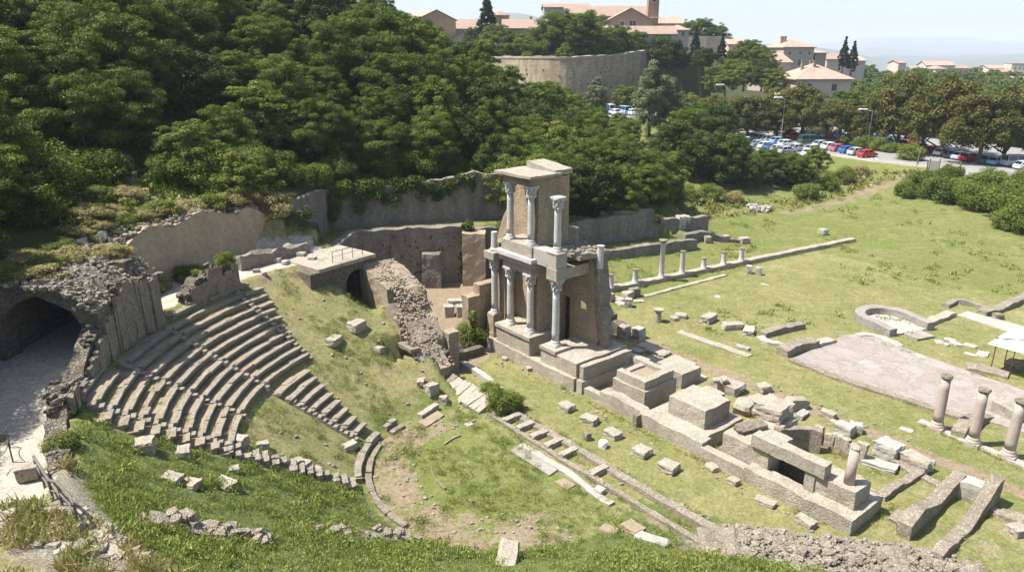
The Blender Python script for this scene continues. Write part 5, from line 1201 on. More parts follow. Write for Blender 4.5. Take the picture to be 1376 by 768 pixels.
for k, (px, py, sz) in enumerate([(1262, 460, .8), (1276, 457, .9), (1284, 462, 1.0), (1304, 465, 1.0), (1320, 476, 1.2), (1272, 463, .6), (1237, 480, .9), (1302, 476, .7), (1308, 478, .6)]):
    loose(px, py, 0, (sz, sz * .7, .2), rn(0, 3), (0, 0), 'small flat white stone set in the grass between basin and canopy, %s from the left' % ORD[[1, 3, 4, 6, 8, 2, 0, 5, 7][k]], 'pale', 'flat_stone', 'rock', 'white stones in the hall grass')
lowwall('pale rubble strip leading to the canopy foot', [(1298, 494), (1330, 500), (1356, 506)], 1.3, .25, 0, 'rubble'); loose(1362, 495, 0, (1.2, 1.0, .8), .4, (0, 0), 'dark pitted stone in front of the canopy', 'slab', 'loose_stone', 'rock')
def shelter():
    root = thing('canopy_shelter', 'white canvas canopy on thin poles over the ruins at the right edge', 'canopy', P(1365, 480, 0)); pz = [P(1328, 461, 2.3), P(1350, 447, 2.5), P(1440, 470 - 40, 2.5), P(1440, 492, 2.3)]
    b = MB(); V = [p for p in pz] + [p - np.array([0, 0, .05]) for p in pz]; b.add(V, [(0, 1, 2, 3), (7, 6, 5, 4), (0, 3, 7, 4), (1, 0, 4, 5), (2, 1, 5, 6), (3, 2, 6, 7)]); part('canvas', b, M['canvas'], root)
    m0, m1 = pz[0] * .55 + pz[1] * .45, pz[3] * .55 + pz[2] * .45; b = MB(); b.tube([m0 + (0, 0, .05), m1 + (0, 0, .05)], .04, 6); part('ridge_bar', b, M['iron'], root)
    for p in (pz[0] * .9 + pz[2] * .1, pz[1] * .9 + pz[3] * .1, pz[0] * .66 + pz[3] * .34, pz[0] * .35 + pz[3] * .65):
        b = MB(); b.tube([(p[0], p[1], 0), (p[0], p[1], p[2] - .03)], .035, 6); part('pole', b, M['iron'], root)
shelter()
# ---------------- colonnade on the field
PA = P(790, 398, .0); PB = P(1146, 324, .0)
def along(u, z=0.0): p = PA * (1 - u) + PB * u; return np.array([p[0], p[1], z])
def portico():
    root = thing('colonnade_wall', 'long low stone base wall of the colonnade crossing the field', 'low wall', along(.5)); b = MB(); b.wall([along(0), along(.5), along(1)], .85, -.4, lambda u: .55 - .1 * u, .6, .05, .08); part('wall', b, M['podium'], root)
    tops = [(819, 385, 368), (851, 378, 361), (884, 370, 322), (913, 365, 337), (942, 359, 346), (970, 354, 338), (996, 350, 333)]
    A, B = along(0)[:2], along(1)[:2]; AB = (B - A) / np.linalg.norm(B - A)
    for k, (px, pb, pt) in enumerate(tops):
        q = P(px, pb, .5)[:2]; c = A + AB * np.dot(q - A, AB); h = (D(px, pt, c[1])[2]); tall = k == 2
        r = thing('column_stump', 'tall grey column with a capital on the colonnade wall' if tall else 'short stump on the colonnade wall, %s from the left%s' % (ORD[k], ', just left of the tall column' if k == 1 else (', just right of the tall column' if k == 3 else '')), 'column', (c[0], c[1], .5), 'columns of the field colonnade')
        b = MB(); b.lathe((c[0], c[1], 0), [(.40, .42), (.38, .55), (.31, .62), (.30, 1.0), (.26, h - (.35 if tall else .1)), (.27, h - .05 if not tall else h - .34)], 14, .02); part('shaft', b, M['marble'], r, smooth=True)
        b = MB(); b.lathe((c[0], c[1], 0), [(.28, h - .35), (.34, h - .2), (.5, h - .08), (.5, h)] if tall else [(.27, h - .1), (.33, h - .06), (.33, h), (.2, h + .03)], 14, .03); part('capital' if tall else 'worn_top', b, M['slab'], r)
portico()
b = MB(); b.lathe(P(884, 432, 0), [(.33, -.05), (.3, .5), (.27, .95), (.42, 1.1), (.5, 1.25)], 14, .03); solo('pedestal', b, M['block'], 'small pedestal with a flat capital standing alone on the lawn', 'pedestal')
for k, (px, py, sz, kd, lab, mt) in enumerate([(808, 400, (.7, .6, 1.1), 'block', 'upright stone at the left end of the colonnade wall', 'block'), (819, 404, (.8, .7, .9), 'block', 'round column drum beside the upright stone by the colonnade', 'block'), (830, 404, (1.4, .8, .4), 'block', 'flat block before the left end of the colonnade wall', 'block'), (843, 402, (1.2, .9, .9), 'rock', 'reddish boulder before the colonnade wall', 'block'), (852, 398, (1.1, .9, 1.0), 'rock', 'dark boulder close to the colonnade wall', 'slab'), (844, 412, (.8, .7, .9), 'block', 'low pillar stone nearest the lawn before the colonnade', 'block'), (834, 409, (1.3, .7, .3), 'block', 'pale slab before the colonnade left end', 'pale'), (858, 405, (1.0, .6, .2), 'block', 'thin slab before the dark boulder of the colonnade', 'pale'),
        (906, 430, (.8, .6, .4), 'rock', 'small stone right of the lone pedestal', 'block'), (915, 427, (1.1, .7, .5), 'rock', 'grey boulder further right of the lone pedestal', 'block'), (952, 432, (1.7, .9, .7), 'block', 'long grey block on the lawn, left of the line of three', 'block'), (984, 441, (1.9, .9, .6), 'block', 'long grey block on the lawn, middle of the line of three', 'block'), (1006, 447, (1.5, .9, .5), 'block', 'long grey block on the lawn, right of the line of three', 'pale'),
        (1006, 367, (.8, .6, 1.0), 'rock', 'standing stone on the lawn below the colonnade, left of two', 'pale'), (1019, 369, (.7, .5, .95), 'rock', 'standing stone on the lawn below the colonnade, right of two', 'pale'), (950, 331, (.8, .8, .8), 'block', 'capital shaped stump on the lawn behind the colonnade, left of two', 'block'), (975, 327, (.8, .8, .7), 'block', 'capital shaped stump on the lawn behind the colonnade, right of two', 'block'), (1105, 317, (1.3, .9, .8), 'rock', 'grey stone behind the far end of the colonnade wall', 'block'),
        (998, 469, (1.2, .5, .3), 'block', 'small stone lying at the end of the long stone gutter', 'block'), (1028, 382, (1.0, .4, .08), 'rock', 'pale flat stone in the lawn right of the two standing stones', 'pale'), (964, 398, (.8, .5, .08), 'rock', 'pale flat stone in the lawn in front of the colonnade', 'pale')]):
    x, y = at(px, py, 0); zz = tz(x, y); b = MB(); getattr(b, kd)((x, y, zz + sz[2] / 2 - .06), sz, rn(0, 3)); solo('loose_stone', b, M[mt], lab, 'stone')
b = MB()
for i in range(70): p = P(1020 + rn(-14, 14), 282 + rn(-3, 3), 1.0); b.peb((p[0], p[1], tz(p[0], p[1]) + rn(.05, .6)), (rn(.3, .9), rn(.3, .8), rn(.2, .5)))
solo('rubble_heap', b, M['pale'], 'heap of pale rubble on the grass at the far edge of the field', 'rubble')
lowwall('long flat stone gutter sunk in the lawn behind the podiums', [(912, 446), (960, 463), (1008, 479)], .8, .12, 0, 'block', 'stone_gutter', .03)
lowwall('thin stone course before the colonnade wall', [(866, 399), (905, 388), (975, 370)], .5, .12, 0, 'block', 'stone_kerb', .04)
# back walls
def bw(label, a, th, zb, zt, mat='grey_wall'):
    b = MB(); b.wall(a, th, zb, zt, .5, .07, .18); return solo('terrace_wall', b, M[mat], label, 'wall')
bw('grey wall on the lawn behind the colonnade, nearest of the back walls', [(7.0, 78.4), (15, 82.4), (22.8, 86.1)], .9, -.4, 1.65)
bw('upper grey back wall with uneven top below the grove', [(4.6, 81.4), (11, 84.6), (18.3, 88.2)], .9, .3, lambda u: 4.2 + .6 * math.sin(u * 3.2) - 1.6 * sstep(.7, 1, u))
bw('triangular grey wall stub at the right end of the back walls', [P(916, 332, .3)[:2], P(940, 324, .5)[:2], P(1004, 322, .5)[:2]], .9, -.3, lambda u: 1.9 - 1.5 * sstep(.3, 1, u))
bw('short grey wall at the foot of the grove beside the bank', [P(885, 308, 2)[:2], P(920, 306, 2)[:2], P(949, 303, 2)[:2]], .9, .2, 3.4)
bw('dim grey wall in the shade under the grove', [P(805, 303, 3.3)[:2], P(840, 302, 3.3)[:2], P(875, 302, 3.0)[:2]], .9, 1.5, 5.2)
loose(915, 322, .4, (1.5, 1.2, 1.6), .3, (0, 0), 'broken pale pier at the left end of the triangular wall stub', 'pale'); loose(1000, 324, .4, (1.2, .9, .8), .3, (0, 0), 'squared stone ending the triangular wall stub', 'block')

# ---------------- stage edge and the low lines of the stage front
def stage_edge():
    root = thing('stage_edge_wall', 'low double wall with a row of square pits along the stage edge', 'low wall', SQ(0, 3.6, 0)); b = MB()
    b.wall([SQ(-5.2, 3.1), SQ(2, 3.1), SQ(10, 3.2), SQ(13.2, 3.3)], .35, -.3, .20, .4, .04, .07); b.wall([SQ(-5.2, 4.5), SQ(2, 4.5), SQ(10, 4.5), SQ(13.6, 4.6)], .55, -.3, .26, .4, .05, .10); part('wall', b, M['rubble'], root)
    c = MB()
    for s in (-4.9, -3.6, -2.2, -.8, .6, 2.0, 4.6): c.block(SQ(s, 3.8, .12), (.45, 1.3, .5), AL)
    part('cross_stones', c, M['block'], root)
stage_edge()
for k, s in enumerate([-11.3, -10.5, -9.7, -8.9, -8.1, -7.3, -6.6, -6.0]):
    c = SQ(s, 3.1 + .05 * k, .35); b = MB(); b.block(c, (rn(.75, 1.0), 1.7, rn(.35, .5)), AL + rn(-.15, .15), (.45 + rn(-.1, .1), rn(-.1, .1)))
    solo('tilted_slab', b, M['slab'] if k < 2 else M['block'], 'tilted grey slab on the sloping bank by the doorway wall, %s from the top' % ORD[k], 'stone slab', 'tilted slabs')
lowwall('narrow white stone strip on the stage edge above the tilted slabs', [(620, 490), (650, 508), (672, 528)], .5, .4, 0, 'pale', 'stone_kerb', .05)
sheet('stone_floor', [P(*p)[:2] for p in [(684, 606), (702, 598), (752, 630), (738, 640)]], .10, M['pave'], 'patch of bare pale paving in the orchestra'); sheet('stone_floor', [P(*p)[:2] for p in [(744, 648), (757, 643), (774, 652), (762, 659)]], .09, M['infill'], 'small brown paving patch beside the stone line')
sheet('stone_floor', [P(*p)[:2] for p in [(561, 568), (588, 553), (597, 559), (573, 575)]], .12, M['infill'], 'brown threshold slab at the edge of the orchestra')
lowwall('low step behind the brown threshold slab', [(563, 563), (588, 549)], .45, .4, 0, 'block', 'stone_kerb', .04)
lowwall('thin pale line of stones crossing the orchestra in front of the stage', [(700, 598), (760, 634), (800, 664), (822, 678)], .45, .14, 0, 'pale', 'stone_line', .06)
for k, (px, py, sz, kd, lab, mt) in enumerate([(761, 550, (1.0, .8, .5), 'block', 'squared stone on the stage lawn, farthest of the scattered ones', 'block'), (792, 567, (1.1, .8, .5), 'block', 'flat squared stone on the stage lawn, second from the tall ruin', 'block'), (824, 586, (1.1, .8, .45), 'block', 'flat squared stone on the stage lawn beside the white ball', 'block'), (862, 610, (1.0, .9, .5), 'block', 'squared stone on the stage lawn below the small post', 'block'), (898, 631, (1.1, .9, .55), 'block', 'squared stone on the stage lawn nearest the beam podium', 'block'), (789, 590, (.45, .4, .6), 'rock', 'small pointed dark stone on the stage lawn', 'slab'), (810, 600, (.5, .5, .5), 'rock', 'white rounded stone ball on the stage lawn', 'canvas'),
        (855, 572, (.4, .4, .95), 'block', 'small dark upright post stone by the low front wall', 'slab'), (985, 650, (.6, .5, .4), 'block', 'small squared stone before the beam podium, upper one', 'block'), (957, 630, (.8, .6, .35), 'rock', 'pale rough stone before the low front wall', 'block'), (1028, 676, (1.1, .6, .3), 'block', 'pair of flat stones before the beam podium wall', 'block'), (1082, 704, (1.0, .6, .45), 'block', 'brown squared stone before the right end of the front wall', 'block'),
        (818, 716, (.9, .7, .3), 'rock', 'brown flat stone among the weeds, left of two', 'infill'), (850, 718, (1.0, .8, .4), 'block', 'brown squared stone among the weeds, right of two', 'infill'), (875, 738, (1.6, .7, .3), 'rock', 'pale rubble slab among the weeds by the rubble bank', 'pale'), (630, 570, (.5, .5, .12), 'rock', 'round flat stone in the orchestra grass', 'pale'), (806, 661, (.6, .5, .35), 'rock', 'small stone on the pale line across the orchestra', 'pale'), (678, 483, (.5, .4, .3), 'rock', 'small stone on the grass below the tall ruin, left one', 'pale'), (711, 497, (.6, .5, .35), 'block', 'small stone on the grass below the tall ruin, right one', 'block')]):
    x, y = at(px, py, 0); zz = tz(x, y); b = MB(); getattr(b, kd)((x, y, zz + sz[2] / 2 - .06), sz, AL + rn(-.4, .4)); solo('loose_stone', b, M[mt], lab, 'stone')
# stones in the weeds at the lower left
for k, (px, py, z, sz, lab) in enumerate([(233, 653, 5.2, (.8, .6, .4), 'brown stone half sunk in the weeds, left of the close pair'), (257, 655, 5, (.9, .6, .35), 'brown stone half sunk in the weeds, right of the close pair'), (303, 652, 4.2, (.7, 1.2, .3), 'long brown slab lying in the weeds'), (314, 628, 4.0, (.5, .5, .3), 'small stone in the weeds above the long brown slab'), (195, 598, 6.2, (.9, .8, .7), 'rough boulder below the left end of the seats'), (247, 608, 5.2, (.9, .6, .5), 'squared stone under the ends of the lower seat rows'), (320, 592, 3.8, (1.1, .6, .5), 'long squared stone at the head of the broken stair'), (352, 592, 3.4, (.7, .5, .4), 'squared stone right of the head of the broken stair'), (398, 612, 2.6, (.5, .6, .5), 'grey stone beside the broken stair, left of three'), (408, 615, 2.4, (.6, .7, .5), 'grey stone beside the broken stair, middle of three'), (422, 620, 2.2, (.5, .6, .4), 'grey stone beside the broken stair, right of three')]):
    x, y = at(px, py, z); zz = tz(x, y); b = MB(); b.block((x, y, zz + sz[2] * .3), sz, rn(0, 3), (rn(-.15, .15), rn(-.15, .15))); solo('loose_stone', b, M['block'], lab, 'stone')
# broken wall tops in the foreground
def crest(label, pxs, th, h, n, mat='rubble', rg=.2):
    pts = [np.array(P(px, py, z)) for px, py, z in pxs]; b = MB(); zb = lambda u: float(np.interp(u, np.linspace(0, 1, len(pts)), [tz(*p[:2]) for p in pts]))
    b.wall(pts, th, lambda u: zb(u) - .6, lambda u: zb(u) + h, .35, .12, rg)
    for i in range(n):
        u = rn(0, 1); k = u * (len(pts) - 1); j = min(int(k), len(pts) - 2); p = pts[j] * (1 - k + j) + pts[j + 1] * (k - j); x, y = p[0] + rn(-th, th) * .7, p[1] + rn(-th, th) * .7
        b.peb((x, y, zb(u) + h * rn(.1, 1.0)), (rn(.2, .6), rn(.2, .5), rn(.12, .32)))
    return solo('ruined_wall', b, M[mat], label, 'ruin wall')
crest('long broken wall crest among the weeds in the left foreground', [(205, 724, 6), (260, 722, 5.6), (320, 726, 5), (365, 730, 4.5)], .8, .35, 60)
crest('short stony crest among the weeds right of the long broken one', [(425, 720, 2.8), (448, 718, 2.5), (462, 720, 2.4)], .7, .22, 20); crest('low pale rubble crest at the edge of the orchestra in the foreground', [(488, 716, 1.8), (520, 712, 1.4), (552, 712, 1.0)], .7, .25, 24)
b = MB(); x, y = at(682, 752, 1.2); b.block((x, y, tz(x, y) + .22), (.95, 1.9, .6), -.12); solo('stone_block', b, M['block'], 'lichen covered long block at the bottom edge of the view', 'stone')
def rubble_bank():
    root = thing('rubble_bank', 'wide bank of pale rubble along the bottom right corner', 'rubble', P(1140, 755, 0)); pts = [P(940, 732, 0), P(1000, 728, .4), P(1060, 738, .6), P(1140, 745, .6), P(1220, 752, .5), P(1330, 778, .3)]
    b = MB(); b.wall(pts, 1.9, -.5, lambda u: .0 + .38 * math.sin(u * 3.2) + .10 * math.sin(u * 19), .3, .16, .4, .7, .9); part('core', b, M['rubble'], root)
    c = MB()
    for i in range(3000):
        u = rn(0, 1); k = u * 5; j = min(int(k), 4); p = pts[j] * (1 - k + j) + pts[j + 1] * (k - j); o = rn(-1.9, 1.9); q = rn(.06, .24) if random.random() < .93 else rn(.24, .5)
        c.peb((p[0] + o * .4, p[1] + o * .9, .14 + .38 * math.sin(u * 3.2) - min(abs(o), 2) * .14 + rn(-.08, .1)), (q * rn(.8, 1.3), q * rn(.8, 1.2), q * rn(.4, .8)))
    part('loose_rubble', c, M['rubble'], root)
rubble_bank()
b = MB()
for i in range(200):
    p = P(rn(-20, 240), rn(690, 760), 8.0); z = tz(p[0], p[1])
    if p[1] < 18 or np.hypot(p[0] - CX, p[1] - CY) < 21.4: continue
    b.peb((p[0], p[1], z + .03), (rn(.12, .55), rn(.12, .5), rn(.1, .3)))
o = solo('rubble', b, M['block'], 'scattered small rubble on the dry ground at the lower left', 'rubble', kind='stuff')
b = MB(); x, y = at(38, 640, 7.1); b.rock((x, y, 7.35), (.8, .65, .65), .4); solo('loose_stone', b, M['block'], 'large rough boulder on the white path beside the railing', 'stone')
def railing():
    pts = [P(48, 626, 7.5), P(60, 652, 7.5), P(72, 672, 7.6), P(86, 690, 7.8), P(102, 704, 8.0), P(108, 716, 8)]
    root = thing('railing', 'weathered wooden railing between the white path and the weedy slope', 'railing', pts[2]); t = []
    for p in pts:
        z = tz(p[0], p[1]); a = MB(); a.tube([(p[0], p[1], z - .2), (p[0] + rn(-.04, .04), p[1], z + 1.0)], .05, 7); part('post', a, M['woodrail'], root); t.append((p[0], p[1], z + .98))
    a = MB(); a.tube(t, .055, 7); part('top_rail', a, M['woodrail'], root); a = MB(); a.tube([(x_, y_, z_ - .45) for x_, y_, z_ in t], .035, 7); part('lower_rail', a, M['woodrail'], root)
railing()
def chainrail():
    pts = [P(-12, 592, 7.1), P(14, 602, 7.1), P(18, 622, 7.0), P(-8, 640, 7.0)]; root = thing('rope_barrier', 'thin dark rope barrier across the shaded path at the left edge', 'barrier', pts[1])
    for p in pts[:3]: a = MB(); a.tube([(p[0], p[1], 6.8), (p[0], p[1], 8.0)], .03, 6); part('post', a, M['iron'], root)
    a = MB(); a.tube([(pts[i][0] * (1 - u) + pts[i + 1][0] * u, pts[i][1] * (1 - u) + pts[i + 1][1] * u, 7.95 - 1.2 * u * (1 - u)) for i in range(3) for u in np.linspace(0, 1, 6)], .018, 5); part('rope', a, M['iron'], root)
chainrail()
# ================================================================== TOWN
T = {
    'tile': mat_tile('roof_tiles', (.37, .25, .195), (.45, .32, .255), (.32, .24, .19)), 'tile_pale': mat_tile('pale_roof_tiles', (.43, .33, .26), (.51, .41, .325), (.37, .265, .20)), 'tile_grey': mat_tile('weathered_roof_tiles', (.44, .34, .26), (.52, .41, .32), (.36, .27, .21)),
    'plaster': mat_stone('old_plaster', (.44, .38, .30), (.52, .46, .38), (.30, .25, .19), .4, .3, .2), 'ochre': mat_stone('ochre_stone', (.36, .26, .17), (.44, .33, .22), (.22, .16, .11), .5, .3, .3), 'grey': mat_stone('grey_plaster', (.36, .34, .28), (.44, .41, .35), (.26, .23, .19), .4, .3, .2),
    'rose': mat_stone('rose_plaster', (.58, .47, .38), (.66, .55, .46), (.44, .35, .28), .35, .3, .2), 'tower': mat_brick('tower_brick', (.36, .24, .15), (.44, .31, .20), (.36, .27, .19), .6, .22, (.25, .17, .11), .4, .3),
    'window': mat_plain('dark_window', (.035, .035, .04), .25, .5, 0, .1), 'trim': mat_plain('pale_trim', (.55, .51, .45), .8, .1), 'city': mat_brick('city_wall_stone', (.40, .315, .205), (.52, .43, .30), (.22, .175, .12), 1.3, .6, (.19, .16, .12), .8, .7),
    'citydark': mat_rubble('grey_wall_stone', (.24, .22, .19), (.31, .285, .25), (.15, .13, .11), .55, 1.7, (.12, .11, .095), .6, .5), 'asphalt': mat_stone('asphalt', (.13, .13, .125), (.19, .185, .175), (.08, .08, .08), .3, .3, .2, (.22, .21, .2), .2), 'road': mat_stone('pale_road', (.23, .225, .21), (.30, .29, .275), (.14, .14, .13), .3, .3, .2),
}
def house(name, label, px0, px1, pyb, pye, d, depth=12, roof='gable', rh=2.5, wall='plaster', tile='tile', yaw=0.0, wins=(), along=True, chim=0, cat='building', extra=None, over=.5):
    """px0..px1, pyb (foot) and pye (eaves) are the survey of its front at distance d"""
    a = D(px0, pyb, d); e = D(px1, pyb, d); top = D((px0 + px1) / 2, pye, d)[2]; w = abs(e[0] - a[0]) / math.cos(yaw); cx = (a[0] + e[0]) / 2; z0 = a[2]; h = top - z0
    root = thing(name, label, cat, (cx, d, z0)); c, s = math.cos(yaw), math.sin(yaw)
    fn = lambda u, v, z: np.array([cx + u * c - v * s, d + u * s + v * c, z0 + z])
    hw = w / 2; b = MB(); b.rbox(fn, -hw, hw, 0, depth, -6, h, 50, 0)
    if roof == 'gable' and not along: b.add([fn(-hw, 0, h), fn(hw, 0, h), fn(0, 0, h + rh), fn(-hw, depth, h), fn(hw, depth, h), fn(0, depth, h + rh)], [(0, 1, 2), (4, 3, 5), (0, 2, 5, 3), (2, 1, 4, 5)])
    if roof == 'gable' and along: b.add([fn(-hw, 0, h), fn(-hw, depth, h), fn(-hw, depth / 2, h + rh), fn(hw, 0, h), fn(hw, depth, h), fn(hw, depth / 2, h + rh)], [(1, 0, 2), (3, 4, 5), (0, 3, 5, 2), (4, 1, 2, 5)])
    wl = part('wall', b, T[wall], root, True)
    o = over; t = .28; V = None
    if roof == 'gable' and along: prof = [[fn(-hw - o, -o, h - o * rh / depth * 2), fn(hw + o, -o, h - o * rh / depth * 2), fn(hw + o, depth / 2, h + rh), fn(-hw - o, depth / 2, h + rh)], [fn(-hw - o, depth / 2, h + rh), fn(hw + o, depth / 2, h + rh), fn(hw + o, depth + o, h - o * rh / depth * 2), fn(-hw - o, depth + o, h - o * rh / depth * 2)]]
    elif roof == 'gable': prof = [[fn(-hw - o, -o, h - o * rh / hw), fn(0, -o, h + rh), fn(0, depth + o, h + rh), fn(-hw - o, depth + o, h - o * rh / hw)], [fn(0, -o, h + rh), fn(hw + o, -o, h - o * rh / hw), fn(hw + o, depth + o, h - o * rh / hw), fn(0, depth + o, h + rh)]]
    elif roof == 'shed': prof = [[fn(-hw - o, -o, h), fn(hw + o, -o, h), fn(hw + o, depth, h + rh), fn(-hw - o, depth, h + rh)]]
    elif roof == 'flat': prof = [[fn(-hw - .2, -.2, h + .05), fn(hw + .2, -.2, h + .05), fn(hw + .2, depth, h + .1), fn(-hw - .2, depth, h + .1)]]
    else:
        i = min(depth / 2, hw) * .98; A, B, C_, D_ = fn(-hw - o, -o, h - .1), fn(hw + o, -o, h - .1), fn(hw + o, depth + o, h - .1), fn(-hw - o, depth + o, h - .1)
        r0, r1 = (fn(-hw + i, depth / 2, h + rh), fn(hw - i, depth / 2, h + rh)) if hw >= depth / 2 else (fn(0, i, h + rh), fn(0, depth - i, h + rh))
        prof = [[A, B, r1, r0], [B, C_, r1], [C_, D_, r0, r1], [D_, A, r0]] if hw >= depth / 2 else [[A, B, r0], [B, C_, r1, r0], [C_, D_, r1], [D_, A, r0, r1]]
    b = MB()
    for q in prof:
        q = [np.array(p) for p in q]; n = len(q); dn = np.array([0, 0, t]); V = [p + dn for p in q] + [p + dn * .12 for p in q]
        b.add(V, [tuple(range(n)), tuple(range(2 * n - 1, n - 1, -1))] + [(k, n + k, n + (k + 1) % n, (k + 1) % n) for k in range(n)])
    rf = part('roof', b, T[tile], root, True)
    for k in range(chim):
        u = random.uniform(-.6, .6) * hw; v = depth * random.uniform(.35, .6); b = MB(); b.rbox(fn, u - .4, u + .4, v - .35, v + .35, h, h + rh + .9, 9, 0); b.rbox(fn, u - .55, u + .55, v - .5, v + .5, h + rh + .9, h + rh + 1.1, 9, 0); part('chimney', b, T['ochre'], rf)
    for face, u, z, ww, hh in wins:         # face 0 front, 1 right end, -1 left end; u, z as shares
        def wf(du, dz, out):
            if face == 0: return fn(-hw + w * u + du, -out, h * z + dz)
            if face == 1: return fn(hw + out, depth * u + du, h * z + dz)
            return fn(-hw - out, depth * u + du, h * z + dz)
        q = MB(); V = [wf(-ww / 2 - .16, -hh / 2 - .16, .05), wf(ww / 2 + .16, -hh / 2 - .16, .05), wf(ww / 2 + .16, hh / 2 + .16, .05), wf(-ww / 2 - .16, hh / 2 + .16, .05)] + [wf(-ww / 2 - .16, -hh / 2 - .16, -.1), wf(ww / 2 + .16, -hh / 2 - .16, -.1), wf(ww / 2 + .16, hh / 2 + .16, -.1), wf(-ww / 2 - .16, hh / 2 + .16, -.1)]
        q.add(V, [(0, 1, 2, 3), (0, 4, 5, 1), (1, 5, 6, 2), (2, 6, 7, 3), (3, 7, 4, 0)]); win = part('window', q, T['trim'], root)
        q = MB(); q.add([wf(-ww / 2, -hh / 2, .07), wf(ww / 2, -hh / 2, .07), wf(ww / 2, hh / 2, .07), wf(-ww / 2, hh / 2, .07)], [(0, 1, 2, 3)]); part('pane', q, T['window'], win)
        q = MB(); q.add([wf(-.04, -hh / 2, .09), wf(.04, -hh / 2, .09), wf(.04, hh / 2, .09), wf(-.04, hh / 2, .09)], [(0, 1, 2, 3)]); part('glazing_bar', q, T['trim'], win)
    return root, fn, w, h
# the great convex city wall
def citywall():
    root = thing('city_wall', 'high convex medieval city wall with a curving worn top', 'city wall', D(770, 130, 201)); NW = len(TOWNW) - 1
    zt = [p[2] for p in TOWNW]; b = MB(); b.wall([tuple(p[:2]) for p in TOWNW], 2.2, 4.0, lambda u: float(np.interp(u, np.linspace(0, 1, NW + 1), zt)) + .25, 1.5, .10, .35, .3, .0); part('masonry', b, T['city'], root, True)
    h = MB()
    for i in range(60):
        u = rn(.1, .98); k = u * NW; j = min(int(k), NW - 1); p = TOWNW[j] * (1 - k + j) + TOWNW[j + 1] * (k - j); dv = TOWNW[j + 1][:2] - TOWNW[j][:2]; dv /= np.linalg.norm(dv); h.box((p[0] + dv[1] * 1.1, p[1] - dv[0] * 1.1, rn(11, 19)), (.34, .3, .36), math.atan2(dv[1], dv[0]))
    part('hole_shade_boxes', h, M['iron'], root)  # shade of the wall holes painted as dark boxes on the masonry
    c = MB(); c.wall([tuple(p[:2]) for p in TOWNW], 2.5, lambda u: float(np.interp(u, np.linspace(0, 1, NW + 1), zt)) - .1, lambda u: float(np.interp(u, np.linspace(0, 1, NW + 1), zt)) + .45, 1.5, .1, .25, .3); part('coping', c, M['block'], root)
    g = thing('city_wall', 'plain grey far wall behind the pointed cypress', 'city wall', D(945, 80, 285)); z = D(945, 49, 285)[2]; b = MB(); b.wall([D(912, 49, 292)[:2], D(950, 49, 285)[:2], D(979, 52, 282)[:2]], 2.0, 8, z, 2, .1, .2, .3); part('masonry', b, T['citydark'], g)
citywall()
W3 = lambda n, z, ww=1.1, hh=1.6, f=0, a=.1, b=.9: [(f, a + (b - a) * (k + .5) / n, z, ww, hh) for k in range(n)]
house('building', 'pale building with a row of small square windows at the left end of the terrace', 604, 643, 78, 52, 262, 14, 'gable', 2.6, 'grey', 'tile_pale', 0, W3(5, .80, 1.0, 1.5, 0, .30, .98), False)
house('building', 'low wing with a long tiled roof behind the terrace trees, left part', 583, 648, 60, 39, 280, 16, 'gable', 3.4, 'plaster', 'tile', 0, ())
house('building', 'low wing with a long tiled roof right of the tall fir', 676, 735, 60, 38.5, 250, 16, 'gable', 2.9, 'plaster', 'tile', 0, (), chim=1)
house('building', 'gabled house with a sloping roof at the far left of the monastery', 562, 612, 50, 27, 268, 20, 'gable', 3.2, 'ochre', 'tile_pale', .5, (), False)
house('building', 'block with a flat tiled top and one dark window left of the church', 731, 792, 50, 10.5, 275, 18, 'gable', 1.6, 'grey', 'tile', 0, [(0, .14, .78, 1.6, 2.2), (0, .8, .75, 1.3, 2)])
r_, fn_, w_, h_ = house('church', 'long brick church nave with a tiled roof', 760, 870, 46, 22, 266, 14, 'gable', 3.4, 'ochre', 'tile', 0, [(0, .3, .6, 1.0, 2.0), (0, .5, .6, 1.0, 2.0), (0, .7, .6, 1.0, 2.0)])
house('chapel', 'gabled brick chapel in front of the church nave', 816, 877, 42, 28, 252, 12, 'gable', 3.8, 'ochre', 'tile_pale', 0, [(0, .32, .6, 1.2, 2.2), (0, .55, .55, 2.2, 3.0)], False)
house('building', 'low tiled building at the foot of the chapel, left', 806, 858, 50, 45.5, 240, 10, 'gable', 2.2, 'plaster', 'tile', 0, ())
house('building', 'low tiled building at the foot of the chapel, right', 858, 908, 52, 46.0, 238, 10, 'gable', 2.3, 'plaster', 'tile', 0, W3(3, .6, .8, 1.0))
house('building', 'tile roofed house right of the bell tower', 884, 916, 48, 32, 270, 14, 'gable', 2.2, 'ochre', 'tile_pale', 0, W3(3, .6))
house('building', 'small house at the right edge of the monastery', 900, 925, 52, 41, 262, 10, 'hip', 1.6, 'plaster', 'tile_pale', 0, W3(2, .6))
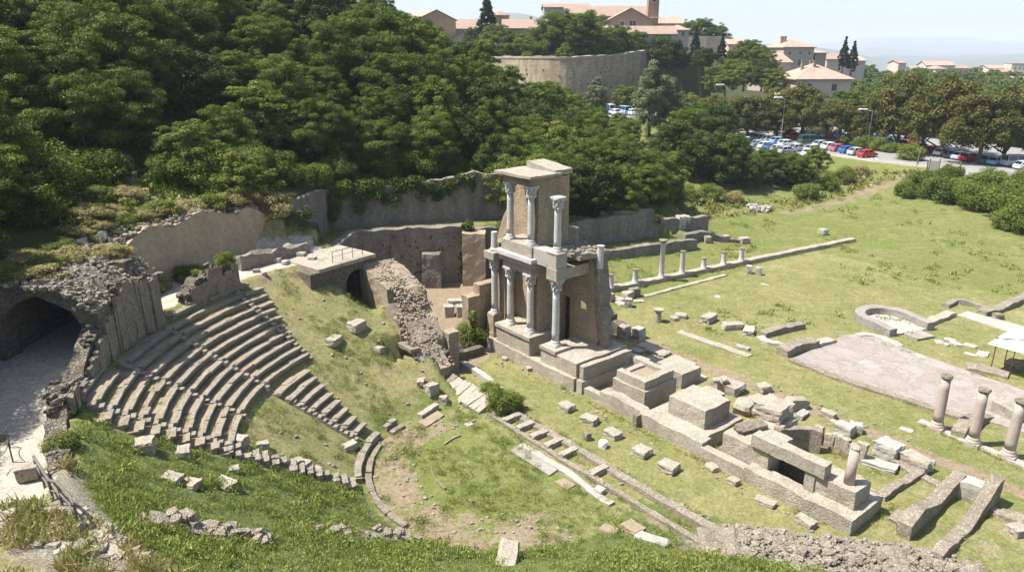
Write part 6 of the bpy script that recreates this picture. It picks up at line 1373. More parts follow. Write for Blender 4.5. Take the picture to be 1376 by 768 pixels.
def belltower():
    d = 258; a, e = D(868, 46, d), D(882, 46, d); cx = (a[0] + e[0]) / 2; w = e[0] - a[0]; root = thing('bell_tower', 'square brick bell tower rising out of the top of the view', 'tower', (cx, d, a[2])); z0 = a[2]
    b = MB(); b.box((cx, d, z0 + 9.5), (w, w, 21), 0); part('shaft', b, T['tower'], root, True)
    for z in (5.2, 14.0, 19.5): b = MB(); b.box((cx, d, z0 + z), (w + .5, w + .5, .35), 0); part('string_course', b, T['trim'], root)
    b = MB()
    for q in (-1, 1):
        for r in (-1, 1): b.box((cx + q * (w / 2 - .35), d + r * (w / 2 - .35), z0 + 21.4), (.7, .7, 3.2))
    part('belfry', b, T['tower'], root, True); b = MB(); V = [(cx - w * .6, d - w * .6, z0 + 23), (cx + w * .6, d - w * .6, z0 + 23), (cx + w * .6, d + w * .6, z0 + 23), (cx - w * .6, d + w * .6, z0 + 23), (cx, d, z0 + 26)]; b.add(V, [(0, 1, 4), (1, 2, 4), (2, 3, 4), (3, 0, 4), (3, 2, 1, 0)]); part('roof', b, T['tile'], root, True)
    for z, hh in ((10.9, 1.6), (17, 2.4)):
        b = MB(); b.box((cx, d - w / 2 - .02, z0 + z), (1.1, .1, hh)); win = part('window', b, T['window'], root); b = MB(); b.box((cx, d - w / 2 - .08, z0 + z - hh / 2 - .1), (1.5, .2, .16)); part('sill', b, T['trim'], win)
belltower()
def drum():
    c = D(671, 40, 262); r = 3.4; zt = D(671, 22, 262)[2]; root = thing('rotunda', 'round drum with a low conical tiled roof behind the fir', 'building', c); b = MB(); b.lathe((c[0], c[1], 0), [(r, c[2] - 2), (r, zt), (r * 1.1, zt + .2)], 8); part('wall', b, T['ochre'], root, True); b = MB(); b.lathe((c[0], c[1], 0), [(r * 1.2, zt + .2), (r * .8, zt + .9), (.2, zt + 1.6)], 8); part('roof', b, T['tile'], root, True)
drum()
# palace, villa and neighbours
house('palace', 'square three storey stone palace above the villa', 1048, 1092, 100, 64, 258, 12, 'hip', 2.6, 'plaster', 'tile_pale', .22, [(0, .2, .80, .9, 1.0), (0, .55, .80, .9, 1.0), (0, .85, .80, .9, 1.0), (0, .55, .45, 1.1, 2.0), (0, .2, .45, 1.1, 2.0)], chim=2)
house('palace_wing', 'shaded grey wing with a sloping roof joined to the palace on its right', 1092, 1108, 98, 72, 262, 12, 'shed', 1.6, 'grey', 'tile_grey', .22, ())
house('building', 'low house with a pale tiled roof left of the villa', 1036, 1064, 98, 84, 246, 12, 'gable', 2.8, 'plaster', 'tile_pale', .35, (), True)
house('villa', 'pink villa with a wide hipped tile roof and two dark windows on its front', 1068, 1142, 128, 107, 226, 17, 'hip', 4.3, 'rose', 'tile_pale', .06, [(0, .24, .52, 1.4, 2.0), (0, .70, .50, 1.5, 2.0), (-1, .3, .5, 1.4, 2.0)], chim=3, over=.9)
house('building', 'small pale house left of the tree clump by the palace', 978, 1003, 78, 60, 262, 10, 'gable', 1.6, 'rose', 'tile_pale', 0, W3(2, .6))
house('building', 'long low roofs at the foot of the horizon right of the palace, left one', 1110, 1135, 92, 80, 330, 14, 'gable', 2.2, 'rose', 'tile', 0, ()); house('building', 'long low roofs at the foot of the horizon right of the palace, right one', 1134, 1162, 92, 82, 345, 14, 'gable', 1.8, 'rose', 'tile_pale', 0, ())
for px0, px1, pyb, pye, d, rf, rh, wl, tl, lab, n in [
    (1206, 1217, 94, 85, 520, 'gable', 1.6, 'rose', 'tile', 'tiny pink house on the far skyline, leftmost', 0), (1242, 1281, 104, 88, 520, 'gable', 2.6, 'rose', 'tile_pale', 'broad many windowed block among the far houses', 6), (1280, 1300, 104, 92, 530, 'gable', 1.8, 'rose', 'tile', 'far house right of the broad block', 3), (1296, 1316, 104, 95, 540, 'gable', 1.8, 'plaster', 'tile', 'far low house, second right of the broad block', 2),
    (1326, 1352, 102, 92, 540, 'gable', 2.0, 'rose', 'tile_pale', 'far pale house near the right edge, long roofed', 4), (1358, 1384, 102, 86, 530, 'flat', .4, 'rose', 'tile', 'far flat topped block at the right edge of the skyline', 4), (1340, 1362, 104, 97, 525, 'gable', 1.8, 'plaster', 'tile', 'far small house in front of the long roofed pale one', 2), (1362, 1400, 118, 110, 420, 'gable', 2.4, 'rose', 'tile_pale', 'tile roof half hidden in the wood at the right edge', 0), (1255, 1272, 104, 93, 500, 'hip', 1.8, 'rose', 'tile', 'small far house in front of the broad block', 2), (1225, 1240, 102, 93, 545, 'gable', 1.6, 'rose', 'tile_pale', 'far house left of the broad block', 0)]:
    house('house', lab, px0, px1, pyb, pye, d, 12, rf, rh, wl, tl, random.uniform(-.2, .2), W3(n, .65, 1.0, 1.5) if n else (), True)

# ================================================================== CAR PARK
sheet('car_park', [tuple(p) for p in CARP], 4.06, T['road'], 'pale car park and road beyond the field', step=1)
sheet('upper_car_park', [tuple(p) for p in LOT2], 8.76, T['road'], 'upper parking ground below the city wall')
b = MB()
def line(a, c, w=.12, z=4.066):
    a, c = np.array(a[:2]), np.array(c[:2]); d = (c - a) / np.linalg.norm(c - a); n = np.array([-d[1], d[0]]) * w / 2; b.add([(*(a - n), z), (*(c - n), z), (*(c + n), z), (*(a + n), z)], [(0, 1, 2, 3)])
for k in range(12):
    p = P(1100 + k * 7.2, 199 + k * 1.5, 4); line(p, p + np.array([1.6, 4.6, 0]))
for k in range(9):
    p = P(1262 + k * 13, 212 + k * 1.6, 4); line(p, p + np.array([1.6, 4.6, 0]))
line(P(1180, 214, 4), P(1376, 241, 4), .15); solo('parking_lines', b, T['trim'], 'white painted bay lines of the car park', 'paving', kind='structure')
b = MB(); b.wall([P(1060, 207, 4), P(1120, 209, 4), P(1170, 215.5, 4), P(1250, 223.5, 4), P(1310, 237.5, 4), P(1400, 246, 4)], .3, 3.5, 4.2, 1, .0, .0); solo('kerb', b, T['trim'], 'pale kerb between the road and the grassy bank', 'kerb')
def paint(name, c): return mat_plain(name, c, .3, .6, 0, .04)
CARC = {'white': paint('paint_white', (.74, .75, .76)), 'silver': paint('paint_silver', (.42, .44, .46)), 'red': paint('paint_red', (.50, .035, .04)), 'blue': paint('paint_blue', (.03, .13, .38)), 'dark': paint('paint_dark', (.03, .035, .045)), 'green': paint('paint_green', (.045, .10, .085)), 'tan': paint('paint_tan', (.45, .40, .30)), 'pink': paint('paint_rose', (.55, .12, .16)), 'sky': paint('paint_sky', (.24, .40, .56))}
CARM = {'glass': mat_plain('car_glass', (.02, .028, .035), .08, .8, 0, 0), 'tyre': mat_plain('tyre', (.02, .02, .02), .8, .2), 'rim': mat_plain('rim', (.5, .5, .5), .3, .6, .8, 0), 'lamp': mat_plain('lamp_glass', (.75, .75, .72), .1, .7, 0, 0), 'tail': mat_plain('tail_lamp', (.35, .02, .02), .2, .6, 0, 0)}
def loft(sections):          # sections: list of (y, [(x, z) ...]) along the car
    V = []; Fc = []; n = len(sections[0][1])
    for y, pr in sections: V += [(x, y, z) for x, z in pr]
    for i in range(len(sections) - 1):
        for k in range(n): k2 = (k + 1) % n; Fc.append((i * n + k, (i + 1) * n + k, (i + 1) * n + k2, i * n + k2))
    Fc.append(tuple(range(n))); Fc.append(tuple((len(sections) - 1) * n + k for k in range(n - 1, -1, -1))); return V, Fc
def car_meshes(kind):
    if kind == 'van': L, W, belt, roof, prof = 4.9, 1.9, 1.15, 2.05, [(-2.45, .9, 1.0), (-2.4, 1.15, 2.0), (1.2, 1.15, 2.05), (1.75, 1.12, 1.2), (2.4, .95, .95)]
    else: L, W, belt, roof, prof = 4.1, 1.7, .92, 1.45, []
    hw = W / 2; fr = lambda y, zt, k=1.0: (y, [(-hw * k, .3), (hw * k, .3), (hw * k * 1.02, .6), (hw * k, zt - .08), (hw * k * .9, zt), (-hw * k * .9, zt), (-hw * k, zt - .08), (-hw * k * 1.02, .6)])
    b = MB()
    if kind == 'van': V, Fc = loft([fr(-2.45, 1.1, .94), fr(-2.3, 1.18), fr(1.5, 1.18), fr(2.2, .98, .97), fr(2.45, .8, .9)])
    else: V, Fc = loft([fr(-2.05, .8, .9), fr(-1.9, .92, .97), fr(-1.2, .95), fr(.9, .93), fr(1.7, .82, .97), fr(2.05, .62, .88)])
    b.add(V, Fc)
    if kind == 'van': g = [(-2.38, 1.18, -2.3, 1.95), (1.75, 1.18, 1.1, 1.95)]; y0, y1, y2, y3, zb, zr = -2.38, -2.28, 1.1, 1.75, 1.16, 2.0
    else: y0, y1, y2, y3, zb, zr = -1.85, -1.25, .25, 1.05, .92, 1.42
    gl = MB(); gl.add([(-hw * .93, y0, zb - .02), (hw * .93, y0, zb - .02), (hw * .93, y3, zb - .02), (-hw * .93, y3, zb - .02), (-hw * .76, y1, zr), (hw * .76, y1, zr), (hw * .76, y2, zr), (-hw * .76, y2, zr)], [(0, 1, 5, 4), (1, 2, 6, 5), (2, 3, 7, 6), (3, 0, 4, 7), (4, 5, 6, 7)])
    ro = MB(); V, Fc = loft([(y1 - .03, [(-hw * .78, zr - .02), (hw * .78, zr - .02), (hw * .7, zr + .05), (-hw * .7, zr + .05)]), (y2 + .05, [(-hw * .78, zr - .02), (hw * .78, zr - .02), (hw * .7, zr + .05), (-hw * .7, zr + .05)])]); ro.add(V, Fc)
    for sx in (-1, 1):
        for ya, yb in ((y0, y1), (y3, y2)): ro.tube([(sx * hw * .94, ya, zb - .02), (sx * hw * .77, yb, zr)], .05, 5)
        ym = (y1 + y2) / 2; ro.tube([(sx * hw * .945, ym, zb - .02), (sx * hw * .77, ym, zr)], .05, 5)
    out = {'body': b, 'roof': ro, 'windows': gl}
    return out, hw, L
CARP_M = {}
def make_car(kind, colour):
    if (kind, colour) not in CARP_M:
        m, hw, L = car_meshes(kind); d = {k: mesh_of('car_' + k, v, CARM['glass'] if k == 'windows' else CARC[colour]) for k, v in m.items()}
        w = MB(); w.tube([(-.1, 0, 0), (.1, 0, 0)], .31, 12); d['wheel'] = mesh_of('car_wheel', w, CARM['tyre']); w = MB(); w.tube([(-.112, 0, 0), (.112, 0, 0)], .18, 10); d['rim'] = mesh_of('car_rim', w, CARM['rim'])
        for nm, y, mt in (('headlight', L / 2 - .12, 'lamp'), ('tail_light', -L / 2 + .07, 'tail')): w = MB(); w.box((0, 0, 0), (.34, .16, .16)); d[nm] = mesh_of('car_' + nm, w, CARM[mt])
        CARP_M[(kind, colour)] = (d, hw, L)
    return CARP_M[(kind, colour)]
def car(px, py, z, colour, yaw, label, kind='car', d=None, grp='cars in the car park'):
    c = P(px, py, z + .5) if d is None else D(px, py, d); me, hw, L = make_car(kind, colour); root = thing('parked_' + kind, label, kind, (c[0], c[1], z + .07), grp); root.rotation_euler.z = yaw
    for k in ('body', 'roof', 'windows'): link(bpy.data.objects.new(k, me[k]), root)
    for sx in (-1, 1):
        for y in (L * .31, -L * .30):
            w = bpy.data.objects.new('wheel', me['wheel']); w.location = (sx * (hw - .08), y, .31); link(w, root); link(bpy.data.objects.new('rim', me['rim']), w)
        for nm, y, zz in (('headlight', L / 2 - .17, .68), ('tail_light', -L / 2 + .09, .75)):
            o = bpy.data.objects.new(nm, me[nm]); o.location = (sx * (hw - .28), y, zz if kind == 'car' else zz + .05); link(o, root)
    return root
YR = math.atan2(*(P(1165, 207, 4.5) - P(1105, 193, 4.5))[[1, 0]])       # direction of the near row
YP = YR + .25
near = [(1104, 195, 'silver'), (1116, 197.5, 'white'), (1127, 200, 'pink'), (1140, 202.5, 'blue'), (1152, 205, 'silver'), (1165, 208, 'red')]
for k, (px, py, cl) in enumerate(near): car(px, py, 4, cl, YP, '%s car in the near row of the car park, %s from the left' % ({'pink': 'rose red'}.get(cl, cl), ORD[k]))
for px, py, cl, yw, kd, lab in [(1093, 201, 'silver', YP, 'car', 'silver car left of the near row, upper of two'), (1091, 207, 'white', YP, 'car', 'white car half hidden behind the bushes at the left end of the near row'), (1088, 191, 'green', YR, 'van', 'dark green van parked behind the near row'),
                                (1069, 184, 'red', YR, 'car', 'red car left of the dark green van'), (1049, 180, 'tan', YR, 'van', 'tan and white van in the middle of the left car park'), (1027, 176, 'dark', YR, 'van', 'dark van right of the black cars on the left'), (1007, 171, 'dark', YR, 'car', 'black car at the upper left of the car park, right of the dark van'), (995, 165, 'dark', YR, 'van', 'dark van farthest left in the car park'),
                                (1000, 179, 'white', YR, 'car', 'white car farthest left in the middle lane'), (1012, 184, 'white', YP, 'car', 'white car in the middle lane behind the grove, left of the silver one'), (1023, 186, 'silver', YP, 'car', 'silver car in the middle lane behind the grove'), (1034, 188, 'white', YP, 'car', 'white car in the middle lane behind the grove, right of the silver one'), (1046, 190, 'sky', YP, 'car', 'pale blue car in the middle lane behind the grove'), (1057, 194, 'white', YP, 'car', 'white car rightmost of the middle lane behind the grove'), (1072, 200, 'silver', YP, 'car', 'silver car at the edge of the grove left of the near row'),
                                (1149, 184, 'white', YR, 'car', 'white car behind the shrubs under the third round tree'), (1170, 188, 'dark', YR, 'car', 'dark car under the trees behind the shrubs'), (1192, 191, 'white', YR, 'car', 'white car under the trees left of the red one'), (1212, 194, 'red', YR, 'car', 'bright red car under the middle trees'), (1227, 197, 'white', YR, 'car', 'white car right of the bright red car'), (1239, 199, 'tan', YR, 'car', 'beige car right of the white car under the trees'), (1251, 203, 'red', YR, 'car', 'dark red car beside the tree trunk on the right'),
                                (1268, 206, 'white', YP, 'car', 'white car first in the right row beyond the road'), (1281, 209, 'dark', YP, 'car', 'black car second in the right row beyond the road'), (1292, 211, 'silver', YP, 'car', 'silver car third in the right row beyond the road'), (1303, 213, 'red', YP, 'car', 'red car in the right row beyond the road'), (1328, 216, 'green', YP, 'car', 'dark green car in the right row beyond the road'), (1341, 218, 'sky', YP, 'car', 'pale blue car in the right row beyond the road'), (1353, 218, 'dark', YP, 'car', 'black car right of the pale blue one in the right row'), (1365, 220, 'silver', YR, 'van', 'silver van near the right edge of the view'), (1379, 224, 'white', YR, 'car', 'white car cut by the right edge of the view')]:
    car(px, py, 4, cl, yw, lab, kd)
for px, py, d, cl, yw, kd, lab in [(735, 152, 178, 'white', .2, 'car', 'white car left of the bus below the city wall'), (727, 156, 176, 'silver', .2, 'car', 'silver car leftmost below the city wall'), (818, 146, 184, 'white', .3, 'van', 'white van farthest back on the upper parking ground'), (812, 154, 180, 'blue', .3, 'car', 'blue car on the upper parking ground before the white van'), (838, 158, 178, 'sky', .3, 'van', 'pale blue van in front on the upper parking ground'), (826, 160, 176, 'white', .3, 'car', 'white car in front of the pale blue van'), (847, 161, 176, 'white', .3, 'car', 'white car right of the pale blue van'), (842, 150, 184, 'silver', .3, 'car', 'silver car right of the white van at the back'), (826, 151, 182, 'dark', .3, 'car', 'dark car in the middle of the upper parking ground')]:
    car(px, py, 8.7, cl, yw, lab, kd, d, 'cars on the upper parking ground')
for k in range(16):
    cl = ['white', 'silver', 'dark', 'white', 'red', 'sky', 'silver', 'white', 'tan', 'dark', 'blue', 'white', 'silver', 'green', 'white', 'red'][k]; px = 1083 + k * 9.5; py = 180.5 + k * .62
    car(px, py, 4, cl, YP, '%s car in the shaded rear row under the round trees, %s from the left' % (cl if cl not in ('sky', 'tan') else {'sky': 'pale blue', 'tan': 'beige'}[cl], ORD[k]))
for k in range(7):
    cl = ['white', 'dark', 'silver', 'white', 'blue', 'white', 'silver'][k]; car(1003 + k * 9, 190 + k * 2.2, 4, cl, YP, '%s car in the lane closest to the dark grove, %s from the left' % (cl, ORD[k]))
def bus():
    c = D(752, 158, 176); root = thing('parked_bus', 'blue and white coach half hidden by trees below the city wall', 'bus', (c[0], c[1], 8.77)); root.rotation_euler.z = math.radians(-62)
    def p(nm, mb, mt): return link(bpy.data.objects.new(nm, mesh_of(nm, mb, mt)), root)
    b = MB(); b.rbox(lambda a, q, z: np.array([a, q, z]), -1.2, 1.2, -4.5, 4.5, .4, 1.5, 9, 0); b.rbox(lambda a, q, z: np.array([a, q, z]), -1.15, 1.15, -4.45, 4.45, 2.4, 2.9, 9, 0, taper=.12); p('body', b, CARC['sky']); b = MB(); b.box((0, 0, 1.95), (2.28, 8.8, .92)); p('windows', b, CARM['glass']); b = MB(); b.box((0, 0, 2.97), (2.0, 8.2, .16)); p('roof', b, CARC['blue'])
    for sx in (-1, 1):
        for y in (2.9, -2.7): b = MB(); b.tube([(sx * 1.22, y, .48), (sx * .9, y, .48)], .48, 12); p('wheel', b, CARM['tyre'])
        b = MB(); b.box((sx * .85, 4.5, .9), (.35, .14, .2)); p('headlight', b, CARM['lamp'])
bus()
def lamp(px, pyh, d, label, arm):
    t = D(px, pyh, d); zg = tz(t[0] + arm, d); root = thing('street_lamp', label, 'street lamp', (t[0] + arm, d, zg), 'street lamps of the car park'); b = MB(); b.tube([(t[0] + arm, d, zg - .2), (t[0] + arm, d, zg + 2), (t[0] + arm, d, t[2] - .4)], [.07, .06, .045], 8); b.tube([(t[0] + arm, d, t[2] - .4), (t[0] + arm * .5, d, t[2] - .1), (t[0], d, t[2])], .05, 6); part('pole', b, M['marble'], root)
    b = MB(); b.block((t[0], d, t[2] + .02), (1.7, .45, .24)); part('lamp_head', b, M['canvas'], root)
lamp(1160, 147, 150, 'street lamp whose white head shows before the middle round trees', 2.0); lamp(1046, 131, 156, 'street lamp whose white head shows left below the villa', 1.5); lamp(968, 114, 164, 'street lamp whose white head shows above the dark grove', 1.5)
def board():
    c = P(1254, 231, 3.6); z = tz(c[0], c[1]); root = thing('notice_board', 'weathered wooden notice board on two posts at the top of the grassy path', 'sign', (c[0], c[1], z)); b = MB(); b.box((c[0], c[1], z + 1.25), (1.7, .1, 1.7), -.4); part('board', b, M['pale'], root)
    for s in (-.75, .75): b = MB(); b.box((c[0] + s * math.cos(.4), c[1] - s * math.sin(.4), z + 1.1), (.14, .14, 2.6)); part('post', b, M['woodrail'], root)
    for k, (px, py, h) in enumerate([(1232, 224, 2.4), (1246, 228, 1.7), (1289, 233, 1.8)]):
        q = P(px, py, 3.7); zz = tz(q[0], q[1]); b = MB(); b.tube([(q[0], q[1], zz - .3), (q[0] + rn(-.15, .15), q[1], zz + h)], [.16, .12], 7); solo('wooden_post', b, M['woodrail'], ['tall dark wooden post left of the notice board', 'shorter dark post close to the notice board', 'dark post by the road right of the notice board'][k], 'post')
board()
# ================================================================== WEEDS AND GRASS (nobody could count them)
def cover(name, label, xs, ys, hs, mat, seed, leaf, per, spread, wd=.33, zs=None):
    rng = np.random.default_rng(seed); n = len(xs); zs = terrain(xs, ys) if zs is None else zs; ci = np.repeat(np.arange(n), per); N = len(ci)
    d = rng.normal(size=(N, 3)); d[:, 2] = np.abs(d[:, 2]); d /= np.linalg.norm(d, axis=1, keepdims=True); rr = rng.random(N) ** .5
    c = np.stack([xs[ci] + d[:, 0] * rr * spread[ci], ys[ci] + d[:, 1] * rr * spread[ci], zs[ci] + hs[ci] * (.12 + .88 * d[:, 2] * rr)], 1)
    ax = np.stack([d[:, 0] * .5, d[:, 1] * .5, np.full(N, .75)], 1) + rng.normal(size=(N, 3)) * .4; ax /= np.linalg.norm(ax, axis=1, keepdims=True)
    b = np.cross(ax, rng.normal(size=(N, 3))); b /= np.linalg.norm(b, axis=1, keepdims=True); L = (leaf * rng.uniform(.6, 1.5, N) * np.clip(hs[ci] / .4, .6, 1.5))[:, None]
    V = np.stack([c - ax * L, c + b * L * wd, c + ax * L, c - b * L * wd], 1).reshape(-1, 3); t = np.stack([np.clip(rng.random(n)[ci] * .75 + rng.random(N) * .25, 0, 1), rng.random(N), rng.random(N), np.ones(N)], 1)
    c0 = V.mean(0); c0[2] = V[:, 2].min(); me = fast_mesh(name, V - c0, np.arange(4 * N).reshape(-1, 4), mat, np.repeat(t, 4, 0)); o = bpy.data.objects.new(name, me); o.location = Vector(c0.tolist()); link(o); tag(o, label, 'plants', kind='stuff')
def polar(x, y):
    rx, ry = x - CX, y - CY; return np.hypot(rx, ry), np.degrees(np.arctan2(ry, rx)) % 360, rx * tX + ry * tY, rx * mX + ry * mY
def onseat(R, phi): return ((R > 14.5) & (R < 23) & (phi > 144) & (phi < 203)) | ((R > 9) & (R < 14.9) & (phi > 155) & (phi < 172.5))
rng = np.random.default_rng(77)
x = rng.uniform(-22, 12, 16000); y = rng.uniform(14, 46, 16000); R, phi, s, q = polar(x, y)
k = (R > 8.6) & (R < 21.0) & (phi > 203) & (phi < 338) & (rng.random(16000) < np.clip((fbm(x, y, 2.2, 31) - .36) * 3.2, 0.25, 1)) & (q < 2.5)
x, y = x[k], y[k]; hs = .16 + .42 * fbm(x, y, 1.7, 33) * rng.uniform(.5, 1.3, len(x)); cover('weeds', 'lush green weeds covering the lower left bowl', x, y, hs, LEAF['weed'], 1, .062, 60, .16 + hs * .5)
x = rng.uniform(-24, 6, 9000); y = rng.uniform(28, 60, 9000); R, phi, s, q = polar(x, y); nz = fbm(x, y, 2.4, 41)
k = (((R > 8.8) & (R < 22) & (phi > 108) & (phi <= 203) & (q < 2) & (nz > .46)) | ((R < 8.2) & (nz > .46) & (q < 2.6))) & ~onseat(R, phi)
x, y = x[k], y[k]; hs = .12 + .30 * fbm(x, y, 1.3, 43) * rng.uniform(.4, 1.3, len(x)); cover('weed_tufts', 'scattered green weed tufts in the orchestra and on the slope above it', x, y, hs, LEAF['weed'], 2, .06, 40, .14 + hs * .5)
x = rng.uniform(10, 80, 5200); y = rng.uniform(55, 115, 5200); nz = fbm(x, y, 7, 51); n2 = fbm(x, y, 2.2, 53); R, phi, s, q = polar(x, y)
k = (q > 27) & (nz * .55 + n2 * .45 > .585) & (sdpoly(TAB, x, y) > 1.2); x, y = x[k], y[k]; hs = .15 + .35 * rng.random(len(x)); cover('meadow_tufts', 'darker green tufts dotted over the far meadow', x, y, hs, LEAF['weed'], 3, .13, 18, .25 + hs * .6)
# short lawn blades on the near ground
x = rng.uniform(-24, 46, 60000); y = rng.uniform(24, 78, 60000); R, phi, s, q = polar(x, y); nz = fbm(x, y, 1.8, 61)
k = ~onseat(R, phi) & (R < 62) & ~((R > 21.3) & (phi > 118) & (phi < 345) & (q < 6)) & (nz > .52) & (sdpoly(TAB, x, y) > .3) & ~(inpoly(COURT, x, y) & (q > 5)) & ~((np.abs(q - 3.6) < 1.4) & (s > -13))
k &= ~((q > 9.8) & (q < 16) & (s > -16) & (s < 17)) & ~((q > 2) & (q < 4.6) & (s < -10))
x, y = x[k], y[k]; cover('grass', 'short grass blades on the lawns', x, y, .07 + .08 * rng.random(len(x)), LEAF['straw'], 4, .075, 4, np.full(len(x), .16), .14)
x = rng.uniform(-24, 46, 40000); y = rng.uniform(24, 78, 40000); R, phi, s, q = polar(x, y); nz = fbm(x, y, 2.6, 71)
k = ~onseat(R, phi) & (R < 62) & ~((R > 21.3) & (phi > 118) & (phi < 345) & (q < 6)) & (nz > .42) & (sdpoly(TAB, x, y) > .3) & ~(inpoly(COURT, x, y) & (q > 5)) & ~((q > 9.8) & (q < 16) & (s > -16) & (s < 17)) & ~((q > 2) & (q < 4.6) & (s < -10))
x, y = x[k], y[k]; cover('green_grass', 'greener short grass patches on the lawns', x, y, .07 + .09 * rng.random(len(x)), LEAF['weed'], 5, .075, 5, np.full(len(x), .18), .16)
# dry tall grass in the left foreground and on the walled-in tops
x = rng.uniform(-26, 2, 5200); y = rng.uniform(12, 26, 5200); R, phi, s, q = polar(x, y); k = (R > 21.4) & (fbm(x, y, 2, 81) > .57) & ~((np.abs(R - 23.6) < 1.7) & (phi < 221)); x, y = x[k], y[k]
cover('dry_grass', 'tall dry straw grass in the left foreground', x, y, .25 + .4 * rng.random(len(x)), LEAF['straw'], 6, .17, 26, np.full(len(x), .3), .07); k = rng.random(len(x)) < .35
cover('foreground_weeds', 'green weeds between the dry grass of the left foreground', x[k] + .3, y[k], .25 + .35 * rng.random(k.sum()), LEAF['weed'], 7, .075, 40, np.full(k.sum(), .35))
# undergrowth on the wooded slope and rough herbs on the bank above the field
x = rng.uniform(-70, 12, 9000); y = rng.uniform(44, 110, 9000); h = terrain(x, y); k = (h > 10.5) & (fbm(x, y, 3, 91) > .38); R, phi, s, q = polar(x, y); k &= (R > 28.6); x, y = x[k], y[k]
cover('undergrowth', 'rough dark undergrowth on the wooded slope', x, y, .3 + .6 * rng.random(len(x)), LEAF['wood'], 8, .17, 14, np.full(len(x), .5))
bank = [P(858, 300, 3)[:2], P(850, 180, 8)[:2], P(905, 185, 6)[:2], P(930, 245, 3.5)[:2], P(1010, 268, 1.5)[:2], P(1100, 258, 1.6)[:2], P(1160, 225, 3.5)[:2], P(1230, 228, 3.6)[:2], P(1150, 258, 1.6)[:2], P(1010, 290, .8)[:2], P(930, 300, 1)[:2]]
x = rng.uniform(10, 95, 14000); y = rng.uniform(85, 190, 14000); k = inpoly(bank, x, y) & (fbm(x, y, 3, 95) > .42); x, y = x[k], y[k]; m = rng.random(len(x)) < .5
cover('bank_herbs', 'rough green herbs on the grassy bank', x[m], y[m], .3 + .5 * rng.random(m.sum()), LEAF['light'], 9, .18, 12, np.full(m.sum(), .5)); m = ~m
cover('bank_straw', 'yellowing tall grass on the grassy bank', x[m], y[m], .3 + .5 * rng.random(m.sum()), LEAF['straw'], 10, .18, 12, np.full(m.sum(), .5))
# weeds rooted between the seat rows
n = 1500; kk = rng.integers(0, NU, n); rr = 14.9 + .645 * kk; ff = rng.uniform(147, 202, n); nz = fbm(rr, ff / 3, 1.5, 99); k = nz > .47; rr, ff = rr[k], ff[k]; r2 = rr + rng.uniform(.2, .6, len(rr)); a = np.radians(ff)
cover('seat_weeds', 'small weeds and dry grass rooted between the seat rows', CX + r2 * np.cos(a), CY + r2 * np.sin(a), .06 + .14 * rng.random(len(rr)), LEAF['weed'], 11, .06, 12, np.full(len(rr), .16), .25, zs=.575 * (rr - 8.3) + .33)
k = rng.random(len(rr)) < .6; cover('seat_straw', 'dry straw grass in the joints of the seat rows', CX + (r2[k] - .1) * np.cos(a[k] + .01), CY + (r2[k] - .1) * np.sin(a[k] + .01), .06 + .12 * rng.random(k.sum()), LEAF['straw'], 12, .07, 10, np.full(k.sum(), .2), .15, zs=.575 * (rr[k] - 8.3) + .33)
# weeds rooted along the feet of walls and podiums, and small stones lying about the site
lines = [[SQ(-4, 9.7), SQ(16.6, 9.5)], [SQ(-14.4, 9.8), SQ(-4.2, 9.8)], [SQ(-5, 2.8), SQ(13, 3.0)], [SQ(-5, 3.8), SQ(13, 3.9)], [SQ(-5, 5.0), SQ(13, 5.0)], [SQ(17.1, 10.6), SQ(17.1, 14.6)], [SQ(7.3, 11), SQ(7.3, 16)], [SQ(-1.9, 11.5), SQ(2.3, 11.4)], [SQ(1.5, 11.6), SQ(1.7, 15.4)], [SQ(-3, 16.8), SQ(16, 16.8)], [SQ(2, 17), SQ(13, 17.8)],
         [P(793, 400), P(1146, 327)], [P(1062, 487), P(1240, 549)], [P(1212, 726), P(1284, 661)], [P(1262, 752), P(1336, 676)], [P(1240, 572), P(1376, 632)], [(7.2, 77.8), (22.9, 85.4)], [P(1150, 452), P(1376, 524)], [SQ(-21, 1.6), SQ(-15, 1.2)]]
xs = []; ys = []
for ln in lines:
    a0, a1 = np.array(ln[0][:2], float), np.array(ln[1][:2], float); L_ = np.linalg.norm(a1 - a0); n = int(L_ * 7); u = rng.random(n); u = u[vnoise(u * L_ / 1.3, np.full(n, a0[0]), 7) > .42]; p = a0 + (a1 - a0) * u[:, None] + rng.normal(size=(len(u), 2)) * .16; xs.append(p[:, 0]); ys.append(p[:, 1])
x = np.concatenate(xs); y = np.concatenate(ys); cover('wall_foot_weeds', 'weeds and tall grass rooted along the feet of walls and podiums', x, y, .12 + .28 * rng.random(len(x)), LEAF['weed'], 13, .07, 18, np.full(len(x), .2), .26)
k = rng.random(len(x)) < .6; cover('wall_foot_straw', 'dry straw grass rooted along the feet of walls and podiums', x[k] + .12, y[k] - .1, .12 + .25 * rng.random(k.sum()), LEAF['straw'], 14, .10, 12, np.full(k.sum(), .22), .12)
b = MB()
for i in range(620):
    if i % 2: s_, q_ = rn(-13, 17), random.choice([rn(8.6, 9.9), rn(16.3, 19.5), rn(2.6, 5.4), rn(20, 22.5)]); p = SQ(s_, q_)
    else: p = PO(rn(5, 8.2) if i % 4 else rn(9, 21), rn(95, 200) if i % 4 == 0 else rn(90, 300))
    z = tz(p[0], p[1]); w_ = rn(.07, .26); b.peb((p[0], p[1], z + w_ * .12), (w_, w_ * rn(.6, 1), w_ * rn(.35, .7)))
solo('small_stones', b, M['seat'], 'small stones strewn over the lawns around the ruins', 'stones', kind='stuff')
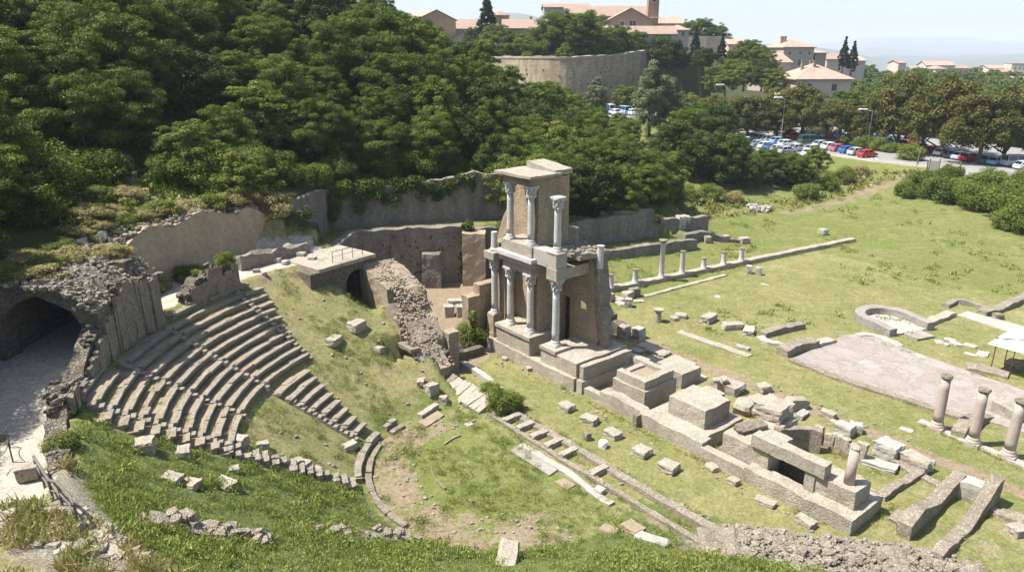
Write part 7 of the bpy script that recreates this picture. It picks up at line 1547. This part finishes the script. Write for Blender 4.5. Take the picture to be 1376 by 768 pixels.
# ================================================================== LIGHT, AIR, CAMERA
SUN_EL, SUN_AZ = R_(61), (-.998, -.06)
w = bpy.data.worlds.new('World'); SC.world = w; w.use_nodes = True; nt = w.node_tree
sky = nt.nodes.new('ShaderNodeTexSky'); sky.sky_type = 'NISHITA'; sky.sun_disc = False; sky.sun_elevation = SUN_EL; sky.sun_rotation = math.atan2(SUN_AZ[0], SUN_AZ[1]); sky.altitude = 300; sky.air_density = 1.0; sky.dust_density = 2.0; sky.ozone_density = 1.0
nt.links.new(sky.outputs[0], nt.nodes['Background'].inputs[0]); nt.nodes['Background'].inputs[1].default_value = .11
sl = bpy.data.lights.new('sun', 'SUN'); sl.energy = 5.0; sl.angle = R_(.5); sl.color = (1.0, .965, .90); so = bpy.data.objects.new('sun', sl); COL.objects.link(so)
v = Vector((SUN_AZ[0] * math.cos(SUN_EL), SUN_AZ[1] * math.cos(SUN_EL), math.sin(SUN_EL))); so.rotation_euler = v.to_track_quat('Z', 'Y').to_euler(); so.location = (-60, 0, 80)
hz = bpy.data.materials.new('haze_air'); hz.use_nodes = True; hz.node_tree.nodes.clear(); ho = hz.node_tree.nodes.new('ShaderNodeOutputMaterial'); hv = hz.node_tree.nodes.new('ShaderNodeVolumePrincipled')
hv.inputs['Color'].default_value = (.86, .93, 1.0, 1); hv.inputs['Density'].default_value = .00015; hv.inputs['Anisotropy'].default_value = 0.0; hz.node_tree.links.new(hv.outputs[0], ho.inputs['Volume'])
b = MB(); b.box((0, 1000, 40), (28000, 30000, 520)); me = mesh_of('haze', b, hz); ob = bpy.data.objects.new('haze', me); COL.objects.link(ob); tag(ob, 'thin summer haze in the air', 'haze', kind='stuff')
cam = bpy.data.cameras.new('camera'); cam.sensor_width = 36; cam.lens = F / 1376 * 36; cam.clip_end = 40000; cam.clip_start = .5; co = bpy.data.objects.new('camera', cam); co.location = (0, 0, H); co.rotation_euler = (math.pi / 2 - TH, 0, 0); COL.objects.link(co); SC.camera = co
SC.view_settings.view_transform = 'Standard'; SC.view_settings.look = 'None'; SC.view_settings.gamma = 1; SC.view_settings.exposure = 1.0
SC.render.engine = 'CYCLES'; cy = SC.cycles; cy.max_bounces = 5; cy.diffuse_bounces = 3; cy.glossy_bounces = 2; cy.transmission_bounces = 3; cy.transparent_max_bounces = 8; cy.volume_bounces = 0; cy.use_denoising = True
try: cy.denoiser = 'OPENIMAGEDENOISE'; cy.denoising_input_passes = 'RGB_ALBEDO_NORMAL'
except Exception: pass
cy.use_adaptive_sampling = True; cy.adaptive_threshold = .02
